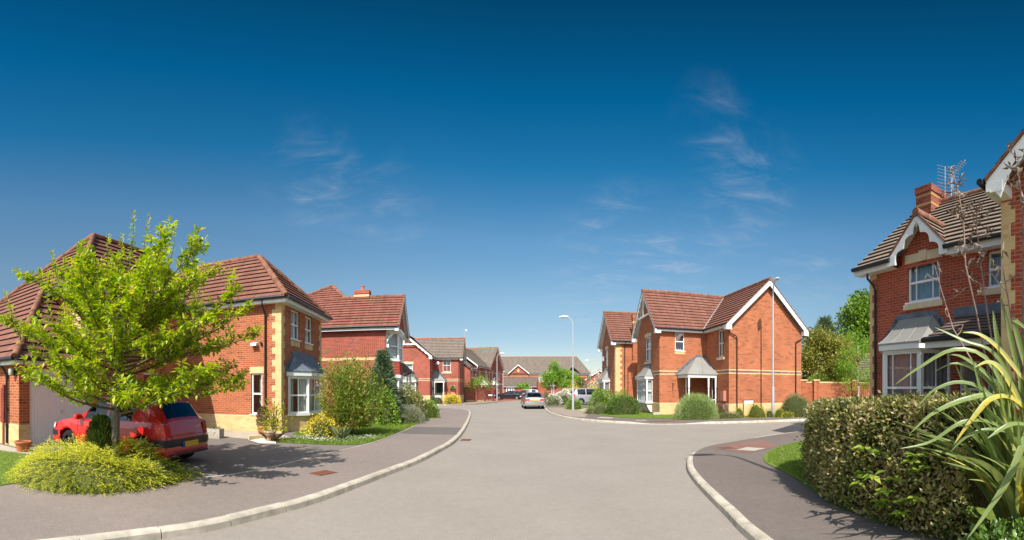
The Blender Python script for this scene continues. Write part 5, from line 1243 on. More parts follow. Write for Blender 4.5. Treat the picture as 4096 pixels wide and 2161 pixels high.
# ------------------------------------------------------------------ vehicles
def car(name, label, loc, heading, spec, paint, group='parked cars', wheel_mat=None, ptone=None):
    """Car along local +x; stations of cross-sections give one body shell whose sills rise over real wheel openings."""
    root = thing(name, label, 'car', loc, R(heading), group)
    S = spec; L2 = S['L'] / 2; Wd = S['W'] / 2; wr = S['wr']
    keyx = [k[0] for k in S['st']]
    def interp(x):
        st = S['st']
        for a, b in zip(st, st[1:]):
            if a[0] >= x >= b[0]:
                t = (a[0] - x) / (a[0] - b[0]); return [a[i] + (b[i] - a[i]) * t for i in range(len(a))]
        return list(st[-1] if x < st[-1][0] else st[0])
    ar = wr + .055
    xs = set(keyx)
    for ax in (S['fa'], S['ra']):
        xs = {x for x in xs if not (ax - ar - .02 < x < ax + ar + .02) or x in S['keep']}
        for k in range(9): xs.add(round(ax + ar * math.cos(math.pi * k / 8), 4))
        xs.add(round(ax + ar + .012, 4)); xs.add(round(ax - ar - .012, 4))
    xs = sorted(xs, reverse=True)
    rows = []
    for x in xs:
        _, w_, zb, zs, zt, wt = interp(x)
        zarch = zb
        for ax in (S['fa'], S['ra']):
            dx = x - ax
            if abs(dx) <= ar + 1e-6: zarch = max(zarch, wr + math.sqrt(max(0, ar * ar - dx * dx)))
        z2 = max(zb + (zs - zb) * .52, zarch + .05)
        half = [(w_ * .86, zarch), (w_ * .985, zarch + (.07 if zarch == zb else .004)), (w_, z2), (w_ * .99, (z2 + zs) / 2 + .02), (w_ * .955, zs), (wt, zt - .05), (wt * .9, zt - .012), (wt * .5, zt + .006), (0, zt + .012)]
        rows.append([(x, y, z) for y, z in half])
    NB = len(rows[0])
    body = MB(); panes = {}
    def add(m, q):
        m.poly(q); m.poly([(x, -y, z) for x, y, z in reversed(q)])
    for i in range(len(rows) - 1):
        xm = (xs[i] + xs[i + 1]) / 2
        for k in range(NB - 1):
            q = [rows[i][k], rows[i][k + 1], rows[i + 1][k + 1], rows[i + 1][k]]
            tgt = body
            if k == 4:
                for (a, b) in S['side']:
                    if b <= xm <= a: tgt = panes.setdefault(('side_window', a), [MB(), MB()])
            elif k >= 6 or (k == 5 and S['windscreen'][1] <= xm <= S['windscreen'][0]):
                for nm in ('windscreen', 'rear_window'):
                    a, b = S[nm]
                    if b <= xm <= a: tgt = panes.setdefault((nm, 0), MB())
            if isinstance(tgt, list):
                tgt[0].poly(q); tgt[1].poly([(x, -y, z) for x, y, z in reversed(q)])
            else: add(tgt, q)
    for r_, rev in ((rows[0], False), (rows[-1], True)):
        P = list(r_) + [(x, -y, z) for x, y, z in reversed(r_[:-1])]
        body.poly(P if rev else list(reversed(P)))
    bo = body.build('body', [paint], root, smooth=32)
    for (nm, _), m in panes.items():
        for mm in (m if isinstance(m, list) else [m]):
            o = mm.build(nm, CARGLASS, root, smooth=60)
    # black window rubber lines
    # floor and inner arches
    m = MB(); m.box(S['ra'] - wr - .35, S['fa'] + wr + .3, -Wd * .80, Wd * .80, S['st'][3][2] + .02, S['st'][3][2] + .06); m.box(S['ra'] + ar + .1, S['fa'] - ar - .1, -Wd * .84, Wd * .84, .2, S['zseat']); 
    for ax in (S['fa'], S['ra']): m.box(ax - ar - .03, ax + ar + .03, -Wd * .62, Wd * .62, .22, wr + ar + .06)
    m.build('underbody', BLACKP, root)
    for sx in S['seats']:
        for sy in (.36, -.36):
            m = MB(); 
            m.grid([[(sx - .02, sy - .23, .4), (sx + .08, sy - .23, .4), (sx + .08, sy + .23, .4), (sx - .02, sy + .23, .4)], [(sx - .16, sy - .24, S['zs0'] + .08), (sx - .06, sy - .24, S['zs0'] + .08), (sx - .06, sy + .24, S['zs0'] + .08), (sx - .16, sy + .24, S['zs0'] + .08)], [(sx - .2, sy - .18, S['zs0'] + .17), (sx - .12, sy - .18, S['zs0'] + .17), (sx - .12, sy + .18, S['zs0'] + .17), (sx - .2, sy + .18, S['zs0'] + .17)]], closed=True)
            m.poly([(sx - .2, sy - .18, S['zs0'] + .17), (sx - .12, sy - .18, S['zs0'] + .17), (sx - .12, sy + .18, S['zs0'] + .17), (sx - .2, sy + .18, S['zs0'] + .17)])
            st = m.build('seat', S.get('seatm', SEATM), root)
            m = MB(); m.box(sx - .24, sx - .15, sy - .13, sy + .13, S['zs0'] + .2, S['zs0'] + .36); m.build('headrest', S.get('seatm', SEATM), st)
    # wheels
    for ax in (S['fa'], S['ra']):
        for sy in (1, -1):
            t = MB(); wd = .18
            t.lathe([(wr * .64, -wd / 2), (wr * .92, -wd / 2), (wr, -wd / 2 + .03), (wr, wd / 2 - .03), (wr * .92, wd / 2), (wr * .64, wd / 2), (wr * .62, 0), (wr * .64, -wd / 2)], (0, 0, 0), 28, axis='y')
            t.lathe([(0.0, 0), (wr * .63, 0)], (0, 0, 0), 20, axis='y')
            wh = t.build('wheel', RUBBER, root, smooth=35); wh.location = (ax, sy * (Wd - wd / 2 - .055), wr); wh.rotation_euler = (0, 0, 0 if sy > 0 else math.pi)
            r_ = MB(); d = wd / 2 - .012
            r_.lathe([(wr * .66, d - .03), (wr * .66, d + .008), (wr * .60, d + .008), (wr * .57, d - .04)], (0, 0, 0), 28, axis='y')
            for k in range(S.get('spokes', 5)):
                a = 2 * math.pi * k / S.get('spokes', 5) + .3; ca, sa = math.cos(a), math.sin(a); hw = .032
                r_.poly([(ca * .04 - sa * hw * 1.2, d - .005, sa * .04 + ca * hw * 1.2), (ca * .04 + sa * hw * 1.2, d - .005, sa * .04 - ca * hw * 1.2), (ca * wr * .6 + sa * hw, d, sa * wr * .6 - ca * hw), (ca * wr * .6 - sa * hw, d, sa * wr * .6 + ca * hw)])
            r_.lathe([(0, d + .012), (.055, d + .008), (.06, d - .02)], (0, 0, 0), 14, axis='y')
            r_.build('rim', wheel_mat or ALLOY, wh, smooth=35)
    # plan outline at a height, for bumpers and trim
    def outline(z, x_from, x_to, off, rear=False):
        pts = []
        for x in [q for q in xs if min(x_from, x_to) - 1e-6 <= q <= max(x_from, x_to) + 1e-6]:
            pts.append((x, interp(x)[1] + off))
        pts.sort(reverse=rear)        # from inner side to the end
        endx = pts[-1][0] + (off if not rear else -off); ew = pts[-1][1] - off
        side = pts + [(endx, ew * .9)]
        return side + [(x, -y) for x, y in reversed(side)]
    def strip(nm, z0, z1, x_from, x_to, off, mat, rear, par=None):
        O = outline(0, x_from, x_to, off, rear); m = MB(); 
        I = outline(0, x_from, x_to, -.02, rear)
        m.grid([[(x, y, z0) for x, y in I], [(x, y, z0) for x, y in O], [(x, y, (z0 + z1) / 2) for x, y in [(a * 1.004, b * 1.006) for a, b in O]], [(x, y, z1) for x, y in O], [(x, y, z1) for x, y in I]])
        return m.build(nm, mat, par or root, smooth=50)
    for (z0, z1, xf, xt, off, mt, rear) in S['bumpers']: strip('bumper', z0, z1, xf, xt, off, mt or paint, rear)
    def patch(nm, boxes, mat):
        for b in boxes:
            m = MB(); m.box(*b); m.build(nm, mat, root)
    def lens(nm, quad_list, mat, t=.02):
        """lamp lens on both rear/front corners: list of points (x, y, z) on the left side, mirrored."""
        for sg in (1, -1):
            m = MB(); P = [(x, y * sg, z) for x, y, z in quad_list]
            n = len(P) // 2; m.grid([P[:n], P[n:]])
            cx = sum(p[0] for p in P) / len(P)
            m.build(nm, mat, root, smooth=50)
    for q in S['tail']: lens('tail_light', q, REDLENS)
    for q in S['head']: lens('headlight', q, CLEARLENS)
    for (x, y0, y1, z0, z1, bx) in S['plates']:
        m = MB(); m.box(min(x, bx), max(x, bx), y0, y1, z0, z1); p = m.build('number_plate', PLATEY, root)
        m = MB(); m.box(min(x, bx) - .002, max(x, bx) + .002, y1 - .055, y1 + .002, z0, z1); m.build('blue_band', BLUEBAND, p)
    for sg in (1, -1):     # mirrors and handles
        m = MB(); mxp = S['mirror']; m.lathe([(0, -.10), (.055, -.09), (.075, 0), (.055, .09), (0, .10)], (mxp, sg * (Wd + .07), S['zs0'] + .06), 10, axis='y'); m.build('wing_mirror', paint if S.get('pm') else BLACKP, root, smooth=60)
        for hx in S['handles']:
            m = MB(); m.box(hx - .08, hx + .08, sg * Wd * .985 - .02, sg * Wd * .985 + .025, S['zs0'] - .13, S['zs0'] - .095); m.build('handle', S.get('hm') or paint, root)
        for x in S['shut']:     # shut lines of the doors
            dl = MB()
            _, w_, zb, zs, zt, wt = interp(x); z2 = zb + (zs - zb) * .52
            pr = [(w_ * .985, zb + .07), (w_, z2), (w_ * .99, (z2 + zs) / 2 + .02), (w_ * .955, zs)]
            for (y0, a), (y1, b) in zip(pr, pr[1:]): dl.poly([(x - .006, sg * (y0 + .003), a), (x + .006, sg * (y0 + .003), a), (x + .006, sg * (y1 + .003), b), (x - .006, sg * (y1 + .003), b)])
            dl.build('door_gap', BLACKP, root)
    for sg in (1, -1):     # dark rubber round the side glass
        for (a, b) in S['side']:
            sel = [q for q in xs if b - 1e-6 <= q <= a + 1e-6]
            for k, dz in ((4, .03), (5, -.03)):
                m = MB()
                for x0_, x1_ in zip(sel, sel[1:]):
                    p0, p1 = rows[xs.index(x0_)][k], rows[xs.index(x1_)][k]; o_ = -.012 if dz > 0 else .012
                    m.poly([(p0[0], sg * (p0[1] + .004), p0[2]), (p1[0], sg * (p1[1] + .004), p1[2]), (p1[0], sg * (p1[1] + .003 + o_), p1[2] + dz), (p0[0], sg * (p0[1] + .003 + o_), p0[2] + dz)])
                if m.f: m.build('window_rubber', BLACKP, root)
    return root
def paintmat(name, c, metal=0.0, rough=.28):
    return plain(name, c, rough, .5, metal=metal, var=.02, scale=3, coat=.8)

# stations: x, half width, bottom, shoulder, top, half width at top
HATCH = dict(L=3.68, W=1.60, wr=.285, fa=1.13, ra=-1.25, zs0=.86, zseat=.5, keep=(),
    st=[(1.84, .58, .36, .50, .60, .50), (1.80, .68, .26, .62, .68, .56), (1.68, .745, .24, .70, .745, .60), (1.35, .785, .22, .80, .845, .64), (.90, .80, .20, .86, .92, .66), (.80, .80, .20, .865, .945, .66), (.52, .80, .20, .868, 1.13, .62), (.22, .80, .20, .87, 1.33, .575), (.15, .80, .20, .87, 1.352, .57), (-.18, .80, .20, .875, 1.375, .575), (-.24, .80, .20, .876, 1.376, .575), (-.95, .80, .20, .885, 1.37, .57), (-1.06, .80, .20, .886, 1.362, .57), (-1.38, .795, .22, .89, 1.33, .565), (-1.46, .79, .24, .89, 1.29, .565), (-1.70, .765, .26, .89, .965, .60), (-1.745, .755, .28, .87, .91, .62), (-1.82, .72, .30, .60, .66, .60), (-1.84, .66, .32, .54, .585, .56)],
    side=[(.62, -.16), (-.26, -.94)], windscreen=(.78, .2), rear_window=(-1.46, -1.70), seats=(.1, -.75),
    bumpers=[(.40, .56, 1.35, 1.84, .03, None, False), (.42, .56, -1.50, -1.84, .035, BLACKP, True), (.24, .42, -1.55, -1.84, .022, None, True), (.25, .40, 1.4, 1.84, .02, None, False), (.42, .55, 1.45, 1.84, .035, BLACKP, False)],
    tail=[[(-1.60, .792, .60), (-1.74, .765, .60), (-1.815, .72, .60), (-1.835, .55, .60), (-1.58, .795, .86), (-1.70, .775, .86), (-1.765, .735, .86), (-1.79, .57, .84)]],
    head=[[(1.64, .765, .60), (1.76, .725, .60), (1.835, .60, .60), (1.60, .765, .72), (1.70, .73, .72), (1.77, .62, .70)]],
    plates=[(-1.90, -.26, .26, .395, .505, -1.878)], mirror=.62, handles=(-.10,), shut=(.72, -.20), pm=True, seatm=plain('dark_seat', (.06, .06, .065), .8, .2))
SALOON = dict(L=4.77, W=1.80, wr=.32, fa=1.50, ra=-1.33, zs0=.93, zseat=.5, keep=(),
    st=[(2.385, .62, .34, .56, .64, .55), (2.34, .76, .26, .66, .72, .64), (2.15, .85, .22, .74, .80, .70), (1.5, .89, .20, .84, .90, .74), (1.02, .90, .19, .90, .965, .76), (.9, .90, .19, .905, .99, .76), (.5, .90, .19, .91, 1.22, .70), (.2, .90, .19, .915, 1.38, .63), (-.02, .90, .19, .92, 1.415, .62), (-.10, .90, .19, .92, 1.42, .62), (-.85, .90, .19, .925, 1.42, .62), (-.93, .90, .19, .925, 1.415, .62), (-1.22, .90, .19, .93, 1.375, .61), (-1.32, .90, .20, .93, 1.34, .61), (-1.82, .885, .22, .93, 1.06, .68), (-1.90, .88, .23, .93, 1.015, .70), (-2.24, .84, .26, .92, .985, .68), (-2.32, .82, .28, .88, .955, .66), (-2.37, .80, .30, .70, .76, .66), (-2.385, .74, .34, .58, .64, .60)],
    side=[(.70, -.06), (-.14, -.84), (-.95, -1.45)], windscreen=(.88, .12), rear_window=(-1.34, -1.86), seats=(.15, -.95),
    bumpers=[(.30, .58, -1.75, -2.385, .03, None, True), (.30, .58, 1.85, 2.385, .03, None, False)],
    tail=[[(-2.18, .865, .70), (-2.30, .845, .70), (-2.39, .78, .70), (-2.40, .42, .70), (-2.16, .868, .85), (-2.27, .84, .85), (-2.355, .78, .85), (-2.37, .42, .85)]],
    head=[[(2.15, .86, .62), (2.30, .80, .62), (2.385, .6, .62), (2.12, .86, .75), (2.26, .80, .75), (2.34, .6, .75)]],
    plates=[(-2.415, -.27, .27, .70, .82, -2.38)], mirror=.82, handles=(-.02, -.88), shut=(.82, -.10, -.90), pm=True, spokes=7)
MPV = dict(L=4.47, W=1.80, wr=.31, fa=1.38, ra=-1.32, zs0=1.0, zseat=.55, keep=(),
    st=[(2.235, .60, .36, .60, .70, .52), (2.18, .76, .26, .74, .82, .62), (1.95, .85, .22, .84, .92, .68), (1.5, .89, .20, .95, 1.02, .72), (1.3, .90, .20, .97, 1.06, .72), (.8, .90, .20, .985, 1.38, .66), (.45, .90, .20, .99, 1.56, .62), (.1, .90, .20, .995, 1.615, .62), (.02, .90, .20, 1.0, 1.62, .62), (-.75, .90, .20, 1.01, 1.625, .62), (-.83, .90, .20, 1.01, 1.62, .62), (-1.72, .89, .22, 1.03, 1.58, .61), (-1.82, .885, .24, 1.03, 1.56, .61), (-2.10, .86, .26, 1.03, 1.12, .66), (-2.17, .84, .28, .95, 1.03, .66), (-2.22, .80, .30, .66, .74, .66), (-2.235, .74, .34, .56, .62, .6)],
    side=[(.95, .06), (-.0, -.74), (-.84, -1.66)], windscreen=(1.28, .5), rear_window=(-1.84, -2.12), seats=(.2, -.8),
    bumpers=[(.30, .60, -1.75, -2.235, .03, None, True), (.30, .56, 1.7, 2.235, .03, None, False)],
    tail=[[(-1.95, .885, .78), (-2.10, .875, .78), (-2.21, .80, .78), (-2.22, .62, .78), (-1.95, .882, 1.06), (-2.05, .865, 1.06), (-2.13, .80, 1.06), (-2.15, .64, 1.06)]],
    head=[[(1.85, .86, .70), (2.08, .80, .70), (2.22, .6, .68), (1.75, .86, .86), (1.98, .80, .86), (2.14, .6, .80)]],
    plates=[(-2.27, -.27, .27, .62, .74, -2.24)], mirror=1.05, handles=(.08, -.72), shut=(1.0, .02, -.79), pm=True)
car('red_hatchback', 'red three-door hatchback parked on the drive behind the young tree', (-7.79, 6.02, GZ + .01), 188, HATCH, paintmat('red_paint', (.52, .012, .010)), wheel_mat=DKALLOY)
def hatch_details(root):
    m = MB(); m.box(-1.868, -1.855, -.48, .48, .30, .345); m.build('bumper_slot', BLACKP, root)
    m = MB(); m.tube([(-1.715, .02, .93), (-1.70, -.05, .965), (-1.655, -.36, 1.02)], .010, 6); m.build('rear_wiper', BLACKP, root)
    m = MB()
    for y0, y1, z0, z1 in ((-.62, .62, .625, .632),): m.box(-1.832, -1.80, y0, y1, z0, z1)
    m.build('tailgate_gap', BLACKP, root)
    m = MB(); m.tube([(-1.48, -.50, 1.315), (-1.50, 0, 1.325), (-1.48, .50, 1.315)], .022, 6); m.build('roof_spoiler', bpy.data.materials['red_paint'], root, smooth=50)
for o_ in bpy.data.objects:
    if o_.name == 'red_hatchback': hatch_details(o_)
car('silver_saloon', 'silver saloon car parked at the right kerb, seen from behind', (1.80, 37.55, 0), 92.5, SALOON, paintmat('silver_paint', (.34, .335, .32), .55, .35))
car('dark_saloon', 'dark navy saloon parked side-on on the red block paving', (-.35, 66.5, .01), 166, SALOON, paintmat('navy_paint', (.012, .012, .022)))
car('white_estate', 'white estate car mostly hidden behind the dark saloon', (2.4, 71.5, .01), 175, MPV, paintmat('white_paint_car', (.7, .7, .7)))
car('people_carrier', 'silver-grey people carrier parked among shrubs behind the left lamp post', (8.0, 42.5, GZ + .01), 8, MPV, paintmat('grey_silver_paint', (.40, .40, .44), .35, .35))
# ------------------------------------------------------------------ plants
def at(px, r):          # a place by its bearing (in pixels of the 4096 px wide photograph) and its distance
    t = (px - 2048) / 1700.0; return (r * math.sin(t), r * math.cos(t))
def hz(py, r): return EYE + (1558 - py) / 1700.0 * r
def G(*s): return [(p, c) for p, c in s]
LF_TREE = leafmat('spring_leaf', G((0, (.09, .18, .012)), (.3, (.20, .33, .018)), (.6, (.36, .48, .025)), (.85, (.50, .56, .045)), (1, (.58, .50, .09))), .33, .36)
LF_HEDGE = leafmat('hedge_leaf', G((0, (.09, .12, .022)), (.35, (.21, .225, .045)), (.58, (.38, .31, .12)), (.78, (.58, .47, .26)), (.9, (.48, .50, .09)), (1, (.70, .62, .35))), .42, .25, spec=.5)
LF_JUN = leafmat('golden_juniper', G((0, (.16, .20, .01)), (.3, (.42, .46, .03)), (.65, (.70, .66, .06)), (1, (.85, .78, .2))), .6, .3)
LF_CON = leafmat('dark_conifer', G((0, (0.038, 0.075, 0.012)), (.6, (0.090, 0.150, 0.022)), (1, (0.195, 0.225, 0.030))), .6, .1)
LF_BLUE = leafmat('blue_conifer', G((0, (.08, .12, .06)), (.6, (.15, .22, .12)), (1, (.30, .36, .20))), .6, .2)
LF_MID = leafmat('mid_green_leaf', G((0, (.09, .17, .018)), (.5, (.20, .32, .03)), (1, (.36, .44, .08))), .45, .3)
LF_BRIGHT = leafmat('bright_green_leaf', G((0, (0.112, 0.237, 0.019)), (.5, (0.200, 0.362, 0.031)), (1, (0.350, 0.475, 0.075))), .45, .35)
LF_DARK = leafmat('glossy_dark_leaf', G((0, (.05, .10, .018)), (.6, (.12, .21, .03)), (1, (.26, .36, .08))), .3, .2, spec=.5)
LF_RED = leafmat('red_flushed_leaf', G((0, (.10, .17, .02)), (.5, (.21, .29, .035)), (.7, (.33, .32, .07)), (.82, (.42, .22, .08)), (1, (.42, .12, .07))), .4, .35)
LF_VIB = leafmat('viburnum_leaf', G((0, (0.084, 0.126, 0.035)), (.5, (0.182, 0.224, 0.056)), (.8, (0.336, 0.238, 0.112)), (1, (0.420, 0.224, 0.140))), .45, .2)
LF_YEL = leafmat('yellow_leaf', G((0, (0.432, 0.336, 0.018)), (.5, (0.672, 0.528, 0.036)), (1, (0.850, 0.720, 0.144))), .45, .2)
LF_GOLD = leafmat('golden_globe', G((0, (0.182, 0.208, 0.010)), (.5, (0.390, 0.416, 0.019)), (1, (0.585, 0.559, 0.039))), .55, .2)
LF_GREY = leafmat('grey_green_leaf', G((0, (0.140, 0.168, 0.077)), (.5, (0.238, 0.280, 0.126)), (1, (0.392, 0.420, 0.224))), .7, .15)
LF_OLIVE = leafmat('olive_ball', G((0, (0.105, 0.120, 0.045)), (.5, (0.210, 0.225, 0.083)), (1, (0.360, 0.330, 0.150))), .6, .15)
LF_LAV = leafmat('lavender_leaf', G((0, (.16, .25, .05)), (.5, (.27, .38, .10)), (.85, (.38, .46, .18)), (1, (.40, .36, .28))), .7, .25)
LF_PURP = leafmat('berberis_leaf', G((0, (0.075, 0.018, 0.030)), (1, (0.210, 0.053, 0.068))), .5, .15)
LF_BROWN = leafmat('dead_conifer', G((0, (.11, .055, .03)), (.7, (.20, .10, .05)), (1, (.22, .20, .03))), .8, .1)
LF_TAWNY = leafmat('tawny_evergreen', G((0, (.10, .13, .018)), (.5, (.24, .25, .035)), (.8, (.40, .33, .06)), (1, (.52, .40, .14))), .35, .25, spec=.5)
LF_SYC = leafmat('sycamore_leaf', G((0, (.07, .14, .012)), (.5, (.16, .27, .022)), (1, (.32, .42, .06))), .45, .3)
LF_STRAP = leafmat('strap_leaf', G((0, (0.132, 0.198, 0.055)), (.5, (0.242, 0.308, 0.099)), (.85, (0.396, 0.418, 0.143)), (1, (0.605, 0.462, 0.066))), .35, .3, spec=.5)
LF_AUC = leafmat('spotted_laurel_leaf', G((0, (.10, .19, .02)), (.5, (.20, .30, .03)), (1, (.40, .42, .07))), .3, .25, spec=.5)
FL_WHITE = plain('white_petals', (.80, .80, .76), .7, .2, var=.04); FL_LILAC = leafmat('lilac_petals', G((0, (.30, .25, .40)), (1, (.48, .42, .58))), .7, .2)
FL_DRY = leafmat('dry_bract', G((0, (.12, .075, .045)), (.6, (.26, .18, .12)), (1, (.52, .46, .38))), .6, .15)
STALK = plain('dry_stalk', (.24, .17, .14), .8, .2, var=.3, scale=14)
GRASSM = leafmat('grass_blade', G((0, (.09, .17, .015)), (.6, (.19, .30, .03)), (1, (.33, .38, .08))), .6, .3)

r_ = np.random.default_rng(77)
def lump(P, k, seed):
    """cheap smooth noise of directions (N,3) -> (N,)"""
    r = np.random.default_rng(seed); out = np.zeros(len(P))
    for i in range(6):
        a = r.normal(size=3); a *= k * (1 + .5 * i) / np.linalg.norm(a); out += np.sin(P @ a + r.random() * 6.28) / (1 + .45 * i)
    return out / 2.4
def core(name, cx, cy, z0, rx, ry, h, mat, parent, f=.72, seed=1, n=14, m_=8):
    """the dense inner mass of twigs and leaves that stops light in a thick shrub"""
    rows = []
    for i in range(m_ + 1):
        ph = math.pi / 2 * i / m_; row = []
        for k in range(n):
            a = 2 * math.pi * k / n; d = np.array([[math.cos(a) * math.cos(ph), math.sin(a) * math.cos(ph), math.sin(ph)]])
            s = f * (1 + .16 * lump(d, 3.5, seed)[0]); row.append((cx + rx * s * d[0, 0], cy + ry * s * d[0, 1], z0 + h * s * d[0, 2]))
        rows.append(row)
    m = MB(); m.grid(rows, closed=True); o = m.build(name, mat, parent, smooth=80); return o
def shrub(name, label, cat, cx, cy, rx, ry, h, n, length, width, mat, z0=GZ, seed=1, lumps=.22, k=3.2, up=.25, boxy=1.0, group=None, corem=None, stems=0, droop=0.0, rz=0.0, low=-.08, spread=.5, fold=.14, cf=.70, shell=.30, flowers=None, stick=0.0, lift=0.0):
    r = np.random.default_rng(seed)
    root = thing(name, label, cat, (cx, cy, z0), rz, group)
    D = r.normal(size=(n * 2, 3)); D /= np.linalg.norm(D, axis=1, keepdims=True); D = D[D[:, 2] > low][:n]; N = len(D)
    if boxy != 1.0:
        q = np.sign(D) * np.abs(D) ** boxy; q /= (np.abs(q) ** (2 / boxy)).sum(1, keepdims=True) ** (boxy / 2)
    else: q = D
    s = (1 + lumps * lump(D, k, seed)) * (1 - shell * r.random(N) ** 1.6)
    if stick: s *= 1 + stick * (r.random(N) ** 8)
    P = q * s[:, None] * np.array([rx, ry, h]); P[:, 2] = np.maximum(P[:, 2], .02)
    if lift:
        P[:, 2] = lift + P[:, 2] * (1 - lift / h); P[:, :2] *= np.clip(.45 + .55 * (P[:, 2] - lift * .5) / (.42 * h), .4, 1)[:, None]
    dirs = D * 1.0 + r.normal(size=(N, 3)) * spread + np.array([0, 0, up - droop])
    nr = D * .8 + r.normal(size=(N, 3)) * .5 + np.array([0, 0, .5])
    L = length * (.65 + .7 * r.random(N)); tone = np.clip(.5 + .28 * lump(D, 5, seed + 9) + r.normal(size=N) * .2, 0, 1)
    leaf_mesh('foliage', P, dirs, nr, L, width * (.7 + .6 * r.random(N)), mat, root, tone, fold=fold)
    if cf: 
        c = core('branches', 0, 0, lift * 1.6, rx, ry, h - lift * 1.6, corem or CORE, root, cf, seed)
    if stems:
        m = MB(); rr = random.Random(seed)
        for i in range(stems):
            a = rr.random() * 6.28; e = .35 + .5 * rr.random()
            m.tube([(math.cos(a) * .05, math.sin(a) * .05, 0), (math.cos(a) * rx * e * .5, math.sin(a) * ry * e * .5, h * .4), (math.cos(a) * rx * e, math.sin(a) * ry * e, h * .75)], [.016, .011, .005], 5)
        m.build('stem', TWIG, root)
    if flowers:
        fm, fn, fl, fw = flowers
        D2 = r.normal(size=(fn * 3, 3)); D2 /= np.linalg.norm(D2, axis=1, keepdims=True); D2 = D2[D2[:, 2] > .1][:fn]
        s2 = (1 + lumps * lump(D2, k, seed)) * (1.0 + .06 * r.random(len(D2)))
        leaf_mesh('flowers', D2 * s2[:, None] * np.array([rx, ry, h]), D2 + np.array([0, 0, .6]) + r.normal(size=D2.shape) * .3, r.normal(size=D2.shape), fl * (.7 + .6 * r.random(len(D2))), fw, fm, root)
    return root
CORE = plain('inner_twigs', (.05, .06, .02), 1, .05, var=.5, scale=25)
CORE_L = plain('inner_light_twigs', (.10, .11, .03), 1, .05, var=.5, scale=25)

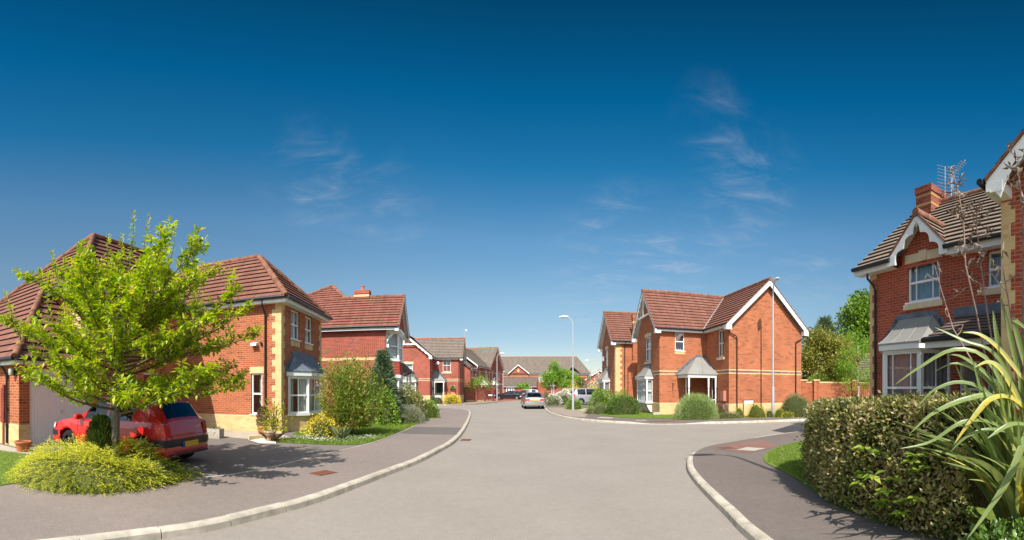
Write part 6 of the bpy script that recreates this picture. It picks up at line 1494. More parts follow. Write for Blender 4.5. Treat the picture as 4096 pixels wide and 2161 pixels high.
# ---- the young tree on the left
def young_tree():
    r = np.random.default_rng(21); rr = random.Random(21)
    bx, by, bz = -6.43, 4.76, .22
    root = thing('young_tree', 'young bright green tree with upright shoots rising from the golden juniper', 'tree', (bx, by, 0))
    tr = MB(); lead = [(0, 0, bz), (.005, 0, .7), (.01, .01, 1.2), (.03, .02, 1.7), (.02, .05, 2.4), (.06, .04, 3.2), (.05, .08, 4.0)]
    tr.tube(lead, [.088, .078, .074, .062, .045, .028, .010], 12)
    tr.build('trunk', BARK, root, smooth=60)
    P, Dr, Nn, Ln, Tn = [], [], [], [], []
    def leaves_at(p, d, cnt, size, tip=False):
        for _ in range(cnt):
            v = Vector((rr.gauss(0, 1), rr.gauss(0, 1), rr.gauss(0, .6))); v.normalize()
            dd = d * .45 + v * .8 + Vector((0, 0, -.22 if not tip else .5))
            P.append(tuple(p + v * .02)); Dr.append(tuple(dd)); Nn.append((v.x * .4, v.y * .4, 1.0)); Ln.append(size * rr.uniform(.65, 1.25)); Tn.append(min(1, max(0, rr.gauss(.56 if not tip else .88, .24))))
    lm = MB()
    def lead_at(z):
        for a, b in zip(lead, lead[1:]):
            if a[2] <= z <= b[2]:
                t = (z - a[2]) / (b[2] - a[2]); return Vector(a).lerp(Vector(b), t)
        return Vector(lead[-1])
    NL = 60
    for i in range(NL):
        f = i / (NL - 1); az = i * 2.39996 + rr.uniform(-.3, .3)
        z0_ = 1.18 + 1.9 * f ** .9
        if f < .28: rt, zt = rr.uniform(1.6, 2.25), rr.uniform(1.45, 2.1) + f * 1.2
        elif f < .60: rt, zt = rr.uniform(1.8, 2.4), rr.uniform(2.35, 3.45)
        elif f < .86: rt, zt = rr.uniform(1.15, 2.0), rr.uniform(3.2, 4.0)
        else: rt, zt = rr.uniform(.2, 1.25), rr.uniform(3.75, 4.4)
        s = lead_at(z0_); tip = Vector((math.cos(az) * rt + .17 * min(1, rt), math.sin(az) * rt + .23 * min(1, rt), zt)); 
        mid = s.lerp(tip, .5) + Vector((math.cos(az), math.sin(az), 0)) * (.18 * rt) - Vector((0, 0, .16 if f < .7 else -.1))
        pts = [s * (1 - t) ** 2 + mid * 2 * t * (1 - t) + tip * t * t for t in [k / 9 for k in range(10)]]
        r0 = .030 - .012 * f
        lm.tube(pts, [r0 * (1 - .85 * k / 9) for k in range(10)], 6)
        Lg = sum((b - a).length for a, b in zip(pts, pts[1:]))
        nt_ = int(Lg / .10)
        for j in range(nt_):
            t = .22 + .78 * (j + rr.random()) / nt_; k = min(8, int(t * 9)); p = pts[k].lerp(pts[k + 1], min(1, t * 9 - k)); d = (pts[k + 1] - pts[k]).normalized()
            a2 = rr.random() * 6.28; side = Vector((math.cos(a2), math.sin(a2), rr.uniform(-.1, .9))); side.normalize()
            L = rr.uniform(.14, .46) * (1.15 - .5 * t); e = p + (d * .55 + side * .8).normalized() * L + Vector((0, 0, .05))
            lm.tube([p, p.lerp(e, .5) + Vector((0, 0, .01)), e], [.006, .005, .003], 4, cap=False)
            dd = (e - p).normalized(); m_ = max(3, int(L / .035))
            for q in range(1, m_ + 1): leaves_at(p.lerp(e, q / m_), dd, 3 if q % 2 else 2, .118)
            leaves_at(e, dd, 4, .085, tip=True)
        for q in range(8): leaves_at(pts[-1].lerp(pts[-2], q / 8), (pts[-1] - pts[-2]).normalized(), 3, .085, tip=q < 3)
    for (ox, oy, z1_) in [(-1.3, -1.7, 3.55), (-1.0, -1.1, 4.0), (-.75, -.95, 4.25), (-.45, -.55, 4.45), (-.1, -.1, 4.55), (.25, .25, 4.95), (.38, .50, 4.9), (.75, .85, 4.75), (.95, 1.05, 4.35), (1.15, 1.35, 3.95), (1.45, 1.6, 3.75), (.1, .9, 4.5), (.6, -.3, 4.3), (-.6, .5, 4.4), (.9, .2, 4.1), (-1.2, -.4, 3.9)]:
        L = rr.uniform(.75, 1.05); t_ = Vector((ox, oy, z1_)); b_ = t_ + Vector((-ox * .16, -oy * .16, -L)); mid = b_.lerp(t_, .5) + Vector((rr.uniform(-.04, .04), rr.uniform(-.04, .04), 0))
        q_ = b_ * .45 + Vector((.03, .02, 2.2)) * .55; lm.tube([q_, b_, mid, t_], [.016, .011, .007, .003], 5)
        for q in range(22): leaves_at(b_.lerp(t_, q / 21), Vector((0, 0, 1)), 3 if q < 17 else 4, .105 - .045 * q / 21, tip=q > 15)
    lm.build('limbs', TWIG, root, smooth=60)
    N = len(P); Ln = np.array(Ln)
    leaf_mesh('crown', np.array(P), np.array(Dr), np.array(Nn), Ln, Ln * .46, LF_TREE, root, np.array(Tn), fold=.16, curl=.12)
    return root
young_tree()

# ---- golden juniper carpet under it
def juniper():
    r = np.random.default_rng(5); c = np.array([-6.25, 4.35])
    ring = np.array([(-7.25, 3.15), (-6.5, 2.75), (-5.75, 2.85), (-5.25, 3.4), (-5.02, 4.1), (-4.98, 4.8), (-5.15, 5.55), (-5.7, 5.35), (-6.4, 5.25), (-7.3, 5.1), (-8.1, 4.6), (-8.2, 4.0), (-7.8, 3.5)])
    root = thing('golden_juniper', 'low spreading golden juniper bush round the foot of the young tree', 'shrub', (c[0], c[1], GZ))
    ang = np.arctan2(ring[:, 1] - c[1], ring[:, 0] - c[0]); rad = np.hypot(ring[:, 1] - c[1], ring[:, 0] - c[0]); o = np.argsort(ang); ang, rad = ang[o], rad[o]
    A = np.concatenate([ang - 2 * np.pi, ang, ang + 2 * np.pi]); Rr = np.tile(rad, 3)
    NS = 3000; a = r.random(NS) * 2 * np.pi - np.pi; f = np.sqrt(r.random(NS)); R_ = np.interp(a, A, Rr)
    d2 = np.stack([np.cos(a), np.sin(a)], 1); p2 = d2 * (f * R_)[:, None]
    bump = lump(np.concatenate([p2, np.zeros((NS, 1))], 1), 5.2, 3)
    hgt = (.41 + .26 * bump) * np.clip(1.12 - f ** 4, .22, 1)
    hgt *= (.75 + .25 * r.random(NS)); 
    P0 = np.concatenate([p2, hgt[:, None]], 1)
    sd_ = np.concatenate([d2 * (.75 + .3 * r.random((NS, 1))), (.42 - .45 * f[:, None] ** 3) + r.normal(size=(NS, 1)) * .15], 1) + r.normal(size=(NS, 3)) * np.array([.45, .45, .12])
    sd_ /= np.linalg.norm(sd_, axis=1, keepdims=True); Ls = .12 + .16 * r.random(NS)
    pos, dr, nr, ln, tn = [], [], [], [], []
    for k in range(12):
        t = k / 11; q = P0 + sd_ * (Ls * t)[:, None] + np.array([0, 0, -.05]) * (t * t)
        sgn = (-1) ** k; side = np.cross(sd_, np.array([0, 0, 1.0])); side /= np.linalg.norm(side, axis=1, keepdims=True)
        pos.append(q); dr.append(sd_ * .8 + side * sgn * (.75 - .5 * t) + r.normal(size=(NS, 3)) * .18); nr.append(np.tile([0, 0, 1.0], (NS, 1)) + r.normal(size=(NS, 3)) * .4)
        ln.append(.042 * (1.1 - .45 * t) * (.8 + .4 * r.random(NS))); tn.append(np.clip(.10 + .60 * t + .42 * bump + r.normal(size=NS) * .12, 0, 1))  # golden towards the tips; hollows between clumps painted darker, as shade
    ln = np.concatenate(ln)
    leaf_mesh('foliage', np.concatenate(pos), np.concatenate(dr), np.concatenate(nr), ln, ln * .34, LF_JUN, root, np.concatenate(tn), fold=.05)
    rows = []
    for i in range(5):
        s = [1.0, .94, .75, .4, .05][i]; z = [0, .14, .27, .31, .30][i]
        rows.append([(math.cos(t) * np.interp(t, A, Rr) * s * .97, math.sin(t) * np.interp(t, A, Rr) * s * .97, z) for t in np.linspace(-np.pi, np.pi, 26)[:-1]])
    m = MB(); m.grid(rows, closed=True); m.build('branches', CORE_L, root, smooth=80)
juniper()
def conifer(name, label, cx, cy, r0, h, n, mat, z0=GZ, seed=2, length=.09, width=.012, taper=.9, group=None, base=.0, corem=None, spiky=.6, round_=0.0):
    r = np.random.default_rng(seed); root = thing(name, label, 'conifer', (cx, cy, z0), 0, group)
    t = r.random(n) ** (.75); a = r.random(n) * 6.283
    prof = (1 - t) ** taper if not round_ else np.sqrt(np.clip(1 - (t * 1.02 - round_) ** 2 / (1 - round_ + .02) ** 2, 0, 1))
    lay = 1 + .12 * np.sin(t * 30 + 2 * np.sin(a * 3)); R_ = r0 * (prof * lay * (1 - .35 * r.random(n) ** 2) + .02)
    D = np.stack([np.cos(a), np.sin(a), np.full(n, spiky)], 1) + r.normal(size=(n, 3)) * .25
    P = np.stack([np.cos(a) * R_, np.sin(a) * R_, base + t * (h - base)], 1)
    L = length * (.6 + .8 * r.random(n)); leaf_mesh('foliage', P, D, r.normal(size=(n, 3)) + np.array([0, 0, .6]), L, width * (.7 + .6 * r.random(n)), mat, root, np.clip(.45 + .25 * np.sin(t * 24 + a * 2) + r.normal(size=n) * .22, 0, 1), fold=.05)
    rows = [[(math.cos(b) * r0 * .72 * p, math.sin(b) * r0 * .72 * p, base + q * (h - base)) for b in np.linspace(0, 6.283, 11)[:-1]] for q, p in [(x, ((1 - x) ** taper if not round_ else math.sqrt(max(0, 1 - (x - round_) ** 2 / (1 - round_ + .02) ** 2)))) for x in np.linspace(0, .97, 8)]]
    rows.append([(0, 0, h * .97)] * 10)
    m = MB(); m.grid(rows, closed=True); m.build('branches', corem or CORE, root, smooth=80)
    return root
conifer('dwarf_conifer', 'dark green dwarf conifer standing against the trunk of the young tree', -6.72, 4.62, .24, .95, 5200, LF_CON, z0=.15, seed=4, length=.10, width=.014, round_=.38, spiky=1.6)

# ---- foreground hedge on the right
def hedge():
    r = np.random.default_rng(31)
    path = np.array([(7.2, 5.95), (6.2, 5.95), (5.3, 5.85), (4.75, 5.5), (4.42, 4.95), (4.02, 4.2), (3.86, 3.4), (3.80, 2.6), (3.76, 1.9)])
    root = thing('hedge', 'clipped brown-green variegated hedge at the right pavement edge before the near house', 'hedge', (path[3, 0], path[3, 1], GZ)); O = np.array([path[3, 0], path[3, 1], 0])
    L = np.array(smooth_line([tuple(p) for p in path], .08)); d = np.gradient(L, axis=0); d /= np.linalg.norm(d, axis=1, keepdims=True)
    out = np.stack([d[:, 1], -d[:, 0]], 1)          # outward: towards the pavement side
    s = np.arange(len(L)) / len(L)
    hh = 1.20 + .20 * s
    def surf(i, v, e):        # v 0..1 up the face, then 1..2 across the top
        base = L[i]; o = out[i]; h = hh[i]; nz = e
        face = np.minimum(v, 1.0); top = np.clip(v - 1, 0, 1)
        bulge = .10 * np.sin(np.pi * np.clip(face, 0, 1)) + .02
        q2 = base + o * (bulge + nz * (v <= 1))[:, None] - o * (top * 1.15)[:, None]
        z = face * h + (v > 1) * nz * .55 + .02 * (top > 0)
        return np.concatenate([q2, z[:, None]], 1)
    N = 42000
    i = (r.random(N) * (len(L) - 1)).astype(int); v = r.random(N) * 2.0
    q = np.stack([L[i, 0] * 2.2, L[i, 1] * 2.2, v * 3], 1); nz = .09 * lump(q, 2.6, 8) + .05 * r.normal(size=N) - .03 + .12 * (r.random(N) ** 14)
    P = surf(i, v, nz)
    o3 = np.concatenate([out[i], np.zeros((N, 1))], 1); up = np.clip(v - .75, 0, 1)[:, None]
    nrm_ = o3 * (1 - up) + np.array([0, 0, 1.0]) * (up + .25)
    dirs = nrm_ * .45 + r.normal(size=(N, 3)) * .75 + np.array([0, 0, .35]) + o3 * .2
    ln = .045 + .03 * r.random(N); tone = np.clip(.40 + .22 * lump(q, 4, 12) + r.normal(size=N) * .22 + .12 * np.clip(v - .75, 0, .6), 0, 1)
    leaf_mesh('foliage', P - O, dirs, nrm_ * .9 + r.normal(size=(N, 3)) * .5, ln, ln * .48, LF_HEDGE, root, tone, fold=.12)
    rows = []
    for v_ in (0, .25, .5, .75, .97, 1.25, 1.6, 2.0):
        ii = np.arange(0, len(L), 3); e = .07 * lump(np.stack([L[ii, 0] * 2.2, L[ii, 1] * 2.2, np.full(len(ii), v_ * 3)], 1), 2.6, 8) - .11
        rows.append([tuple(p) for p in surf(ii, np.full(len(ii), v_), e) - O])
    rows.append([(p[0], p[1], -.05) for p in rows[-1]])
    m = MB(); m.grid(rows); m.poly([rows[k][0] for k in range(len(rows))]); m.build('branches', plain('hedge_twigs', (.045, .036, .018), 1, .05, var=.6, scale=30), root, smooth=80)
    t = MB(); rr = random.Random(3)
    for k in range(150):
        j = rr.randrange(len(L)); v_ = rr.uniform(.2, 1.6); p = surf(np.array([j]), np.array([v_]), np.array([-.05]))[0] - O; p = Vector(p)
        d_ = Vector((out[j][0] * (1.2 - v_ * .6) + rr.gauss(0, .4), out[j][1] * (1.2 - v_ * .6) + rr.gauss(0, .4), rr.uniform(.1, 1.0))).normalized()
        t.tube([p, p + d_ * rr.uniform(.10, .2)], [.003, .0015], 4, cap=False)
    t.build('twigs', STALK, root)
hedge()
def aucuba():
    root = thing('spotted_laurel', 'yellow-green spotted laurel shoots with broad leaves pushing through the hedge face', 'shrub', (3.55, 2.75, GZ))
    P, D, N_ = [], [], []
    rr = random.Random(5)
    m = MB()
    for k in range(16):
        p = Vector((rr.uniform(-.05, .2), rr.uniform(-.45, .5), rr.uniform(.15, .8))); e = p + Vector((rr.uniform(-.20, -.05), rr.uniform(-.1, .1), rr.uniform(.05, .2))); m.tube([p, e], [.006, .004], 5)
        for q in range(7):
            a = q * 2.4 + rr.random(); v = Vector((math.cos(a) * .8 - .5, math.sin(a), rr.uniform(-.4, .3))); P.append(tuple(e)); D.append(tuple(v)); N_.append((-.4, 0, 1))
    m.build('stem', TWIG, root); n = len(P)
    ln = .10 + .06 * r_.random(n); leaf_mesh('foliage', np.array(P), np.array(D), np.array(N_), ln, ln * .45, LF_AUC, root, r_.random(n), fold=.15, curl=.15)
aucuba()

# ---- strap-leaved plant in the right corner, with its dry flower stalks
def strap_plant():
    rr = random.Random(12); root = thing('strap_leaf_plant', 'tall green strap-leaved plant with arching sword leaves and dry brown flower stalks', 'plant', (4.15, 1.62, GZ)); O = Vector((4.15, 1.62, GZ))
    def blade(pts, w, tone, nm='leaf', tw=0.0, face=None):
        """pts in world; a folded sword leaf along a smooth line"""
        n = 14; P = [Vector(p) for p in pts]; C = []
        for k in range(n + 1):
            t = k / n * (len(P) - 1); i = min(int(t), len(P) - 2); f = t - i
            a, b, c, d = P[max(i - 1, 0)], P[i], P[i + 1], P[min(i + 2, len(P) - 1)]
            C.append(.5 * ((2 * b) + (c - a) * f + (2 * a - 5 * b + 4 * c - d) * f * f + (3 * b - a - 3 * c + d) * f ** 3))
        rows = []
        for k in range(n + 1):
            t = k / n; d = (C[min(k + 1, n)] - C[max(k - 1, 0)]).normalized(); s = d.cross(face if face else Vector((math.sin(tw), math.cos(tw), 1.6))).normalized(); nn = s.cross(d)
            ww = w * min(1, .55 + 2.2 * t) * (1 - max(0, (t - .45) / .55) ** 1.6) * .5 + .001
            rows.append([C[k] - O - s * ww + nn * ww * .25, C[k] - O - nn * ww * .12, C[k] - O + s * ww + nn * ww * .25])
        m = MB(); m.grid([[tuple(p) for p in r0] for r0 in rows]); o = m.build(nm, LF_STRAP, root, smooth=70)
        at_ = o.data.attributes.new('tone', 'FLOAT', 'FACE'); at_.data.foreach_set('value', np.clip(tone + np.tile([.10, -.08], len(o.data.polygons) // 2) + r_.normal(size=len(o.data.polygons)) * .04, 0, 1).astype(np.float32)); return o
    for k in range(145):
        az = rr.uniform(0, 6.283); 
        if k < 100: az = R(168) + rr.gauss(0, .62)      # towards the camera side and along the hedge
        L = rr.uniform(1.3, 2.25); lean = rr.uniform(.15, 1.0); dx, dy = math.cos(az), math.sin(az)
        b = O + Vector((rr.uniform(-.18, .18), rr.uniform(-.18, .18), .0)); pts = []
        for q in range(5):
            t = q / 4; out_ = L * lean * (t ** 1.5) * .72; zz = L * (t * (1.02 - .35 * lean) - lean * .50 * max(0, t - .45) ** 1.7)
            pts.append(b + Vector((dx * out_, dy * out_, zz)))
        blade(pts, rr.uniform(.055, .085), min(1, max(0, rr.gauss(.45, .25))), tw=rr.uniform(0, 6))
    a = lambda px, py, r0: Vector((*at(px, r0), hz(py, r0)))
    for (Q, w_, t_) in [([(4110, 1720, 3.95), (4060, 1860, 3.8), (3990, 1990, 3.7), (3870, 2155, 3.55)], .085, .75), ([(4110, 1640, 4.2), (4040, 1590, 4.05), (3960, 1600, 3.85), (3880, 1690, 3.7), (3815, 1780, 3.6)], .075, .97),
                        ([(4070, 1800, 4.3), (3990, 1600, 4.1), (3880, 1595, 3.9), (3740, 1650, 3.75), (3640, 1735, 3.65)], .075, .62), ([(4080, 1700, 4.3), (3960, 1450, 4.1), (3820, 1400, 3.95), (3680, 1470, 3.85), (3580, 1540, 3.8)], .06, .6),
                        ([(4080, 1750, 4.3), (3960, 1690, 4.0), (3850, 1690, 3.8), (3720, 1770, 3.7), (3600, 1795, 3.6)], .05, .55), ([(4060, 1700, 4.4), (4010, 1450, 4.35), (3985, 1330, 4.3), (3972, 1240, 4.3)], .075, .5), ([(4090, 1600, 4.3), (3980, 1420, 4.15), (3870, 1370, 4.05), (3740, 1310, 4.0)], .06, .55),
                        ([(4096, 1640, 4.2), (4020, 1500, 4.0), (3960, 1450, 3.9), (3900, 1470, 3.8)], .075, .9), ([(4110, 1500, 4.2), (4060, 1300, 4.1), (4070, 1290, 4.0), (4120, 1330, 3.9)], .07, .6), ([(4110, 1700, 4.0), (4040, 1700, 3.8), (3950, 1755, 3.65)], .06, .6),
                        ([(4070, 1720, 4.4), (3980, 1560, 4.3), (3900, 1480, 4.2), (3820, 1455, 4.1), (3740, 1485, 4.0)], .055, .45), ([(4080, 1740, 4.4), (3960, 1580, 4.2), (3850, 1530, 4.05), (3740, 1560, 3.9), (3660, 1640, 3.8)], .055, .4),
                        ([(4090, 1560, 4.4), (4040, 1340, 4.4), (4000, 1180, 4.4)], .065, .5), ([(4096, 1640, 4.3), (4085, 1400, 4.3), (4050, 1260, 4.3)], .065, .55), ([(4090, 1650, 4.4), (3950, 1500, 4.3), (3850, 1430, 4.2), (3790, 1420, 4.1)], .055, .5),
                        ([(4096, 1760, 4.1), (3990, 1720, 3.9), (3880, 1740, 3.75), (3800, 1810, 3.7)], .05, .45), ([(4096, 1520, 4.2), (4000, 1400, 4.1), (3920, 1340, 4.0), (3850, 1330, 3.95)], .06, .9)]:
        blade([a(*q) for q in Q], w_ * .80, max(0, t_ - .2) if t_ < .8 else t_, face=Vector((-.85, -.3, .65)))
    # stalks
    S = [[(3990, 1800, 4.5), (3960, 1520, 4.5), (3905, 1250, 4.45), (3862, 1060, 4.4), (3855, 900, 4.35), (3838, 790, 4.3), (3812, 690, 4.3)],
         [(4010, 1800, 4.5), (3985, 1470, 4.5), (3950, 1260, 4.5), (3925, 1070, 4.5), (3905, 900, 4.45), (3880, 820, 4.4)],
         [(4090, 1500, 4.3), (4094, 1000, 4.25), (4092, 850, 4.2), (4080, 740, 4.2), (4072, 620, 4.2)],
         [(4000, 1720, 4.4), (3948, 1567, 4.35), (3880, 1430, 4.3), (3812, 1315, 4.3), (3762, 1150, 4.3), (3738, 1060, 4.3)],
         [(4110, 1600, 4.3), (4070, 1400, 4.3), (4043, 1258, 4.3), (4016, 1101, 4.3), (4004, 1000, 4.3)]]
    P, D, T = [], [], []
    for i, Q in enumerate(S):
        C = [a(*q) - O for q in Q]; m = MB(); m.tube(C, [.013 * (1 - .72 * k / (len(C) - 1)) for k in range(len(C))], 6)
        lo, hi = (.48, 1.0) if i < 3 else (.5, 1.0)
        nb = 15 if i < 3 else 5
        for k in range(nb):
            t = (lo + (hi - lo) * (k + rr.random() * .6) / nb) * (len(C) - 1); j = min(int(t), len(C) - 2); p = C[j].lerp(C[j + 1], t - j); az = k * 2.4 + rr.random()
            Lb = rr.uniform(.10, .30) * (1.2 - .6 * k / nb); e = p + Vector((math.cos(az), math.sin(az), rr.uniform(.25, .9))).normalized() * Lb
            m.tube([p, p.lerp(e, .6) - Vector((0, 0, .02)), e], [.006, .005, .003], 5)
            for q in range(rr.randint(3, 8) if i < 3 else 2):
                s_ = p.lerp(e, rr.uniform(.45, 1)); v = Vector((rr.gauss(0, 1), rr.gauss(0, 1), rr.gauss(.1, .8))); P.append(tuple(s_)); D.append(tuple(v)); T.append(rr.random())
        m.build('flower_stalk', STALK, root, smooth=60)
    n = len(P); ln = .05 + .05 * r_.random(n)
    leaf_mesh('dry_flowers', np.array(P), np.array(D), r_.normal(size=(n, 3)), ln, ln * .30, FL_DRY, root, np.array(T), fold=.35, curl=.35)
strap_plant()
shrub('ground_ivy', 'low dark green creeping plant at the foot of the strap-leaved plant', 'plant', 3.35, 1.35, .5, .55, .34, 1500, .06, .04, LF_DARK, seed=17, spread=.8, flowers=(FL_LILAC, 50, .02, .015))

# ---- left verge of the bay house
shrub('photinia', 'large red-flushed bushy shrub on the grass before the blank side wall', 'shrub', *at(1398, 14.0), 1.02, .98, 2.5, 11000, .095, .046, LF_RED, seed=41, lumps=.26, k=4.2, stems=16, cf=.46, low=-.02, shell=.5, lift=.32, stick=.35, up=.5)
conifer('blue_conifer', 'dark blue-green conifer between the red-flushed shrub and the tile-hung bay', *at(1532, 19.2), .82, 3.25, 5200, LF_BLUE, seed=42, length=.24, width=.04, taper=.8, spiky=.35, corem=CORE_L)
shrub('broadleaf_shrub', 'bright green broadleaf shrub at the foot of the blue-green conifer', 'shrub', *at(1552, 18.4), .55, .5, 1.5, 1300, .11, .06, LF_MID, seed=43, cf=.6)
shrub('viburnum', 'bronze-tinted evergreen shrub behind the lilac-flowered bush', 'shrub', *at(1610, 20.8), 1.15, 1.1, 1.6, 3200, .12, .05, LF_VIB, seed=44)
shrub('viburnum', 'bronze-tinted evergreen shrub between the lilac bush and the clipped green ball', 'shrub', *at(1655, 22.8), .72, .8, 1.5, 2000, .12, .05, LF_VIB, seed=45)
shrub('rosemary', 'grey-green bush with lilac flowers spilling to the left pavement edge', 'shrub', *at(1632, 19.4), .70, .75, .82, 3400, .07, .012, LF_GREY, seed=46, flowers=(FL_LILAC, 900, .03, .02))
shrub('box_ball', 'clipped dark green ball at the end of the left verge', 'shrub', *at(1714, 23.2), .60, .60, 1.0, 2600, .06, .03, LF_GOLD if False else LF_MID, seed=47, lumps=.05, cf=.86, shell=.1)
shrub('yellow_euonymus', 'bright yellow variegated shrub beside the bay window base', 'shrub', *at(1286, 13.6), .58, .5, .78, 1500, .06, .032, LF_YEL, seed=48, lumps=.35, k=5)
shrub('yellow_euonymus', 'small yellow-tipped plant in the middle of the bronze evergreen shrubs', 'shrub', *at(1658, 21.0), .30, .28, 1.2, 420, .07, .035, LF_YEL, seed=49)
# iris-like clump
P_ = []
def clump(name, label, cx, cy, n, L, w_, mat, seed, rad=.12, lean=.45):
    r = np.random.default_rng(seed); a = r.random(n) * 6.283; root = thing(name, label, 'plant', (cx, cy, GZ))
    P = np.stack([np.cos(a) * rad * r.random(n), np.sin(a) * rad * r.random(n), np.zeros(n)], 1); D = np.stack([np.cos(a) * lean, np.sin(a) * lean, np.ones(n)], 1)
    leaf_mesh('leaves', P, D, np.stack([-np.cos(a), -np.sin(a), np.full(n, .3)], 1), L * (.6 + .5 * r.random(n)), w_, mat, root, fold=.2, curl=.25); return root
clump('iris_clump', 'sheaf of grey-green sword leaves at the foot of the red-flushed shrub', *at(1362, 12.9), 60, .55, .03, LF_GREY, 50)
# ---- across the turning
shrub('lavender_bush', 'dull green rounded bush under the porch with the dark green door', 'shrub', *at(1746, 46.2), .95, .8, 1.0, 1500, .10, .02, LF_GREY, seed=51)
shrub('golden_shrub', 'bright yellow shrub below the wall box and hanging basket', 'shrub', *at(1810, 45.5), .95, .8, 1.05, 1700, .12, .06, LF_YEL, seed=52)
# ---- before the corner house
shrub('lavender', 'large billowing lavender bush before the white-posted porch', 'shrub', *at(2786, 22.4), 1.12, .95, 1.22, 8500, .16, .014, LF_LAV, seed=61, lumps=.10, up=.7, spread=.35, shell=.25, cf=.78, stick=.12, flowers=(FL_LILAC, 220, .05, .012))
shrub('berberis', 'small dark purple shrub right of the lavender', 'shrub', *at(2882, 23.0), .42, .42, .62, 1300, .05, .028, LF_PURP, seed=62, lumps=.4, k=5, stick=.3, z0=.2)
shrub('cotoneaster', 'low grey-green creeping shrub between lavender and street sign', 'shrub', *at(2916, 22.6), .80, .35, .36, 1700, .05, .02, LF_OLIVE, seed=63)
shrub('golden_globe', 'small golden conifer globe left of the white street sign', 'shrub', *at(2958, 23.2), .30, .28, .62, 1400, .05, .012, LF_GOLD, seed=64, lumps=.15, cf=.8, group='golden globes before the corner house')
shrub('golden_globe', 'largest golden conifer globe, right of the white street sign', 'shrub', *at(3028, 23.35), .56, .5, .78, 3400, .05, .012, LF_GOLD, seed=65, lumps=.14, cf=.82, group='golden globes before the corner house')
shrub('golden_globe', 'golden conifer globe just right of the lamp post', 'shrub', *at(3116, 23.6), .30, .28, .56, 1400, .05, .012, LF_GOLD, seed=66, lumps=.15, cf=.8, group='golden globes before the corner house')
shrub('grey_mound', 'small grey-leaved mound left of the lamp post base', 'shrub', *at(3078, 23.9), .32, .28, .48, 700, .06, .015, LF_GREY, seed=67)
shrub('clipped_dome', 'big clipped olive-green dome at the right end of the corner house', 'shrub', *at(3185, 24.3), .98, .85, 1.34, 8000, .045, .02, LF_OLIVE, seed=68, lumps=.05, cf=.88, shell=.12)
shrub('low_shrub', 'low green shrub at the foot of the clipped olive dome', 'shrub', *at(3150, 23.3), .42, .3, .30, 700, .05, .02, LF_GOLD, seed=69)
shrub('laurel_hedge', 'dense glossy dark green shrub beside the square bay window', 'shrub', *at(2490, 26.2), 1.05, .8, 1.12, 5200, .07, .035, LF_DARK, seed=70, boxy=.7, lumps=.08, cf=.85, shell=.15)
shrub('silver_mound', 'silvery green mound left of the glossy dark shrub', 'shrub', *at(2405, 26.6), .62, .5, .72, 2600, .05, .012, LF_GREY, seed=71, lumps=.12)
shrub('silver_mound', 'lowest olive cushion plant at the pavement edge, left of the silvery mound', 'shrub', *at(2362, 26.9), .50, .4, .45, 1600, .05, .012, LF_OLIVE, seed=72, lumps=.12)
shrub('leafy_shrub', 'tall bright leafy shrub before the people carrier', 'shrub', *at(2408, 29.2), .90, .8, 1.72, 3600, .10, .05, LF_MID, seed=73, lumps=.25, cf=.68)
shrub('feathery_shrub', 'feathery mid-green shrub under the tall side chimney', 'shrub', *at(2482, 28.6), .82, .6, 1.48, 3600, .12, .02, LF_MID, seed=74, lumps=.18, cf=.75)
shrub('spirea', 'fresh green shrub at the foot of the left lamp post', 'shrub', *at(2296, 33.0), .74, .6, .95, 2600, .06, .025, LF_BRIGHT, seed=75, lumps=.2, cf=.75)
# ---- middle distance right
def crown_tree(name, label, cx, cy, h, cr, cz0, n, length, width, mat, bark, trunks=1, clumps=26, seed=1, trunk_r=.12, squash=1.0, sprd=.9, droop=0.0, group=None, core_=False, shape=1.0):
    r = np.random.default_rng(seed); rr = random.Random(seed); root = thing(name, label, 'tree', (cx, cy, 0), 0, group)
    D = r.normal(size=(clumps, 3)); D /= np.linalg.norm(D, axis=1, keepdims=True); ch = (h - cz0) / 2; zc = cz0 + ch
    C = D * (.45 + .5 * r.random((clumps, 1))) * np.array([cr, cr, ch]) + np.array([0, 0, zc])
    tt = np.clip((C[:, 2] - cz0) / (h - cz0), 0, 1); C[:, :2] *= (1.15 - .55 * shape * tt)[:, None]
    m = MB()
    for k in range(trunks):
        bx_, by_ = (rr.uniform(-.5, .5), rr.uniform(-.2, .2)) if trunks > 1 else (0, 0)
        m.tube([(bx_, by_, 0), (bx_ * .9 + .05, by_, h * .3), (bx_ * .6, by_ + .05, h * .55), (bx_ * .3, by_, h * .85)], [trunk_r, trunk_r * .8, trunk_r * .5, trunk_r * .15], 9)
    m.build('trunk', bark, root, smooth=60)
    lm = MB()
    for c in C[::2]:
        z_ = max(cz0 * .6, min(c[2] - .25 * cr, h * .6)); lm.tube([(0, 0, z_), (c[0] * .5, c[1] * .5, (z_ + c[2]) / 2 + .1), tuple(c)], [trunk_r * .3, trunk_r * .2, .012], 5)
    lm.build('limbs', bark if trunks > 1 else BARK, root)
    per = n // clumps; P, Dd, T = [], [], []
    for i, c in enumerate(C):
        q = r.normal(size=(per, 3)); q /= np.linalg.norm(q, axis=1, keepdims=True); s = cr * (.30 + .16 * r.random()) * sprd
        rad = r.random(per) ** .5; P.append(c + q * (rad[:, None]) * np.array([s, s, s * .75 * squash])); Dd.append(q * .7 + r.normal(size=(per, 3)) * .6 + np.array([0, 0, -droop])); T.append(np.clip(.48 + .2 * r.normal() * .6 + r.normal(size=per) * .2, 0, 1))
    P = np.concatenate(P); N = len(P); L = length * (.65 + .7 * r.random(N))
    leaf_mesh('crown', P, np.concatenate(Dd), r.normal(size=(N, 3)) * .7 + np.array([0, 0, .7]), L, width * (.7 + .6 * r.random(N)), mat, root, np.concatenate(T), fold=.15)
    return root
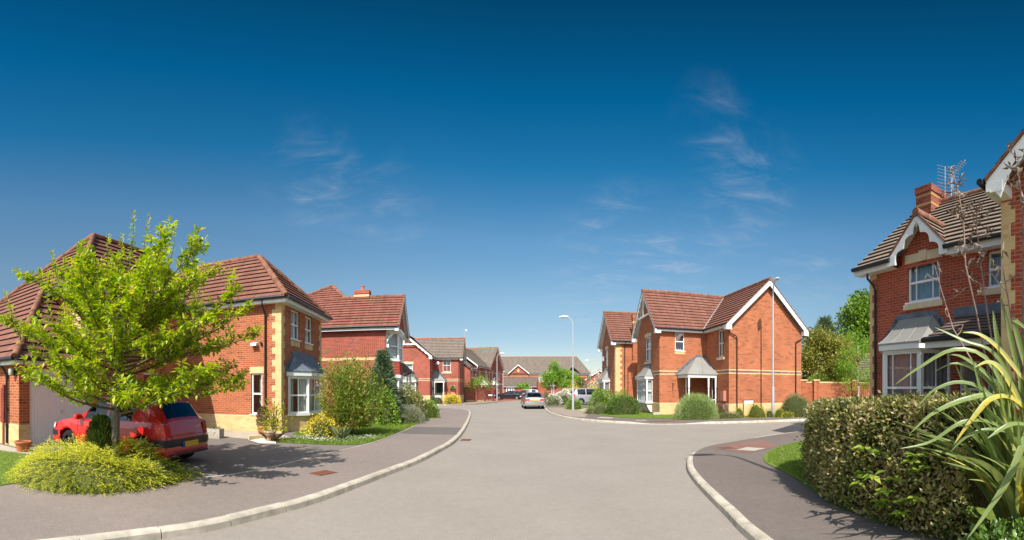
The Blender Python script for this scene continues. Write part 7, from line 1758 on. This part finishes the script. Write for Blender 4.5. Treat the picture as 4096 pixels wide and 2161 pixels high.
crown_tree('birch_tree', 'multi-stemmed birch with drooping light green crown beyond the silver saloon', *at(2205, 60.5), 5.7, 2.0, 1.4, 4600, .20, .11, LF_BRIGHT, BIRCHB, trunks=3, clumps=24, seed=81, trunk_r=.08, droop=.3)
crown_tree('birch_tree', 'birch with pale trunk and spreading crown, right behind the multi-stemmed one', *at(2262, 62.0), 4.8, 2.1, 1.2, 4200, .20, .11, LF_BRIGHT, BIRCHB, trunks=1, clumps=22, seed=82, trunk_r=.10, droop=.3)
crown_tree('small_tree', 'small round tree standing before the lean-to of the end block', *at(2097, 84), 3.1, 1.5, 1.2, 1100, .24, .14, LF_BRIGHT, BARK, clumps=14, seed=83, trunk_r=.07)
crown_tree('distant_tree', 'distant pale green treetop rising behind the roof of the end block', *at(2045, 122), 10.8, 4.2, 3.5, 2600, .5, .3, LF_BRIGHT, BARK, clumps=22, seed=84, trunk_r=.25)
crown_tree('thin_tree', 'thin sparse tree before the small distant gable', *at(2346, 66), 3.9, 1.1, 1.4, 700, .22, .12, LF_VIB, BARK, clumps=14, seed=85, trunk_r=.05)
crown_tree('distant_tree', 'distant bushy green tree between the end block and the far gable', *at(2300, 88), 5.0, 2.4, .8, 1500, .35, .2, LF_MID, BARK, clumps=16, seed=86, trunk_r=.1)
shrub('hawthorn', 'bush covered in white blossom beside the far gable, left of the square bay', 'shrub', *at(2388, 55.0), 1.0, .9, 3.1, 1300, .14, .08, LF_GREY, seed=87, lumps=.4, k=5, cf=.4, stick=.4, flowers=(FL_WHITE, 500, .12, .1))
shrub('forsythia', 'yellow-flowering bush behind the people carrier, left of the lamp post', 'shrub', *at(2296, 50.0), .85, .7, 2.1, 1300, .13, .06, LF_YEL, seed=88, lumps=.35, k=5, cf=.5, stick=.4)
shrub('forsythia', 'yellow-flowering bush behind the roof of the people carrier, right of the lamp post', 'shrub', *at(2368, 51.0), .9, .7, 2.15, 1300, .13, .06, LF_YEL, seed=89, lumps=.35, k=5, cf=.5, stick=.4)
shrub('daisy_bush', 'grey-leaved bush dotted with white flowers beneath the birches, beside the people carrier', 'shrub', *at(2258, 42.5), 1.0, .8, 1.35, 1900, .12, .03, LF_GREY, seed=90, flowers=(FL_WHITE, 500, .09, .07))
shrub('daisy_bush', 'grey-leaved flowering bush beneath the birches, nearer the silver saloon', 'shrub', *at(2213, 41.0), .72, .7, 1.10, 1600, .12, .03, LF_GREY, seed=91, flowers=(FL_WHITE, 220, .09, .07))
shrub('mixed_shrub', 'reddish-green low shrub just right of the silver saloon', 'shrub', *at(2190, 45.0), .70, .7, 1.35, 1300, .12, .05, LF_VIB, seed=92)
shrub('mixed_shrub', 'dull green shrub filling the bed between birches and pavement', 'shrub', *at(2235, 46.0), 1.3, .8, 1.1, 1500, .12, .05, LF_MID, seed=93)
# ---- trees behind the right brick garden wall
crown_tree('evergreen_tree', 'broad tawny-green evergreen behind the brick garden wall, nearest the corner house', *at(3300, 31.0), 6.7, 2.5, .4, 21000, .17, .09, LF_TAWNY, BARK, clumps=60, seed=94, trunk_r=.16, shape=.8)
conifer('cypress', 'dark feathery conifer top showing above the tawny evergreen', *at(3300, 36.0), 2.6, 7.5, 4600, LF_BLUE, seed=95, length=.5, width=.06, taper=.8)
crown_tree('sycamore', 'tall fresh green tree at the corner of the near house', *at(3470, 41.0), 11.2, 4.2, 2.0, 19000, .28, .18, LF_SYC, BARK, clumps=52, seed=96, trunk_r=.25)
crown_tree('silver_birch', 'airy light green birch leaning over the brick garden wall', *at(3432, 27.6), 5.6, 1.65, 1.3, 6500, .09, .05, LF_BRIGHT, BIRCHB, clumps=40, seed=97, trunk_r=.07, droop=.2, sprd=.8)
shrub('climber', 'bright green climber on top of the brick garden wall by the rear roof', 'plant', *at(3285, 29.0), 1.15, .6, .75, 2200, .09, .05, LF_MID, z0=1.9, seed=98, lumps=.3)
shrub('climber', 'dark creeper behind the garden wall between its two right piers', 'plant', *at(3350, 29.2), 1.5, .6, .55, 1800, .09, .05, LF_GOLD, z0=1.75, seed=99, lumps=.3)
crown_tree('bare_shrub', 'green shrub behind the far house roofs at the right horizon', *at(2395, 96), 4.9, 2.2, 1.0, 900, .4, .2, LF_MID, BARK, clumps=12, seed=100, trunk_r=.1)
# vine on the dark red garden wall
def vine(name, label, pts, n, seed, mat=LF_BRIGHT):
    r = np.random.default_rng(seed); root = thing(name, label, 'plant', (*pts[0][:2], 0)); O = np.array([*pts[0][:2], 0])
    m = MB(); m.tube([tuple(Vector(p) - Vector(O)) for p in pts], .02, 5); m.build('stem', TWIG, root)
    C = np.array([pts[i] for i in r.integers(0, len(pts), n)]) + r.normal(size=(n, 3)) * np.array([.45, .35, .32]); C -= O
    leaf_mesh('foliage', C, r.normal(size=(n, 3)) + np.array([.2, -.4, -.3]), r.normal(size=(n, 3)) + np.array([0, -.6, .7]), .13 * (.7 + .6 * r.random(n)), .10, mat, root)
vine('vine', 'bright green vine spilling over the dark red garden wall', [(-5.9, 52.2, 1.9), (-5.3, 52.7, 2.0), (-4.9, 53.2, 2.4), (-4.4, 53.9, 2.6), (-4.0, 54.4, 3.0), (-3.7, 55.0, 2.6), (-3.3, 55.6, 2.2)], 1500, 101)
# ---- grass
def blades(name, pts2, h, w_, seed, z=GZ + .012, mat=GRASSM, kind='stuff'):
    r = np.random.default_rng(seed); n = len(pts2); a = r.random(n) * 6.283
    P = np.concatenate([pts2, np.full((n, 1), z)], 1); D = np.stack([np.cos(a) * .5, np.sin(a) * .5, np.ones(n)], 1)
    o = leaf_mesh(name, P, D, np.stack([-np.sin(a), np.cos(a), np.full(n, .2)], 1), h * (.5 + .9 * r.random(n)), w_, mat, None, fold=.1, mid=.35, curl=.2)
    return tag(o, kind=kind)
def in_poly(poly, n, seed, bias=None):
    r = np.random.default_rng(seed); poly = np.array(poly); lo, hi = poly.min(0), poly.max(0); out = []
    while sum(len(o) for o in out) < n:
        p = lo + (hi - lo) * r.random((n * 2, 2)); ins = np.zeros(len(p), bool); j = len(poly) - 1
        for i in range(len(poly)):
            c = ((poly[i, 1] > p[:, 1]) != (poly[j, 1] > p[:, 1])) & (p[:, 0] < (poly[j, 0] - poly[i, 0]) * (p[:, 1] - poly[i, 1]) / (poly[j, 1] - poly[i, 1] + 1e-12) + poly[i, 0]); ins ^= c; j = i
        p = p[ins]
        if bias is not None: p = p[r.random(len(p)) < np.clip((bias / np.hypot(p[:, 0], p[:, 1])) ** 1.5, .05, 1)]
        out.append(p)
    return np.concatenate(out)[:n]
gp = list(grassL1) + [(-8.6, 20), (-7.2, 12.7)]
blades('verge_grass', in_poly(gp, 16000, 1, 12.5), .09, .010, 1)
edge_pts = np.array([p for p in grassL1 for _ in range(12)]) + rng.normal(size=(len(grassL1) * 12, 2)) * .05
blades('verge_grass', edge_pts, .12, .010, 2)
blades('lawn_grass', in_poly(lawn0, 7000, 3, 7), .045, .006, 3)
gr = list(grassR)[:-12] + [(7, 6.5), (12, 9)]
blades('lawn_grass', in_poly([(9.5, 10.3), (8.27, 9.85), (6.96, 9.35), (5.8, 8.42), (5.1, 7.42), (4.86, 6.6), (4.55, 5.6), (5.6, 6.1), (7, 6.8), (9.5, 7.5)], 15000, 4, 8), .045, .006, 4)
blades('lawn_grass', in_poly(list(grassF) + [(9.2, 24.0), (8.75, 24.4), (8.4, 27)], 6000, 5), .05, .012, 5)
def daisies(name, pts2, size, zs, seed):
    r = np.random.default_rng(seed); m = MB()
    for (x, y) in pts2:
        z = GZ + zs * (.6 + .7 * r.random()); s = size * (.7 + .6 * r.random()); k = r.random() * 3
        m.poly([(x + s * math.cos(k + i * 1.2566), y + s * math.sin(k + i * 1.2566), z) for i in range(5)])
    return tag(m.build(name, FL_WHITE), kind='stuff')
daisies('daisies', in_poly([(-6.6, 10.8), (-5.1, 10.8), (-4.3, 11.2), (-4.1, 12.6), (-5.0, 12.2), (-6.4, 11.8)], 260, 6), .018, .11, 6)
daisies('daisies', np.concatenate([rng.normal(size=(40, 2)) * [.18, .10] + [-5.35, 11.05], rng.normal(size=(30, 2)) * [.15, .15] + [-4.25, 12.2], rng.normal(size=(40, 2)) * [.3, .15] + [-6.0, 11.3]]), .026, .14, 7)
daisies('daisies', in_poly([(9, 9.8), (7, 9.2), (5.9, 8.3), (5.3, 7.4), (7, 7.4), (9, 8.2)], 90, 8), .013, .05, 8)
daisies('daisies', in_poly(lawn0, 60, 9), .012, .05, 9)
# ------------------------------------------------------------------ street furniture and small things
def street_lamp(label, x, y, h, ang, arm=.58, group='grey lamp posts along the street', z0=GZ):
    root = thing('street_lamp', label, 'street lamp', (x, y, z0 - .02), R(ang), group)
    m = MB(); m.tube([(0, 0, 0), (0, 0, 1.55), (0, 0, 1.75)], [.085, .085, .055], 14); m.tube([(0, 0, 1.75), (0, 0, h - .75)], [.055, .042], 14)
    m.tube([(0, 0, h - .75), (.03, 0, h - .42), (.14, 0, h - .17), (.32, 0, h - .05), (arm * .75, 0, h - .01)], [.042, .036, .032, .03, .03], 10)
    m.build('pole', GALV, root, smooth=50)
    m = MB(); m.poly([(-.05, -.0862, .35), (.05, -.0862, .35), (.05, -.0862, .85), (-.05, -.0862, .85)]); m.box(-.05, .05, -.088, -.08, .35, .85); m.build('access_door', GALV, root)
    m = MB(); x0 = arm * .62; rows = []
    for k in range(9):
        t = k / 8; xx = x0 + t * .72; wv = .13 * math.sin(math.pi * min(1, .12 + t * .93)) ** .6 + .012; hh = .10 * math.sin(math.pi * min(1, .2 + t * .8)) ** .7
        rows.append([(xx, wv * math.cos(a), h + .01 + hh * max(0, math.sin(a)) * 1.0 - .035 * max(0, -math.sin(a))) for a in [2 * math.pi * j / 14 for j in range(14)]])
    m.grid(rows, closed=True); m.poly(list(reversed(rows[0]))); m.poly(rows[-1]); m.build('lamp_head', WHITE, root, smooth=60)
    m = MB(); m.lathe([(.0, -.075), (.07, -.06), (.10, -.02), (.10, .0)], (x0 + .42, 0, h + .0), 14); m.build('lamp_bowl', plain('lamp_bowl_plastic', (.55, .55, .52), .25, .5, var=.03), root, smooth=60)
    m = MB(); m.tube([(x0 + .25, 0, h + .09), (x0 + .25, 0, h + .15)], .03, 8); m.build('photocell', BLACKP, root)
    return root
street_lamp('tall grey lamp post on the pavement before the people carrier', *at(2292, 32.0), 7.0, 178)
street_lamp('tall grey lamp post before the big gable of the corner house', *at(3092, 24.0), 7.6, -108)
street_lamp('lamp post at the end of the dark red garden wall, its head to the right', *at(1988, 57.5), 6.45, 5)
street_lamp('distant lamp post above the far small gable', *at(2363, 72), 6.45, 185)
street_lamp('lamp post standing beyond the right hedge, throwing its shadow across the near pavement', 3.93, 1.36, 7.6, 165)
def street_sign(label, x, y, ang, w_=.72, top=1.05, legw=.02, group='low street name signs on two legs', blue=False):
    root = thing('street_sign', label, 'street sign', (x, y, GZ), R(ang), group); z1 = top - GZ
    for sx in (-w_ / 2 - .01, w_ / 2 + .01):
        m = MB(); m.box(sx - legw, sx + legw, -.015, .02, -.02, z1 + .01); m.build('leg', BLACKP, root)
    m = MB(); m.box(-w_ / 2 + .012, w_ / 2 - .012, -.008, .01, z1 - .20, z1 - .025); p = m.build('sign_plate', SIGNW, root)
    m = MB(); m.box(-w_ / 2 + .012, w_ / 2 - .012, -.012, .016, z1 - .022, z1 + .008); m.build('top_rail', BLACKP, root)
    if blue:
        m = MB(); m.box(w_ / 2 - .16, w_ / 2 - .02, -.011, -.009, z1 - .17, z1 - .05); m.build('symbol', plain('blue_symbol', (.05, .25, .6), .4, .4), p)
    return root
street_sign('white plate on two dark legs before the big brick gable of the corner house', *at(2994, 23.6), 8, .72, 1.05)
street_sign('white-topped plate on two dark legs before the porch with the dark green door', *at(1752, 44.6), 5, .68, 1.02)
street_sign('plate with a small blue symbol on two dark legs before the dark red garden wall', *at(1962, 55.5), 20, .62, 1.0, blue=True)
# ---- pots and planters by the bay of the nearest house
def pot(name, label, x, y, r, h, mat, z=GZ, band_=None, square=False):
    root = thing(name, label, 'plant pot', (x, y, z))
    m = MB()
    m.lathe([(r * .66, 0), (r * .78, h * .35), (r * .92, h * .78), (r * 1.02, h * .8), (r * 1.05, h * .95), (r * 1.0, h), (r * .9, h), (r * .86, h * .88), (0, h * .87)], (0, 0, 0), 20)
    o = m.build('bowl', mat, root, smooth=40)
    if band_:
        b = MB(); b.lathe([(r * .80, h * .42), (r * .86, h * .44), (r * .90, h * .62), (r * .86, h * .66)], (0, 0, 0), 20); b.build('moulding', band_, o, smooth=40)
    s = MB(); s.lathe([(0, h * .9), (r * .86, h * .9)], (0, 0, 0), 16); s.build('soil', SOIL, root)
    return root
pot('terracotta_pot', 'orange terracotta pot against the brick corner of the nearest house', *at(1050, 14.0), .17, .36, TERRA)
conifer('dead_conifer', 'withered brown dwarf conifer with a green-gold tip in the orange terracotta pot', *at(1052, 14.0), .20, .66, 2600, LF_BROWN, z0=GZ + .30, seed=120, length=.06, width=.012, round_=.35, spiky=1.5, corem=TWIG)
pot('urn_planter', 'ornate brown and cream urn planter at the edge of the gravel', *at(1078, 12.6), .20, .34, plain('glazed_urn', (.42, .33, .24), .6, .3, var=.4, scale=14), band_=plain('urn_relief', (.22, .10, .05), .6, .3, var=.4, scale=20))
shrub('potted_shrub', 'loose golden-green shrub with dry twigs growing in the ornate urn planter', 'shrub', *at(1096, 12.65), .34, .32, .86, 700, .075, .038, LF_YEL if False else LF_GOLD, z0=GZ + .30, seed=121, lumps=.5, k=5, cf=0, stems=9, stick=.4, shell=.8, up=.6)
clump('dry_grass', 'tuft of dry brown stems drooping over the ornate urn planter', *at(1088, 12.5), 34, .5, .010, LF_BROWN, 122, rad=.08, lean=.7)
def trough():
    root = thing('stone_trough', 'weathered stone trough planter with arched relief panels by the brick wall', 'planter', (*at(858, 13.6), GZ), R(12))
    m = MB(); w_, d_, h_ = .26, .17, .30
    m.box(-w_, w_, -d_, d_, 0, .05); m.box(-w_, w_, -d_, -d_ + .04, .05, h_); m.box(-w_, w_, d_ - .04, d_, .05, h_); m.box(-w_, -w_ + .04, -d_ + .04, d_ - .04, .05, h_); m.box(w_ - .04, w_, -d_ + .04, d_ - .04, .05, h_)
    t = m.build('basin', CONC, root); r = MB()
    for cx in (-.12, .12):
        r.tube([(cx + .07 * math.cos(a), -d_ - .004, .10 + (.10 * math.sin(a) if a <= math.pi else 0)) for a in [math.pi * k / 10 for k in range(11)]], .010, 6); r.tube([(cx - .07, -d_ - .004, .10), (cx - .07, -d_ - .004, .04)], .01, 6); r.tube([(cx + .07, -d_ - .004, .10), (cx + .07, -d_ - .004, .04)], .01, 6)
    r.build('arch_relief', CONC, t); s = MB(); s.box(-w_ + .04, w_ - .04, -d_ + .04, d_ - .04, .2, .26); s.build('soil', SOIL, root)
    return root
trough()
clump('trough_plants', 'few pale green shoots growing in the stone trough', *at(862, 13.6), 26, .16, .022, LF_GREY, 123, rad=.2, lean=.6).location.z = GZ + .26
pot('garage_pot', 'shallow terracotta pot standing at the left corner of the garage', *at(92, 10.6), .22, .26, TERRA)
def edging():
    a = Vector((*at(995, 13.0), 0)); b = Vector((*at(1062, 13.35), 0)); root = thing('scalloped_edging', 'cream scalloped edging board along the white gravel by the urn', 'edging', (a.x, a.y, GZ), math.atan2(b.y - a.y, b.x - a.x)); L = (b - a).length
    m = MB(); n = 11
    for k in range(n):
        u0_ = L * k / n; wd = L / n; pts = [(u0_, 0)] + [(u0_ + wd * (.5 - .5 * math.cos(math.pi * j / 6)), .09 + .05 * math.sin(math.pi * j / 6)) for j in range(7)] + [(u0_ + wd, 0)]
        m.poly([(u, -.02, z) for u, z in pts]); m.poly([(u, .02, z) for u, z in reversed(pts)])
        for (p, q) in zip(pts[1:], pts[2:-1]): m.poly([(p[0], -.02, p[1]), (q[0], -.02, q[1]), (q[0], .02, q[1]), (p[0], .02, p[1])])
    m.poly([(0, -.02, 0), (0, .02, 0), (0, .02, .09), (0, -.02, .09)])
    m.build('board', plain('cream_edging', (.66, .52, .30), .8, .2), root)
edging()
gb = [(*at(1000, 12.75),), (*at(1060, 13.3),), (*at(1100, 13.1),), (*at(1105, 12.0),), (*at(1040, 12.05),)]
m = MB(); m.poly([(*p, GZ + .018) for p in gb]); tag(m.build('gravel', plain('white_gravel', (.68, .62, .50), 1, .1, var=.35, scale=55, bump=1.0, bscale=80)), kind='stuff')
def pebbles():
    P = in_poly(gb, 420, 130); m = MB(); r = random.Random(4)
    for (x, y) in P:
        s = r.uniform(.010, .022); m.lathe([(0, s * 1.1), (s * .8, s * .8), (s, s * .3), (s * .8, 0)], (x, y, GZ + .016), 5)
    tag(m.build('white_pebbles', plain('white_pebble', (.74, .69, .58), .9, .2, var=.2, scale=30)), kind='stuff')
pebbles()
def vase():
    root = thing('flower_vase', 'white vase of white flowers on the inner sill of the tall narrow window', 'vase', (0, 0, 0))
    f = Matrix.Translation((-10.45, 4.55, 0)) @ Matrix.Rotation(R(7), 4, 'Z'); p = f @ Vector((3.69 - .86, 7.9 + .30, .74)); root.location = p
    m = MB(); m.lathe([(.03, 0), (.07, .08), (.075, .14), (.05, .2), (.035, .24), (.05, .26)], (0, 0, 0), 14); m.build('vase', WHITE, root, smooth=50)
    n = 160; r = np.random.default_rng(9); D = r.normal(size=(n, 3)); D /= np.linalg.norm(D, axis=1, keepdims=True)
    leaf_mesh('flowers', D * np.array([.10, .10, .20]) * r.random((n, 1)) ** .4 + np.array([0, 0, .45]), D, r.normal(size=(n, 3)), .05, .04, FL_WHITE, root)
    m = MB(); m.box(-.12, .12, -.08, .10, -.10, -.005); m.build('inner_sill', WPAINT, root)
vase()
def small_bottles():
    f = Matrix.Translation((8.843, 24.45, 0)) @ Matrix.Rotation(R(-1.5), 4, 'Z')
    for i, (x, c) in enumerate(((1.16, 'left'), (1.30, 'middle'), (1.44, 'right'))):
        p = f @ Vector((x, .19, 4.03)); m = MB(); m.lathe([(.035, 0), (.035, .10 + .02 * (i % 2)), (.02, .13), (.02, .17), (0, .17)], (0, 0, 0), 10); o = m.build('toiletry_bottle', WHITE, None, smooth=40); o.location = p
        tag(o, 'white bottle on the sill of the small upper window, %s of three' % c, 'bottle', 'bottles on the small upper window sill')
    m = MB(); m.box(-.28, .28, -.05, .10, -.04, -.003); o = m.build('shelf_board', WPAINT); o.location = f @ Vector((1.30, .19, 4.03)); tag(o, 'white inner sill behind the small upper window of the corner house', 'sill')
small_bottles()
# hanging baskets on the house across the turning
def basket(label, x, z, d):
    f = Matrix.Translation((-5.76, 46.65, 0)) @ Matrix.Rotation(R(2), 4, 'Z'); p = f @ Vector((x, -d, z))
    root = thing('hanging_basket', label, 'hanging basket', p, R(2), 'hanging flower baskets'); m = MB(); m.lathe([(.02, -.20), (.14, -.15), (.21, -.04), (.22, 0)], (0, 0, 0), 14); m.build('basket', BLACKP, root, smooth=50)
    m = MB()
    for k in range(3): m.tube([(.2 * math.cos(k * 2.1), .2 * math.sin(k * 2.1), 0), (0, 0, .5)], .006, 4)
    m.tube([(0, d, .55), (0, 0, .52), (0, 0, .48)], .012, 5); m.build('chain', BLACKP, root)
    n = 500; r = np.random.default_rng(int(x * -100)); D = r.normal(size=(n, 3)); D /= np.linalg.norm(D, axis=1, keepdims=True); leaf_mesh('foliage', D * np.array([.30, .30, .22]) * r.random((n, 1)) ** .4 + np.array([0, 0, .05]), D, r.normal(size=(n, 3)), .08, .04, LF_MID, root)
    leaf_mesh('flowers', D[:60] * np.array([.3, .3, .22]) + np.array([0, 0, .08]), D[:60], r.normal(size=(60, 3)), .06, .05, FL_WHITE, root)
basket('flower basket hanging at the left post of the porch with the dark green door', -3.0, 1.75, 1.0)
basket('flower basket hanging on the wall above the yellow shrub', -.78, 1.80, .30)
# wooden bicycle-like clutter is not legible; small railings by the terrace are
def railing():
    root = thing('iron_railing', 'low black iron railing before the terraced houses at the garden wall end', 'railing', (-2.2, 58.5, GZ), R(70))
    m = MB(); m.tube([(0, 0, .9), (2.6, 0, .9)], .02, 6); m.tube([(0, 0, .12), (2.6, 0, .12)], .02, 6)
    for k in range(18): m.tube([(k * 2.6 / 17, 0, 0), (k * 2.6 / 17, 0, .98)], .012, 5)
    m.build('bars', BLACKP, root)
railing()
# fallen petals and grit beside the kerb
r_ = np.random.default_rng(3)
P = []
for (x, y) in kerbL[10:70]:
    for _ in range(3): P.append((x + r_.normal() * .12 + .12, y + r_.normal() * .1))
m = MB()
for (x, y) in P:
    s = .006 + .012 * r_.random(); k = r_.random() * 6; m.poly([(x + s * math.cos(k + i * 2.09), y + s * math.sin(k + i * 2.09) * .7, .004 + .002 * r_.random()) for i in range(3)])
tag(m.build('kerb_litter', plain('dry_litter', (.34, .24, .13), .9, .1, var=.4, scale=40)), kind='stuff')
